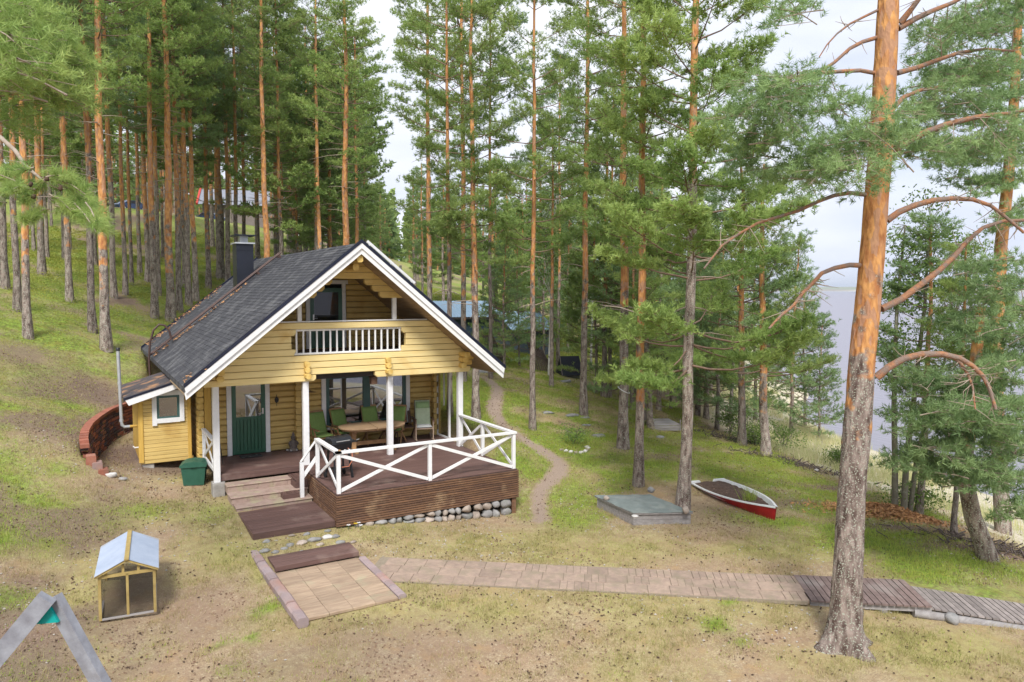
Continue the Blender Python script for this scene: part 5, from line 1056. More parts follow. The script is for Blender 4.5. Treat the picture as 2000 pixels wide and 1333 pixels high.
q0=P4[0];q1=P4[1];q3=q0+fv2*dl;q2=q1+fv2*dl
for i in range(3):
    z0=-1.1+i*.125; z1=z0+.119
    for a_,b_2 in ((q0,q1),(q1,q2),(q3,q2),(q0,q3)):
        dd=(b_2-a_)/np.linalg.norm(b_2-a_); nn=np.array([dd[1],-dd[0]])
        quadprism([a_,b_2,b_2-nn*.03 if (a_ is q0 and b_2 is q1) else b_2+nn*.03,a_-nn*.03 if (a_ is q0 and b_2 is q1) else a_+nn*.03],z0,z1).build('side_board',M['greywood'],t)
c=(q0+q1+q2+q3)/4; E4=[p+(p-c)*.06 for p in (q0,q1,q2,q3)]; quadprism(E4,-.715,-.68).build('lid_frame',M['greywood'],t)
nu=12; V=[];F=[]
for i in range(nu+1):
    for j in range(nu+1):
        p=(E4[0]*(1-i/nu)+E4[1]*i/nu)*(1-j/nu)+(E4[3]*(1-i/nu)+E4[2]*i/nu)*j/nu; V.append((p[0]+(p-c)[0]*.015,p[1]+(p-c)[1]*.015,-.672+.006*math.sin(i*1.7+j)+.005*math.sin(j*2.3)))
for i in range(nu):
    for j in range(nu): a=i*(nu+1)+j; F.append((a,a+nu+1,a+nu+2,a+1))
MB().add(V,F,0,True).build('lid_felt',M['felt'],t)
for (u,v,s,lab,mm) in ((1185,974,.085,'round pinkish stone on the left corner of the felt lid','stonepink'),(1272,960,.11,'grey stone on the far corner of the felt lid','stone'),(1340,1000,.115,'big pinkish stone on the right corner of the felt lid','stonepink'),(1240,1008,.09,'flat pale stone on the near corner of the felt lid','whitestone')):
    p=at(u,v,Z=-.63); o=stone('stone',M[mm],(p[0],p[1],-.665+s*(.30 if 'flat' in lab else .62)),(s,s*.85,s*(.35 if 'flat' in lab else .75)),seed=int(u)); tag(o,lab,'stone')
# ------------------------------------------------------------------ boat planter
bowp=at(1516,994,Z=-.72); bb=at(1393,940,Z=-.72)
ax_=bb[:2]-bowp[:2]; bl_=np.linalg.norm(ax_); ax_/=bl_; print('boat len',bl_,'hatch',ew)
BL=3.0; az=math.atan2(-ax_[1],-ax_[0])
gz=gh(*(bowp[:2]+ax_*1.6)); 
t=empty('rowing_boat',(bowp[0]+ax_[0]*BL/2,bowp[1]+ax_[1]*BL/2,gz-.18),'small red and white rowing boat filled with soil as a planter','boat',None,az)
def hw(s): # half width along length, s 0 stern .. 1 bow
    return .62*(1-max(0,(s-.25)/.75)**2.4) if s>.25 else .55+.07*s/.25
ST=14; rim=[];V=[];F=[]; K=7
zb=lambda s:.36+.10*s**2
for i in range(ST+1):
    s=i/ST; x=-BL/2+BL*s*(1 if s<1 else 1); w_=max(hw(s),.012)
    for j in range(K):
        a=j/(K-1); yy=-math.cos(math.pi*a)
        prof=abs(yy)**.6; z=-.15+(zb(s)+.15)*prof**2.2+(.18*s**3)*(1-prof)
        xx=x-(.10*(1-prof))*s**4; V.append((xx,yy*w_*(.80+.20*prof),z))
for i in range(ST):
    for j in range(K-1): a=i*K+j; F.append((a,a+K,a+K+1,a+1))

hull=MB().add(V,F,0,True).build('hull',M['boatred'],**local(t))
# inner skin + gunwale
for sg in (-1,1):
    V=[];F=[]
    for i in range(ST+1):
        s=i/ST; x=-BL/2+BL*s; w_=max(hw(s),.012)
        V+= [(x+.02*(s>.98),sg*(w_+.022),zb(s)-.012),(x+.02*(s>.98),sg*(w_+.022),zb(s)+.022),(x-.03*(s>.9),sg*max(w_-.035,.0),zb(s)+.022),(x-.04*(s>.9),sg*max(w_-.11,.0),zb(s)-.12)]
    for i in range(ST):
        for j in range(3): a=i*4+j; F.append((a,a+4,a+5,a+1) if sg<0 else (a,a+1,a+5,a+4))
    MB().add(V,F,0,False).build('gunwale',M['boatwhite'],**local(t))
MB().prism([(-.57,-.05),(.57,-.05),(.57,.39),(.24,.39),(.17,.26),(-.17,.26),(-.24,.39),(-.57,.39)],0,-BL/2-.03,-BL/2+.035).build('transom',M['boatwhite'],**local(t))
V=[];F=[];K=9;r_=random.Random(3)
for i in range(ST*2+1):
    s=min(i/ST/2,.985); x=-BL/2+.04+(BL-.1)*s; w_=max(hw(s)-.06,.01)
    for j in range(K): yy=(j/(K-1)*2-1); V.append((x,yy*w_,.31+.05*(1-yy*yy)+r_.uniform(-.015,.02)+.03*s))
for i in range(ST*2):
    for j in range(K-1): a=i*K+j; F.append((a,a+K,a+K+1,a+1))
MB().add(V,F,0,True).build('soil',M['soil'],**local(t))
rp_=np.random.default_rng(3); c=np.array(t.location)+np.array([math.cos(az)*.45,math.sin(az)*.45,.30])
V_,t_=blades(np.full(40,c[0])+rp_.normal(0,.05,40),c[1]+rp_.normal(0,.05,40),np.full(40,c[2]),.42,.016,3,7,.05,.9)
pl=tag(link('grass_plant',trimesh('grass_plant',V_-c,3,M['greengrass'],tint=t_)),'leafy green tuft growing from the soil in the boat','plant'); pl.location=c
# ------------------------------------------------------------------ rocks on the slope, bush with its stone ring
for i,(u,v,s,lab) in enumerate(((1070,808,.28,'flat grey rock in the grass left of the slope pines'),(1118,812,.30,'flat grey rock beside the base of the pale pine trunk'),(1142,817,.2,'small rock just right of the pine root on the slope'),(1168,853,.30,'slanting grey slab of rock above the small green bush'),(1146,832,.22,'half buried pale rock below the pine trunk'),(1105,747,.4,'low grey rock in the moss below the black A frame'),(1290,855,.22,'dark mossy root stone between the two slope pines'),(945,728,.5,'big grey boulder behind the cabin corner near the lean stakes'))):
    p,_=hit(u,v); tag(stone('rock',M['stone'],(p[0],p[1],p[2]+.0),(s,s*.6,s*.3),seed=400+i),lab,'rock')
cb,_=hit(1120,878)
for i in range(9):
    a=math.pi*(1.05+.9*i/8); x=cb[0]+.42*math.cos(a)*1.2; y=cb[1]+.42*math.sin(a); z=gh(x,y)
    tag(stone('stone',M['whitestone' if i%3 else 'stonepink'],(x,y,z+.03),(.10,.08,.07),seed=430+i,sub=1),'pale stone in the half ring in front of the small bush','stone','stone ring round the small bush')
# ------------------------------------------------------------------ little black A-frame (well cover)
p=at(1112,735,D=38); p[2]=h1(p[0],p[1]); sW=1.12
t=empty('well_cover',tuple(p),'small black felt roofed A frame hut on a stone base behind the pines','hut',None,-CY+R(12))
MB().box(-.45,.45,-.35,.35,-.3,.2).build('base',M['concrete'],**local(t))
MB().add([(-.55,-.62,.1),(.55,-.62,.1),(.52,0,1.05),(-.52,0,1.05),(.55,.62,.1),(-.55,.62,.1)],[(0,1,2,3),(3,2,4,5),(0,3,5),(1,4,2)]).build('roof',M['blackroof'],**local(t))
MB().bar((-.56,-.64,.08),(-.53,0,1.08),.03,.07).build('edge_board',M['farwall'],**local(t)); MB().bar((-.56,.64,.08),(-.53,0,1.08),.03,.07).build('edge_board',M['farwall'],**local(t))
# ------------------------------------------------------------------ blue roofed sheds
def shed(uL,uR,vR0,vR1,vB,D,name,lab,wallm,rot=0,slats=26):
    a_=at(uL,vR1,D=D); b_2=at(uR,vR1,D=D+rot); L_=np.linalg.norm((b_2-a_)[:2]); rz=math.atan2(b_2[1]-a_[1],b_2[0]-a_[0]); ez=(a_[2]+b_2[2])/2
    rise=(vR1-vR0)/CF*D; dep=3.2; gz=min(h1(a_[0],a_[1]),h1(b_2[0],b_2[1]))-.3
    t=empty(name,(a_[0],a_[1],gz),lab,'shed',None,rz); Hh=ez-gz
    nb=max(6,int(Hh/.2))
    for i in range(nb): MB().box(.25,L_-.25,.35,.40,i*Hh/nb,(i+1)*Hh/nb-.015).build('wall_board',M[wallm],**local(t))
    MB().box(.25,L_-.25,.40,dep*2-.4,0,Hh-.1).build('walls',M[wallm],**local(t))
    MB().prism([(.3,Hh-.1),(dep*2-.3,Hh-.1),(dep,Hh+rise*.95)],0,.3,L_-.3).build('gable',M[wallm],**local(t))
    for s in (0,1):
        V=[];F=[]
        y0,z0=(0,Hh) if s==0 else (dep*2,Hh)
        for i in range(slats*2+1):
            x=i*L_/slats/2; h=.03 if i%2 else 0; V+=[(x,y0,z0+h),(x,dep,Hh+rise+h+.02)]
        F=[(2*i,2*i+2,2*i+3,2*i+1) if s==0 else (2*i,2*i+1,2*i+3,2*i+2) for i in range(slats*2)]
        MB().add(V,F).build('sheet_roof',M['blueroof'],**local(t))
    MB().box(0,L_,-.02,.0,Hh-.14,Hh+.01).build('fascia',M['interior'],**local(t))
    return t
shed(838,985,590,620,700,46,'blue_shed','long dark blue shed with a pale blue ridged roof just beyond the cabin roof','bluewall',rot=2)
shed(1000,1090,612,645,690,43,'blue_shed','smaller slate blue outbuilding with a blue sheet roof among the pines','bluewalls',rot=1,slats=16)
# leaning stakes (lattice of poles)
for k,(u0,u1,vt,vb,D,lab) in enumerate(((1040,1072,668,727,38,'row of dark leaning stakes right of the young pine beyond the path'),(948,975,640,700,39,'row of dark leaning stakes in the shade behind the cabin gable'))):
    p0,_=hit(u0,vb); t=empty('stake_fence',tuple(p0),lab,'fence')
    for i in range(9):
        a_=at(u0-10+i*(u1-u0)/9,vt+i*2,D=D); b_2=at(u0+8+i*(u1-u0)/7,vb+1,D=D-.3); b_2[2]=min(b_2[2],h1(b_2[0],b_2[1])-.05)
        MB().bar(a_,b_2,.07,.05).build('stake',M['stake'],t)
    MB().bar(at(u0-6,(vt+vb)/2-6,D=D-.15),at(u1+3,(vt+vb)/2+6,D=D-.15),.08,.05).build('cross_rail',M['stake'],t)
# grey wooden platform by the double pine
p=at(1292,822,D=28.5); p[2]=h1(p[0],p[1]); t=empty('landing_platform',tuple(p),'low weathered grey wooden platform behind the twin pine trunks','platform',None,-CY+R(8))
for i in range(8): MB().box(-.55,.55,-.6+i*.17,-.6+i*.17+.155,.20,.23).build('board',M['greywood'],**local(t))
for i in range(2): MB().box(-.55,.55,-.63,-.60,.0+i*.1,.09+i*.1).build('front_board',M['greywood'],**local(t))
MB().box(.50,.54,-.66,-.63,0,.42).build('post',M['greywood'],**local(t))
# pile of orange wood chips
p,_=hit(1722,1004); r=np.random.default_rng(8); n=4200; a=r.normal(0,1,(n,2)); d1_=np.array([.62,-.78]); d2_=np.array([.78,.62]); xy=p[:2]+np.outer(a[:,0]*.6,d1_)+np.outer(a[:,1]*.25,d2_)
zz=ground_h(xy[:,0],xy[:,1])+.02+.26*np.exp(-(a**2).sum(1)/2)*r.random(n); me=trimesh('wood_chips',leafquads(np.stack([xy[:,0],xy[:,1],zz],1),.05,r,.5),4,M['chips'],tint=r.random(n)*.45); tag(link('wood_chips',me),kind='stuff',cat='wood chips',label='heap of orange wood chips along the top of the bank')
# brushwood and roots on the bank
for k,(u,v,sx) in enumerate(((1430,860,1.5),(1540,905,1.6),(1960,1075,1.3))):
    p,_=hit(u,v); n=260; xy=p[:2]+np.outer(r.normal(0,sx*.6,n),d1_)+np.outer(r.normal(0,.35,n),d2_); z=ground_h(xy[:,0],xy[:,1]); mb=MB()
    for i in range(n):
        an=r.uniform(0,6.28); l=r.uniform(.1,.3); b0=np.array([xy[i,0],xy[i,1],z[i]+.02]); mb.bar(b0,b0+np.array([math.cos(an)*l,math.sin(an)*l,r.uniform(0,.14)]),.018,.018)
    o=mb.build('brushwood',M['stake']); tag(o,['tangle of dead twigs on the bank left of the willow bush','tangle of dead twigs on the bank below the leaning pine','tangle of dead twigs and roots at the right edge'][k],'twigs',kind='stuff')
# small white marker stone
p,_=hit(1594,922); tag(stone('rock',M['whitestone'],(p[0],p[1],p[2]+.04),(.10,.07,.07),seed=500),'small white stone on the bank left of the big pine trunk','rock')
# yellow and white flowers by the foundation
t=None
for i,(u,v,c_) in enumerate(((688,1030,0),(694,1034,0),(700,1031,1),(680,1036,1),(704,1036,1))):
    p,_=hit(u,v); mb=MB(); e=empty('flower',tuple(p),('yellow' if c_==0 else 'white')+' flower in the tuft at the left end of the stone foundation','flower',('yellow' if c_==0 else 'white')+' flowers by the foundation')
    MB().tube([(0,0,0),(.01,0,.10)],.004,4).build('stem',M['binp'],**local(e))
    for j in range(7): a=j*.9; mb.add([(.01,0,.10),(.01+.05*math.cos(a-.3),.05*math.sin(a-.3),.115),(.01+.05*math.cos(a+.3),.05*math.sin(a+.3),.115)],[(0,1,2)])
    mb.build('petals',M['yellowp'] if c_==0 else M['white'],**local(e))
# ------------------------------------------------------------------ far house, cars, posts
p=at(395,455,D=118); q=at(590,455,D=122); L_=np.linalg.norm((q-p)[:2]); rz=math.atan2(q[1]-p[1],q[0]-p[0]); gz=min(h1(p[0],p[1]),h1(q[0],q[1])); 
t=empty('far_house',(p[0],p[1],gz),'grey brown house with a red barge board and pale roof far behind the pines','house',None,rz)
top=at(440,365,D=118)[2]-gz; ev_=top-1.9*1.0; print('far house',gz,top,L_)
MB().box(0,L_,.6,7.4,0,max(1.5,top-2.6)).build('wall',M['farwall'],**local(t))
hgt=max(1.5,top-2.6); MB().prism([(.0,hgt),(3.6,top-.2),(7.2,hgt)][0:3] and [( -.0,hgt),(8,hgt),(4,top-.1)],0,.2,L_-.2).build('gable',M['farwall'],**local(t))
for s in (0,1):
    y0=-.5 if s==0 else 8.5
    MB().add([(-.6,y0,hgt-.3),(L_+.6,y0,hgt-.3),(L_+.6,4,top+.1),(-.6,4,top+.1)],[(0,1,2,3) if s==0 else (3,2,1,0)]).build('roof',M['farroof'],**local(t))
MB().bar((-.65,-.5,hgt-.3),(-.65,4,top+.15),.3,.35).build('barge_board',M['redtrim'],**local(t)); MB().bar((-.65,8.5,hgt-.3),(-.65,4,top+.15),.3,.35).build('barge_board',M['redtrim'],**local(t))
for x in (3.5,7.2,12.2,14.6):
    wf=MB().box(x,x+1.2,.5,.6,1.0,2.2).build('window',M['white'],**local(t)); MB().box(x+.1,x+1.1,.47,.5,1.1,2.1).build('pane',M['glass'],parent=wf,rel=False)
def car(u,v,D,paint,lab,turn):
    p=at(u,v,D=D); p[2]=h1(p[0],p[1]); q=CO+(p-CO); e=empty('parked_car',tuple(p),lab,'car','cars parked far behind the pines',turn-CY)
    prof=[(-2.1,.35),(-2.15,.75),(-1.9,.95),(-1.35,1.0),(-.75,1.42),(.75,1.45),(1.35,1.02),(2.0,.88),(2.15,.6),(2.1,.35)]
    MB().prism(prof[::-1],1,-.85,.85).build('body',M[paint],**local(e))
    for s in (-1,1): MB().prism([(-1.2,1.0),(-.72,1.36),(.70,1.38),(1.2,1.02)][::-1],1,*sorted((s*.852,s*.86))).build('side_window',M['black'],**local(e))
    MB().add([(1.36,-.7,1.04),(1.36,.7,1.04),(.80,.62,1.44),(.80,-.62,1.44)],[(0,1,2,3)]).build('windscreen',M['glass'],**local(e))
    for x in (-1.35,1.35):
        for s in (-1,1): w=MB().tube([(x,s*.70,.32),(x,s*.87,.32)],.32,14).build('wheel',M['tyre'],**local(e)); MB().tube([(x,s*.87,.32),(x,s*.88,.32)],.19,10).build('rim',M['steel'],parent=w,rel=False)
    for s in (-1,1): MB().box(2.12,2.16,s*.6-.15,s*.6+.15,.62,.75).build('headlight',M['steel'],**local(e))
for a_ in ((255,432,100,'carblue','leftmost blue car parked far behind the forest',R(60)),(355,430,112,'carred','red car parked far behind the forest left of the grey car',R(-60)),(388,430,112,'carsilver','silver car with dark roof parked left of the far house',R(10)),(410,431,108,'carblue','dark blue car parked in front of the far house gable',R(180)),(310,430,118,'carsilver','pale car mostly hidden by trunks between blue and red cars',R(20))): car(*a_)
for i,(u,v) in enumerate(((748,478),(757,480),(770,478),(782,500))):
    p=at(u,v,D=70); z=h1(p[0],p[1]); tag(MB().tube([(p[0],p[1],z-.2),(p[0],p[1],z+1.6)],.12,7).build('fence_post',M['greywood']),'grey wooden post on the bright green slope right of the roof ridge','post','posts on the far green slope')
# ------------------------------------------------------------------ trees
def needles(P,D,S,n,L_,w_,r):
    """needle triangles round shoots starting at P along D with length S"""
    k=len(P); Pn=np.repeat(P,n,0); Dn=np.repeat(D,n,0); s=(np.repeat(S,n)*r.uniform(0.0,1.0,k*n))[:,None]
    q=r.normal(0,1,(k*n,3)); q-=Dn*(q*Dn).sum(1)[:,None]; q/=np.linalg.norm(q,axis=1)[:,None]+1e-9
    d=Dn*r.uniform(.35,.8,(k*n,1))+q*.75; d/=np.linalg.norm(d,axis=1)[:,None]; b=Pn+Dn*s
    e=np.cross(d,r.normal(0,1,(k*n,3))); e/=np.linalg.norm(e,axis=1)[:,None]+1e-9
    l=L_*r.uniform(.7,1.15,(k*n,1)); V=np.stack([b-e*w_/2,b+e*w_/2,b+d*l],1); return V.reshape(-1,3)
def rot(v,ax,a):
    ax=ax/np.linalg.norm(ax); return v*math.cos(a)+np.cross(ax,v)*math.sin(a)+ax*(ax@v)*(1-math.cos(a))
class Crown:
    def __init__(s): s.P=[];s.D=[];s.S=[];s.T=[];s.wood=MB()
    def shoot(s,p,d,l,t): s.P.append(p);s.D.append(d);s.S.append(l);s.T.append(t)
    def branch(s,pts,r0,start=.35,lat=.45,step=.17,shoot=.16,flat=.35,r=None,dens=1.0,wn=4,droop=0,puff=0):
        pts=np.array(pts,float); n=len(pts); seg=np.linalg.norm(np.diff(pts,axis=0),axis=1); cum=np.r_[0,np.cumsum(seg)]; Lb=cum[-1]
        s.wood.tube(pts,np.linspace(r0,r0*.22,n),wn,0,cap=False,smooth=True)
        pos=lambda t: np.array([np.interp(t*Lb,cum,pts[:,k]) for k in range(3)])
        def dr(t): a=pos(min(1,t+.05))-pos(max(0,t-.05)); return a/(np.linalg.norm(a)+1e-9)
        t=start; side=1; tint=r.uniform(0,1)
        while t<1.0:
            p=pos(t); d=dr(t); up=np.array([0,0,1.]); sdv=np.cross(d,up); sdv/=np.linalg.norm(sdv)+1e-9
            ll=(lat*Lb*(1.05-t)+.22)*r.uniform(.6,1.15)
            dd=d*r.uniform(.5,.9)+sdv*side*r.uniform(.6,1.1)+up*r.uniform(-.1,.35)-up*droop; dd/=np.linalg.norm(dd)
            m=max(1,int(ll/.13*dens)); e=p+dd*ll
            s.wood.bar(p,e,r0*.22+.004,r0*.22+.004)
            for i in range(m):
                f=(i+1)/m; q=p+dd*ll*f*(.95)+r.normal(0,.02,3); sd2=np.cross(dd,up)*(1 if i%2 else -1)*r.uniform(.2,.9); v=dd*.8+sd2+up*r.uniform(.05,.7)*(1-droop); v/=np.linalg.norm(v)
                if f>.25: s.shoot(q,v,shoot*r.uniform(.7,1.2),tint*.6+r.uniform(0,.4))
            for _ in range(puff):
                q=p+dd*ll*r.uniform(.35,1.05)+r.normal(0,1,3)*np.array([.13,.13,.045])*(1+ll); v=np.array([r.normal(0,.6),r.normal(0,.6),r.uniform(.1,1)])+dd*.5; s.shoot(q,v,shoot*.9,tint*.6+r.uniform(0,.4))
            s.shoot(e,dd,shoot,tint*.6+r.uniform(0,.4)); side=-side; t+=step*.85/Lb*r.uniform(.6,1.3)/dens
        for i in range(3): s.shoot(pts[-1]-dr(1)*.1*i,dr(1)+r.normal(0,.25,3)*np.array([1,1,.6]),shoot,tint)
    def needle_mesh(s,name,n,L_,w_,m_,r):
        D=np.array(s.D); D/=np.linalg.norm(D,axis=1)[:,None]; V=needles(np.array(s.P),D,np.array(s.S),n,L_,w_,r); return trimesh(name,V,3,m_,tint=np.repeat(np.clip(s.T,0,1),n))
def woodmesh(mb,name,m_):
    V=np.concatenate(mb.V); me=bpy.data.meshes.new(name); me.from_pydata(V.tolist(),[],mb.F); me.materials.append(m_); me.polygons.foreach_set('use_smooth',mb.sm); me.update(); return me
def joinmesh(name,parts,mats):
    """parts: list of (V, faces, matindex, tint) with faces as (k,3|4) arrays -> single mesh"""
    raise NotImplementedError
def pine_var(h,cs,cr,r0,seed,nsh=12,dens=1.0,prof='round',nl=.11,nw=.015,needle='needle',stubs=14,sparse=0,whorl=.38,up0=.1,puff=3):
    r=np.random.default_rng(seed); zs=np.linspace(0,h,15)
    wx=np.cumsum(r.normal(0,.030,15)); wy=np.cumsum(r.normal(0,.030,15)); wx-=wx[0]; wy-=wy[0]
    P=np.stack([wx,wy,zs],1); rad=r0*(1-zs/h*.80)**.8*(1+.35*np.exp(-zs/.35)); rad[0]=r0*1.42
    tr=MB().tube(P,rad,12,0); rn=r
    V=tr.V[0]; V*=1; 
    axis_=lambda z: np.array([np.interp(z,zs,wx),np.interp(z,zs,wy),z])
    for i in range(stubs): # short dead branches below the crown
        z=r.uniform(h*.25,max(cs+1,h*.35)); a=r.uniform(0,6.28); l=r.uniform(.15,.9) if r.random()<.7 else r.uniform(.8,1.5); d=np.array([math.cos(a),math.sin(a),r.uniform(-.3,.3)])
        p=axis_(z); tr.tube([p,p+d*l*.5,p+d*l+np.array([0,0,-.08*l])],[.022,.013,.004],4,1,cap=False)
    c=Crown(); z=cs; 
    while z<h-.3:
        t=(z-cs)/(h-cs)
        pr={'round':min(1,.55+t*1.6)*(1-t)**.55,'cone':(1-t)**.8*(.9+.1*t),'umb':min(1,.35+t*1.3)*(1-t**3)**.6}[prof]
        nb=r.integers(3,5) if r.random()>sparse else r.integers(0,3); a0=r.uniform(0,6.28)
        for k in range(nb):
            a=a0+k*6.283/max(nb,1)+r.normal(0,.35); Lb=cr*pr*r.uniform(.65,1.15)+.25
            el=up0+(-.15+.9*t)+r.normal(0,.12); d=np.array([math.cos(a)*math.cos(el),math.sin(a)*math.cos(el),math.sin(el)])
            p0=axis_(z+r.normal(0,.08)); curl=r.uniform(.05,.28)*(1-t); sag=r.uniform(.0,.14)*(1-t)
            pts=[p0+d*Lb*s+np.array([0,0,(curl*s**2.5-sag*math.sin(math.pi*s))*Lb])+r.normal(0,.02,3)*s for s in np.linspace(0,1,6)]
            c.branch(pts,.008+.009*Lb,start=r.uniform(.40,.58),lat=.30,dens=dens,r=r,shoot=.15,puff=puff)
        z+=whorl*r.uniform(.7,1.3)
    top=axis_(h); 
    for i in range(10): c.shoot(top-np.array([0,0,.05*i]),np.array([r.normal(0,.4),r.normal(0,.4),1.]),.15,r.random())
    nm=c.needle_mesh('crown',nsh,nl,nw,M[needle],r)
    wm=woodmesh(c.wood,'branches',M['branch']); tm=woodmesh(tr,'trunk',M['bark']); tm.materials.append(M['deadtwig']); tm.polygons.foreach_set('material_index',tr.M); tm.update()
    print('pine',h,len(c.P),len(nm.polygons)); return dict(trunk=tm,crown=nm,branches=wm,r0=r0,h=h,cs=cs)
PV={}
def linkw(*a):
    o=link(*a); o['kind']='stuff'; return o
# near set (seen at 18 to 30 m)
PV['heavy']=[pine_var(18,3.7,3.0,.17,21,nsh=15,dens=1.1,prof='cone',nl=.14,nw=.022,needle='needle',stubs=4,whorl=.62,sparse=.05,puff=12)]
PV['mid']=[pine_var(16,3.2,1.75,.13,31,nsh=11,dens=1.0,prof='cone',nl=.13,nw=.021,stubs=12,sparse=.3,whorl=.60,puff=8),pine_var(17,5.8,1.7,.14,32,nsh=11,dens=1.0,prof='round',nl=.13,nw=.021,stubs=20,sparse=.3,whorl=.60,needle='needle2',puff=8)]
PV['tall']=[pine_var(19,9.2,2.4,.15,41,nsh=9,dens=.95,prof='round',nl=.14,nw=.026,stubs=22,whorl=.62,puff=9),pine_var(20,10.2,2.2,.15,42,nsh=9,dens=.95,prof='umb',nl=.14,nw=.026,stubs=26,whorl=.62,puff=9),pine_var(18,8.6,2.3,.15,43,nsh=9,dens=.95,prof='round',nl=.14,nw=.026,stubs=20,whorl=.62,needle='needle2',puff=9)]
PV['full']=[pine_var(15,3.0,2.3,.13,51,nsh=9,dens=.9,prof='cone',nl=.15,nw=.030,stubs=8,whorl=.6,sparse=.15,puff=10),pine_var(14,4.0,2.2,.13,52,nsh=9,dens=.9,prof='round',nl=.15,nw=.030,stubs=10,whorl=.6,sparse=.15,puff=10)]
PV['young']=[pine_var(7.5,1.0,1.5,.075,61,nsh=11,dens=1.0,prof='cone',stubs=3,whorl=.32,nl=.13,nw=.021,needle='needle2',puff=3),pine_var(9,1.4,1.6,.085,62,nsh=11,dens=1.0,prof='cone',stubs=3,whorl=.36,nl=.13,nw=.021,puff=3)]
PV['far']=[pine_var(18,6.5,2.7,.15,71,nsh=7,dens=.6,prof='round',nl=.24,nw=.07,stubs=10,whorl=.6,needle='spruce',puff=4),pine_var(17,5.0,2.6,.15,72,nsh=7,dens=.6,prof='cone',nl=.24,nw=.07,stubs=10,whorl=.6,puff=4)]
for k_ in PV:
    for v in PV[k_]: print(k_,len(v['branches'].polygons),len(v['trunk'].polygons))
def put(kind,xy,label,w_=None,group=None,var=None,h=None,rz=None,tilt=(0,0),name='pine_tree',bz=None):
    L=PV[kind]; v=L[(var if var is not None else random.randrange(len(L)))%len(L)]
    z=gh(*xy) if abs(xy[0])<60 and abs(xy[1])<200 else h1(*xy)
    s=(h or v['h']*random.uniform(.92,1.1))/v['h']
    t=empty(name,(xy[0],xy[1],z-.08),label,'tree',group,random.uniform(0,6.28) if rz is None else rz); t.scale=(1,1,1)
    t.rotation_euler=(tilt[0],tilt[1],t.rotation_euler.z)
    k=(w_/2/v['r0']) if w_ else s*random.uniform(.8,1.15)
    o=link('trunk',v['trunk'],t); o.scale=(k,k,s); o['bark_z']=float(bz if bz else random.uniform(3.2,6.5))/s; o=link('branches',v['branches'],t); o['kind']='stuff'; o.scale=(s,s,s); o=link('crown',v['crown'],t); o.scale=(s,s,s)
    return t
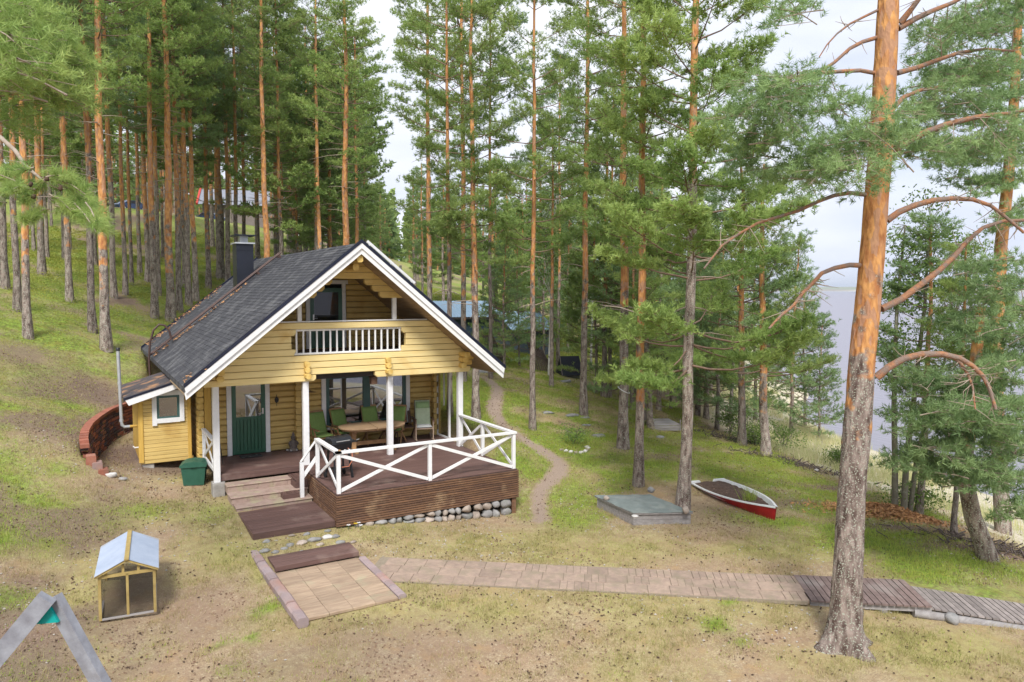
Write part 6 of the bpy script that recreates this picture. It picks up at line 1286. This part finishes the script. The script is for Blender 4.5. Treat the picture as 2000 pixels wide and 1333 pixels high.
# pines the photograph shows one by one: base pixel, trunk width in pixels, kind, height, label
T=[
(10,564,14,'tall','grey based pine trunk at the very left edge of the forest slope'),
(34,608,13,'tall','pine with a dark grey knotty trunk between the two left edge pines'),
(55,660,15,'tall','leaning purplish grey pine trunk nearest the bare slope on the left'),
(82,537,13,'tall','short looking grey pine trunk in front of the sandy track, left side'),
(136,590,12,'tall','slim pine just left of the two tall orange pines on the slope'),
(181,650,14,'tall','orange and grey pine left of the thickest one above the curved wall'),
(208,685,18,'tall','thickest pine of the slope, standing above the grey vent pipe'),
(223,583,11,'tall','pine right behind the thick slope pine, base in green bilberry'),
(245,577,9,'tall','slender pine in front of the blue car on the slope'),
(257,557,7,'tall','very thin grey pine right of the slender one by the blue car'),
(273,540,8,'tall','thin pine third from the blue car towards the cabin'),
(289,551,10,'tall','pine with an orange upper trunk left of the forked looking pair'),
(302,622,13,'tall','pine left of the pair that stands over the ladder hoop'),
(333,628,16,'tall','bright orange pine directly above the ladder hoop of the roof'),
(310,577,9,'tall','thin pine behind the bright orange one over the ladder hoop'),
(351,612,11,'tall','right hand pine of the pair over the left roof eave'),
(369,598,11,'tall','tall straight pine above the middle of the left roof slope'),
(382,588,11,'tall','orange pine next to the tall straight one above the roof slope'),
(407,564,10,'tall','pine with a dark lower trunk left of the chimney'),
(433,548,14,'tall','stout pine immediately left of the chimney'),
(446,540,10,'tall','reddish pine half hidden by the left side of the chimney'),
(415,485,8,'tall','thin far pine between the dark trunk and the chimney'),
(462,520,9,'tall','pine rising exactly behind the chimney cap'),
(477,512,8,'tall','thin pine just right of the chimney cap'),
(504,505,9,'tall','dark pine between the chimney and the bright orange roof pine'),
(522,540,13,'tall','bright orange pine right of the chimney above the roof ridge'),
(539,500,9,'tall','thin pine right of the bright orange pine over the ridge'),
(575,500,8,'tall','first thin reddish pine left of the far house end'),
(617,500,8,'full','thin pine over the right half of the roof ridge'),
(646,500,9,'full','pine between the far house and the orange pine above the gable'),
(676,520,15,'tall','orange pine rising just left of the gable peak'),
(839,600,11,'tall','dark trunked pine close to the right roof slope'),
(879,815,11,'mid2','pine whose base shows between the last two porch posts'),
(905,760,11,'tall','dark red pine trunk behind the right roof slope'),
(930,820,15,'mid2','pine by the narrow path just beyond the roof end'),
(958,740,8,'tall','thin dark pine behind the pine by the narrow path'),
(1040,842,12,'mid2','slim pine standing alone right of the narrow path'),
(1077,756,8,'tall','thin pine in front of the leaning stakes'),
(1090,715,7,'tall','thin pine beside the slate blue outbuilding'),
(1140,812,14,'tall','clean pale barked pine right of the black A frame'),
(1179,776,11,'full','left one of the two close pines left of the roped trunk'),
(1190,777,8,'full','right and thinner one of the two close pines left of the roped trunk'),
(1217,877,20,'mid2','thick pine with a pale rope tied round its trunk'),
(1247,952,18,'mid2','pine with a brilliant orange trunk behind the felt lidded box'),
(1256,828,10,'mid','pine half hidden behind the brilliant orange trunk'),
(1272,838,13,'young','old grey pine trunk with a bird box and flared roots'),
(1286,802,9,'mid','grey pine beside the wooden platform'),
(1345,812,8,'mid','thin dark pine behind the big dense pine'),
(1362,800,8,'full','dark pine in the shade of the bank, left of the grey one'),
(1379,818,10,'mid','grey pine on the edge of the bank left of the willow bush'),
(1333,996,23,'heavy','big dense pine standing at the right corner of the felt lidded box'),
(1449,873,15,'bank','twin trunked pine on the bank left of the leaning pine'),
(1496,893,18,'bank','dark leaning pine on the edge of the bank above the beach'),
(1794,1006,14,'bank','reddish pine right of the two grey green alders'),
(1863,1046,11,'bank','thin dark pine between the alders and the leaning thick trunk')]
PV['mid2']=[pine_var(17,6.6,2.1,.15,81,nsh=13,dens=1.05,prof='round',nl=.13,nw=.02,stubs=14,sparse=.3,whorl=.62,puff=9)]
PV['bank']=[pine_var(10.5,2.8,2.1,.13,91,nsh=12,dens=1.05,prof='cone',nl=.13,nw=.02,stubs=5,sparse=.15,whorl=.52,puff=8),pine_var(9.5,3.4,2.0,.12,92,nsh=12,dens=1.05,prof='round',nl=.13,nw=.02,stubs=4,sparse=.15,whorl=.52,needle='needle2',puff=8)]
TOPS={930:15,879:16,1040:15.8,1140:18.5,1217:17,1247:17.5,1333:18,1449:10.5,1496:10,1794:7.5,1863:7,1272:7,1077:12,676:19,522:20,1256:12,1286:11,1345:10,1379:9,1362:10}
HIDX={446:45,462:44,477:50,504:52,522:40,539:55,575:55,617:50,646:48,676:37,839:36,905:27,905:30}
placed=[]
for i,(u,v,w_,kind,lab) in enumerate(T):
    if u in HIDX: q=at(u,v,D=HIDX[u]); D_=HIDX[u]; p=np.array([q[0],q[1]])
    else: p,D_=hit(u,v)
    placed.append(p[:2]); til=(0,0)
    if u==1496: til=(R(-2),R(5))
    if u==1449: til=(0,R(-3))
    t=put(kind,(p[0],p[1]),lab,w_=w_*D_/CF,h=TOPS.get(u),var=i,tilt=til,bz={1247:2.9,1217:4.6,1333:8.5,1140:4.8,1040:5,930:4.8,522:1.0,676:1.0,333:3.2,208:3.4,1272:9,1286:9,1379:9,1449:3.5,1496:2.5}.get(u)); t['D']=round(float(D_),1); del t['D']
    if u==1217:
        a=np.linspace(0,6.28,17); r0_=.19; z=2.0
        MB().tube([(r0_*math.cos(q),r0_*math.sin(q),z-.10*math.cos(q-2.2)) for q in a],.012,5).build('rope',M['boatwhite'],parent=t,rel=False)
    if u==1272:
        dv_=-FW[:2]/np.linalg.norm(FW[:2]); bq=(p[0]+dv_[0]*.26+RT[0]*.1,p[1]+dv_[1]*.26+RT[1]*.1,gh(*p[:2])+2.05)
        e=empty('bird_box',bq,'pale wooden bird box fixed to the old grey pine trunk','bird box',None,-CY); MB().box(-.09,.09,-.08,.08,0,.26).build('box',M['logend'],**local(e)); MB().box(-.11,.11,-.11,.1,.26,.28).build('lid',M['greywood'],**local(e)); MB().tube([(0,-.081,.17),(0,-.084,.17)],.02,8).build('hole',M['iron'],**local(e))
# background pines that nothing tells apart
def fill(n,u0,u1,d0,d1,kinds,label,group,seed,mind=1.3,hr=None,avoid=None):
    r=random.Random(seed); k=0; tries=0
    while k<n and tries<n*30:
        tries+=1; D_=d0+(d1-d0)*r.random()**.9; u=r.uniform(u0,u1); q=at(u,600,D=D_); p=np.array([q[0],q[1]])
        if any(np.hypot(*(p-z_))<mind for z_ in placed): continue
        if -3.5<p[0]<6.5 and -1<p[1]<16.5: continue
        if h1(*p)<-1.9: continue
        if avoid and avoid(u,D_): continue
        placed.append(p); put(r.choice(kinds),p,label,group=group,h=(r.uniform(*hr) if hr else None),w_=r.uniform(.20,.32)); k+=1
g1='pines deep in the forest on the hill'
fill(70,-60,720,42,100,['tall','tall','far'],'slender orange trunked pine deep in the forest on the hill left of the gable',g1,1,avoid=lambda u,D: (232<u<268 or 382<u<404))
fill(48,-100,760,128,165,['far'],'dark distant pine closing the forest behind the cars',  'distant pines behind the cars',2,mind=2)
fill(14,560,720,44,75,['full','far'],'dense full crowned pine rising behind the roof ridge','full pines behind the roof ridge',3)
fill(24,800,1040,44,95,['full','mid','far'],'full crowned green pine on the hillside beyond the blue sheds','pines beyond the blue sheds',4,hr=(9.5,14),avoid=lambda u,D: D<52 and 830<u<1095)
fill(34,1040,1330,46,100,['full','far','mid'],'bushy pine in the forest belt along the shore behind the A frame','pines of the shore belt',5,hr=(9,14))
fill(10,1230,1420,34,50,['young','full'],'low dark pine in the thicket at the bank','pines of the dark thicket',6,hr=(6,10))
# young pines filling the middle
for (u,v,h_,lab) in ((985,722,6.5,'young bushy pine beyond the path, left of the stakes'),(1015,716,7,'young bushy pine in front of the leaning stakes'),(1062,705,8,'young pine before the slate blue outbuilding'),(1110,690,9,'green young pine behind the black A frame'),(960,715,6,'small pine at the corner between cabin eave and stakes'),
    (1400,840,8.5,'bushy pine on the bank left of the twin trunked pine'),(1545,850,9.5,'light green pine on the beach side behind the leaning pine'),(1475,820,9,'bushy green pine rising behind the twin trunked pine'),(1600,860,6.0,'small pine at the shore left of the big trunk'),(1310,800,8.5,'bushy pine between the orange trunk and the dense pine'),(1165,770,9.5,'bushy pine just right of the pale barked pine'),(1235,800,10.5,'bushy pine behind the roped pine trunk'),(1425,835,10,'tall bushy pine behind the twin trunked pine on the bank'),(1362,812,10.5,'bushy pine just right of the big dense pine'),(1572,835,8,'bushy light green pine farthest right before the big trunk')):
    p,_=hit(u,v); placed.append(p[:2]); put('young',(p[0],p[1]),lab,h=h_)
# far-off wood
r=np.random.default_rng(77); Pq=[];Tq=[];mbw=MB(); cnt=0
while cnt<560:
    th=r.uniform(-1.25,.62); D_=r.uniform(150,330); x=CO[0]+D_*math.sin(th+CY-.25); y=CO[1]+D_*math.cos(th+CY-.25)
    z=h1(x,y)
    if z<-1: 
        cnt+=.2; continue
    hgt=r.uniform(15,20); n=150; t=r.random(n)**1.0; rad=2.7*np.sqrt(np.clip(1-t,0.03,1))*r.random(n)**.4; a=r.uniform(0,6.28,n)
    Pq.append(np.stack([x+rad*np.cos(a),y+rad*np.sin(a),z+.5+t*(hgt-.5)],1)); Tq.append(np.full(n,r.random())); mbw.bar((x,y,z-.5),(x,y,z+hgt*.8),.3,.3); cnt+=1
Pq=np.concatenate(Pq); me=trimesh('far_wood',leaftris(Pq,1.25,r,1),3,M['spruce'],tint=np.concatenate(Tq)); tag(link('far_wood',me),kind='stuff',cat='wood',label='far off wood reading as one dark green mass')
o=mbw.build('far_wood_trunks',M['bark']); tag(o,kind='stuff',cat='wood',label='trunks of the far off wood')
print('far wood',cnt)
# far shore woods: the hill mesh itself carries them
# ------------------------------------------------------------------ the big foreground pine
base=at(1652,1262,Z=-1.08); BD=float((base-CO)@FW); print('big pine',base,BD)
t=empty('pine_tree',(base[0],base[1],gh(base[0],base[1])-.05),'big foreground pine with a lichened grey base and bright orange upper trunk','tree')
def pp_(u,v,dd=0): return at(u,v,D=BD+dd)
cent=[(1648,1262),(1651,1200),(1656,1100),(1661,1000),(1669,900),(1677,800),(1684,700),(1694,600),(1703,500),(1711,400),(1720,300),(1726,180),(1731,100),(1735,0),(1742,-130),(1750,-300),(1758,-500),(1764,-700)]
wid=[74,60,54,52,51,50,49,48,46,45,44,43,41,39,36,30,22,12]
P=np.array([pp_(u,v) for u,v in cent]); rad=np.array(wid)/2*BD/CF*.98; P[0,2]-=.15
n=56; tt_=np.linspace(0,1,len(P)); ts=np.r_[np.linspace(0,.25,70),np.linspace(.255,1,150)]; P0=P; P=np.stack([np.interp(ts,tt_,P[:,k]) for k in range(3)],1); rad=np.interp(ts,tt_,rad); mb=MB(); mb.tube(P,rad,n,0)
V=mb.V[0].copy(); r=np.random.default_rng(2)
an=np.arctan2(V[:,1]-base[1],V[:,0]-base[0]); hz=V[:,2]-base[2]; low=np.clip((6-hz)/3,.3,1); fl=np.exp(-np.clip(hz,0,9)/.17)*.26*np.clip(.35+.65*np.cos(an*4+1.0+.6*np.sin(an)),0,1)+low*((fbm(an*1.6+5,V[:,2]*.35,.11,5,3)-.5)*.045+(fbm(an*1.6,V[:,2],.6,8,2)-.5)*.03)
c=V[:,:2]-np.array([np.interp(V[:,2],P[:,2],P[:,0]),np.interp(V[:,2],P[:,2],P[:,1])]).T; c/=np.linalg.norm(c,axis=1)[:,None]+1e-6; V[:len(c),:2]+=c*fl[:,None]; mb.V[0]=V
tk=mb.build('trunk',M['bark'],t); tk['bark_z']=4.7
stump=stone('root_stump',M['bark'],tuple(at(1622,1252,Z=-1.0)),(.16,.13,.16),t,seed=5)
BR=[([(1715,20),(1690,32),(1660,47),(1635,66),(1615,88),(1600,112)],.022,-.4,'n'),
([(1712,74),(1685,82),(1660,95),(1630,122),(1600,142),(1565,158),(1530,166),(1500,190)],.034,-.5,'h'),
([(1708,143),(1680,138),(1640,140),(1600,143),(1560,150),(1530,156),(1505,172),(1490,200)],.036,-1.0,'h'),
([(1692,381),(1660,377),(1630,382),(1600,393),(1560,412),(1520,424),(1480,436),(1445,456),(1410,480),(1375,525)],.036,-.6,'d'),
([(1684,519),(1660,518),(1630,524),(1605,534),(1585,556),(1568,572),(1550,597),(1525,617),(1502,642)],.042,-.6,'d'),
([(1755,56),(1790,36),(1820,22),(1860,6),(1900,-15),(1950,-30)],.05,.2,'h'),([(1758,46),(1780,18),(1800,-8),(1830,-60)],.055,-.3,'n'),
([(1752,143),(1790,133),(1830,118),(1875,103),(1925,96),(1980,100)],.045,.8,'h'),
([(1748,292),(1775,275),(1810,258),(1850,243),(1890,233),(1925,226),(1970,222),(2030,210)],.062,.3,'h'),
([(1738,220),(1765,190),(1800,176),(1840,170),(1880,150),(1950,140)],.040,.9,'h'),
([(1733,431),(1755,415),(1785,402),(1820,392),(1860,388),(1900,390),(1935,402),(1965,425),(2000,455)],.055,-.2,'t'),
([(1722,604),(1760,585),(1800,555),(1835,528),(1865,500),(1890,470),(1920,445),(1960,432),(2020,430)],.060,.5,'t'),
([(1712,738),(1735,718),(1765,701),(1800,692),(1840,692),(1875,700),(1900,715),(1920,735),(1932,758),(1945,800)],.062,-.5,'t'),
([(1852,692),(1875,708),(1890,730),(1900,756),(1905,800)],.030,-.5,'t'),
([(1742,262),(1720,245),(1700,240),(1675,245),(1655,262)],.020,-.9,'h'),([(1735,300),(1715,285),(1695,275),(1670,285),(1650,300)],.016,-1.0,'h')]
cr=Crown(); r=np.random.default_rng(99); deadmb=MB()
for pts,r0,dd,kd in BR:
    n=len(pts); W_=[pp_(u,v,dd*i/(n-1)+(0 if i else -.0)) for i,(u,v) in enumerate(pts)]
    MB().tube(W_,np.linspace(r0,r0*.4,n),8,0).build('branch',M['limb'],t)
    if kd=='h':
        cum=len(W_)-1
        for k in range(9 if n>6 else 8):
            f=r.uniform(.42,1.0)*cum; i=min(int(f),cum-1); p=W_[i]*(1-(f-i))+W_[i+1]*(f-i); d=W_[i+1]-W_[i]; d/=np.linalg.norm(d)
            v=d*.5+RT*r.normal(0,.55)+FW*r.normal(0,.9)+np.array([0,0,r.uniform(-.9,.35)]); v/=np.linalg.norm(v); l=r.uniform(.45,1.15)
            cr.branch([p,p+v*l*.35,p+v*l*.7+np.array([0,0,-.06]),p+v*l+np.array([0,0,-.16])],.010,start=.3,lat=.38,step=.12,r=r,dens=1.15,shoot=.13,wn=4,droop=.15,puff=1)
    for k in range(7):
        f=r.uniform(.12,.8)*(n-1); i=min(int(f),n-2); p=W_[i]*(1-(f-i))+W_[i+1]*(f-i); v=RT*r.normal(0,.8)+FW*r.normal(0,.6)+np.array([0,0,r.uniform(-1,.6)]); v/=np.linalg.norm(v); l=r.uniform(.06,.35); deadmb.tube([p,p+v*l*.5,p+v*l+r.normal(0,.03,3)],[.010,.006,.003],4,0,cap=False)
    if kd in('d','t'):
        for k in range(16):
            f=r.uniform(.45,1.0)*(n-1); i=min(int(f),n-2); p=W_[i]*(1-(f-i))+W_[i+1]*(f-i); v=RT*r.normal(0,.8)+FW*r.normal(0,.6)+np.array([0,0,r.uniform(-1,.3)]); v/=np.linalg.norm(v); l=r.uniform(.15,.5)
            deadmb.tube([p,p+v*l*.5,p+v*l+r.normal(0,.05,3)],[.009,.006,.002],4,0,cap=False)
# foliage hung around (pixel masses in depth): whole boughs with their own wood
def mass(c_,L,base_w,mat_needle,seed,n=22,nl=.12,nw=.012,density=1.0):
    r=np.random.default_rng(seed); 
    for (u,v,dd,ru,rv,k) in L:
        for i in range(k):
            a=r.uniform(0,6.28); q=math.sqrt(r.random()); uu=u+ru*q*math.cos(a); vv=v+rv*q*math.sin(a); p=at(uu,vv,D=base_w+dd+r.normal(0,.45))
            v_=RT*r.normal(0,.8)+FW*r.normal(0,.7)+np.array([0,0,r.uniform(-.35,.25)]); v_/=np.linalg.norm(v_); l=r.uniform(.5,1.0)
            c_.branch([p-v_*l*.5,p-v_*l*.1+np.array([0,0,.05]),p+v_*l*.3+np.array([0,0,.03]),p+v_*l*.5],.012,start=.12,lat=.34,step=.14,r=r,dens=density,shoot=.13,wn=4,puff=4)
mass(cr,[(1540,185,-.6,60,30,3),(1500,290,-.7,50,70,4),(1590,290,-.8,50,80,3),(1460,230,-.5,40,40,3),(1640,200,-.9,30,40,2),(1690,290,-1.0,45,25,4),(1810,200,.7,50,50,7),(1560,20,-.3,30,25,3),(1790,290,.3,60,40,7)],BD,None,5,density=.85)
for nm,mm in (('crown','needle2'),): link(nm,cr.needle_mesh(nm,20,.11,.0115,M[mm],r),t).location=-Vector(t.location)
linkw('twigs',woodmesh(cr.wood,'twigs',M['deadtwig']),t).location=-Vector(t.location)
linkw('dead_twigs',woodmesh(deadmb,'dead_twigs',M['deadtwig']),t).location=-Vector(t.location)
# ------------------------------------------------------------------ pine group at the right edge
b1=hit(1930,1092)[0]; D1=float((b1-CO)@FW); print('right pine',D1)
t=empty('pine_tree',tuple(b1),'thick leaning pine at the right edge with drooping blue green boughs','tree')
def rtree(t,cent,wid,D1,dd,masses,seed,mm,n=18,nl=.11,nw=.010,dens=.9):
    P=np.array([at(u,v,D=D1+dd*i/len(cent)) for i,(u,v) in enumerate(cent)]); P[0,2]-=.15; MB().tube(P,np.array(wid)/2*D1/CF,14,0).build('trunk',M['bark'],t)['bark_z']=3.8
    c_=Crown(); mass(c_,masses,D1,None,seed,density=dens); r=np.random.default_rng(seed)
    link('crown',c_.needle_mesh('crown',n,nl,nw,M[mm],r),t).location=-Vector(t.location); linkw('boughs',woodmesh(c_.wood,'boughs',M['deadtwig']),t).location=-Vector(t.location); print('rtree',len(c_.P))
rtree(t,[(1935,1098),(1920,1060),(1900,1010),(1890,960),(1885,900),(1892,820),(1905,720),(1915,600)],[42,34,31,29,27,25,22,16],D1,-.4,
 [(1850,760,-1.2,75,35,9),(1815,830,-1.4,65,50,12),(1800,900,-1.3,45,30,5),(1880,850,-1.6,70,60,11),(1960,800,-1.4,60,80,18),(1960,920,-1.2,60,50,12),(1850,930,-1.3,60,30,8),(1960,680,-1.0,60,60,12),(1950,560,-.6,60,60,10),(1990,1000,-1.2,30,25,4),(1900,640,-.6,30,40,4)],7,'needle2',n=17,nl=.13,nw=.015)
q=at(1962,1010,D=D1+3.4); t=empty('pine_tree',(q[0],q[1],gh(q[0],q[1])),'orange trunked pine behind the drooping boughs at the right edge','tree')
gp=CO+(np.array([q[0],q[1],gh(q[0],q[1])])-CO); dq=gp-CO; ub=1000+CF*(dq@RT)/(dq@FW); vb=PY-CF*(dq@UP)/(dq@FW)
rtree(t,[(ub,vb),(1952,900),(1945,760),(1948,620),(1955,480),(1968,360),(1978,240),(1985,120),(1990,0),(1992,-150)],[30,26,24,23,22,20,18,16,13,8],D1+3.4,0,
 [(1960,150,0,60,50,14),(1880,180,-.5,60,45,12),(1930,260,-.3,70,45,14),(1840,300,-.6,60,40,9),(1960,340,0,50,50,8),(1950,30,0,60,50,12),(1880,60,.3,50,40,6),(1990,440,0,40,40,5),(1830,130,0,40,40,4),(1900,330,-.2,60,40,8),(1970,600,.4,50,60,7)],8,'needle2',n=15,nl=.14,nw=.018)
# ------------------------------------------------------------------ pine left of the frame whose boughs reach in
q=at(-330,1150,D=9.5); t=empty('pine_tree',(q[0],q[1],gh(q[0],q[1])),'pine just outside the left edge whose near bough with cones hangs into view','tree')
zt=t.location.z; MB().tube([(q[0],q[1],zt-.2),(q[0]+.05,q[1],zt+4),(q[0]+.1,q[1],zt+8),(q[0]+.1,q[1]+.1,zt+12)],[.22,.17,.13,.04],12).build('trunk',M['bark'],t)['bark_z']=3.8
c_=Crown(); r=np.random.default_rng(17); ND=5.2
def bough(pts,D0,D2,r0,m_='limb'):
    n=len(pts); W_=[at(u,v,D=D0+(D2-D0)*i/(n-1)) for i,(u,v) in enumerate(pts)]; MB().tube(W_,np.linspace(r0,r0*.3,n),7,0).build('branch',M[m_],t); return W_
tx=at(-330,300,D=9.4)
W1=bough([(-330,250),(-120,262),(0,268),(30,295),(50,325),(80,350)],9.2,5.6,.035,'deadtwig'); 
for (u0,v0,u1,v1,k) in ((60,335,10,345,3),(80,350,130,350,3),(90,355,60,390,3),(110,360,170,390,4),(60,370,20,380,3),(100,385,150,420,4),(120,400,195,430,4),(90,410,60,430,3),(30,350,-20,350,3),(10,395,-40,400,2),(150,395,195,445,3)):
    for j in range(k):
        D0=5.6+r.normal(0,.15); a_=at(u0+r.normal(0,6),v0+r.normal(0,6),D=D0); b_2=at(u1+r.normal(0,8),v1+r.normal(0,6),D=D0+r.normal(0,.2)); m_=(a_+b_2)/2+np.array([0,0,.02])
        c_.wood.tube([a_,m_,b_2],[.006,.005,.003],5,0,cap=False)
        for f in np.linspace(.1,1,7): p=a_*(1-f)+b_2*f; d=(b_2-a_)/np.linalg.norm(b_2-a_)+r.normal(0,.3,3)+np.array([0,0,.2]); c_.shoot(p,d/np.linalg.norm(d),.09,r.random())
link('needle_tufts',c_.needle_mesh('needle_tufts',60,.08,.0042,M['needle'],r),t).location=-Vector(t.location); linkw('twigs',woodmesh(c_.wood,'twigs',M['deadtwig']),t).location=-Vector(t.location)
for (u,v) in ((92,350),(42,375),(66,385),(60,360),(48,368),(118,368)):
    p=at(u,v,D=5.5); stone('cone',M['cone'],tuple(p),(.022,.018,.026),t,seed=int(u),sub=1)
c2=Crown(); mass(c2,[(20,50,0,60,45,9),(60,100,0,60,45,8),(20,170,0,45,30,7),(90,150,0,50,40,6),(0,240,.3,30,20,2),(120,200,.6,35,20,2),(-40,120,0,50,90,7)],8.6,None,3,density=1.1)
link('crown',c2.needle_mesh('crown',20,.12,.0095,M['needle'],r),t).location=-Vector(t.location); linkw('boughs',woodmesh(c2.wood,'boughs',M['deadtwig']),t).location=-Vector(t.location)
W2=bough([(-330,120),(-160,110),(-40,100),(40,110),(90,130)],9.3,8.5,.045); W3=bough([(-330,200),(-150,190),(-20,190),(60,180)],9.3,8.6,.035)
# ------------------------------------------------------------------ alders and bushes
def leafy(name,base_,stems,leafspec,matn,bark_,lab,cat,group=None,size=.045,seed=1):
    t=empty(name,tuple(base_),lab,cat,group); r=np.random.default_rng(seed)
    Lp=[];tw=MB()
    for pts,r0 in stems:
        pts=np.array(pts); MB().tube(pts,np.linspace(r0,r0*.25,len(pts)),8,0).build('trunk' if cat=='tree' else 'stem',M[bark_],t)
    for (c,rx,rz_,n) in leafspec:
        k=max(3,n//45)
        for j in range(k):
            q=np.array(c)+np.array([r.normal(0,rx*.5),r.normal(0,rx*.5),r.normal(0,rz_*.5)])
            near_=min((p for pts,_ in stems for p in pts),key=lambda p:np.linalg.norm(p-q)); tw.bar(near_,q,.012,.012)
            Lp.append(q+r.normal(0,1,(45,3))*np.array([.20,.20,.10]))
    Lp=np.concatenate(Lp); link('crown' if cat=='tree' else 'foliage',trimesh('crown',leafquads(Lp,size,r,.8),4,M[matn],tint=r.random(len(Lp))),t).location=-Vector(t.location)
    o=tw.build('twigs',M[bark_],t); return t
def stem(uv,D_,b): 
    L=[np.array([b[0],b[1],b[2]-.1])]+[at(u,v,D=D_) for u,v in uv]; return L
for i,(u,v,uv,w_,lab) in enumerate(((1748,1004,[(1748,900),(1746,800),(1748,700),(1752,600),(1760,520),(1768,440)],.085,'straight grey green alder nearest the big pine trunk'),(1765,1006,[(1770,900),(1785,780),(1795,690),(1806,600),(1812,500),(1818,430)],.085,'second alder with a trunk leaning slightly right'),(1776,1006,[(1790,900),(1812,800),(1835,740),(1852,680),(1862,620)],.07,'third alder, forked from the same root and leaning furthest right'))):
    b,_=hit(u,v); D_=float((b-CO)@FW); st_=stem(uv,D_,b); sp=[]
    for (uu,vv,n) in (((1740,660,500),(1730,740,350),(1760,560,600),(1775,480,500),(1745,450,200)),((1810,520,700),(1790,600,500),(1830,450,500),(1800,680,400),(1815,400,260)),((1860,640,500),(1870,560,500),(1840,690,300),(1880,480,300)))[i]: sp.append((at(uu,vv,D=D_),.55,.35,n))
    leafy('alder_tree',b,[(st_,w_)],sp,'leaf','alder',lab,'tree',seed=20+i)
for i,(u,v,rx,h_,lab) in enumerate(((1425,850,.9,1.3,'bright green willow bush on the bank left of the twin pine'),(1478,872,.9,1.3,'grey green bush between the twin pine and the leaning pine'),(1530,880,.7,1.0,'green bush right behind the leaning pine'),(1640,915,.45,.6,'small green bush left of the big pine trunk on the bank'),(1775,1000,.5,.8,'dark green bush at the foot of the alders'),(1120,868,.5,.55,'small bright green bush with a stone half ring on the slope'),(1160,700,1.2,1.8,'green bush on the hillside right of the black A frame'))):
    b,_=hit(u,v); D_=float((b-CO)@FW); r=np.random.default_rng(i); st_=[]
    for k in range(7): a=r.uniform(0,6.28); st_.append(([np.array(b),b+np.array([math.cos(a)*rx*.3,math.sin(a)*rx*.3,h_*.5]),b+np.array([math.cos(a)*rx*.6,math.sin(a)*rx*.6,h_*.9])],.012))
    sp=[(b+np.array([r.normal(0,rx*.45),r.normal(0,rx*.45),h_*r.uniform(.2,.9)]),rx*.4,h_*.25,int(160*rx+60)) for k in range(9)]
    leafy('bush',b,st_,sp,'shrub' if i in(0,5,2) else 'leaf','alder',lab,'bush',size=.04 if i!=5 else .028,seed=40+i)
# birches behind
for i,(u,v,D_,lab) in enumerate(((1154,680,42,'thin white birch left of the clearing, leaning a little'),(1072,740,36,'white barked young birch by the outbuilding'),(905,600,60,'white birch trunk far behind the blue shed'))):
    q=at(u,v,D=D_); b=np.array([q[0],q[1],h1(q[0],q[1])]); tp=b+np.array([.4,0,9]); sp=[(b+np.array([r.normal(0,.7),r.normal(0,.7),r.uniform(4,9)]),.8,.6,220) for k in range(9)]
    leafy('birch_tree',b,[([b,b+np.array([.1,0,4]),tp],.07)],sp,'leaf','birch',lab,'tree',size=.07,seed=60+i)
print('tris',sum(len(m.polygons) for m in bpy.data.meshes),'objs',len(bpy.data.objects))

tt=0
for m_ in bpy.data.meshes:
    ls=np.zeros(len(m_.polygons),dtype=np.int32); m_.polygons.foreach_get('loop_total',ls); tt+=int((ls-2).sum())
print('unique triangles',tt)
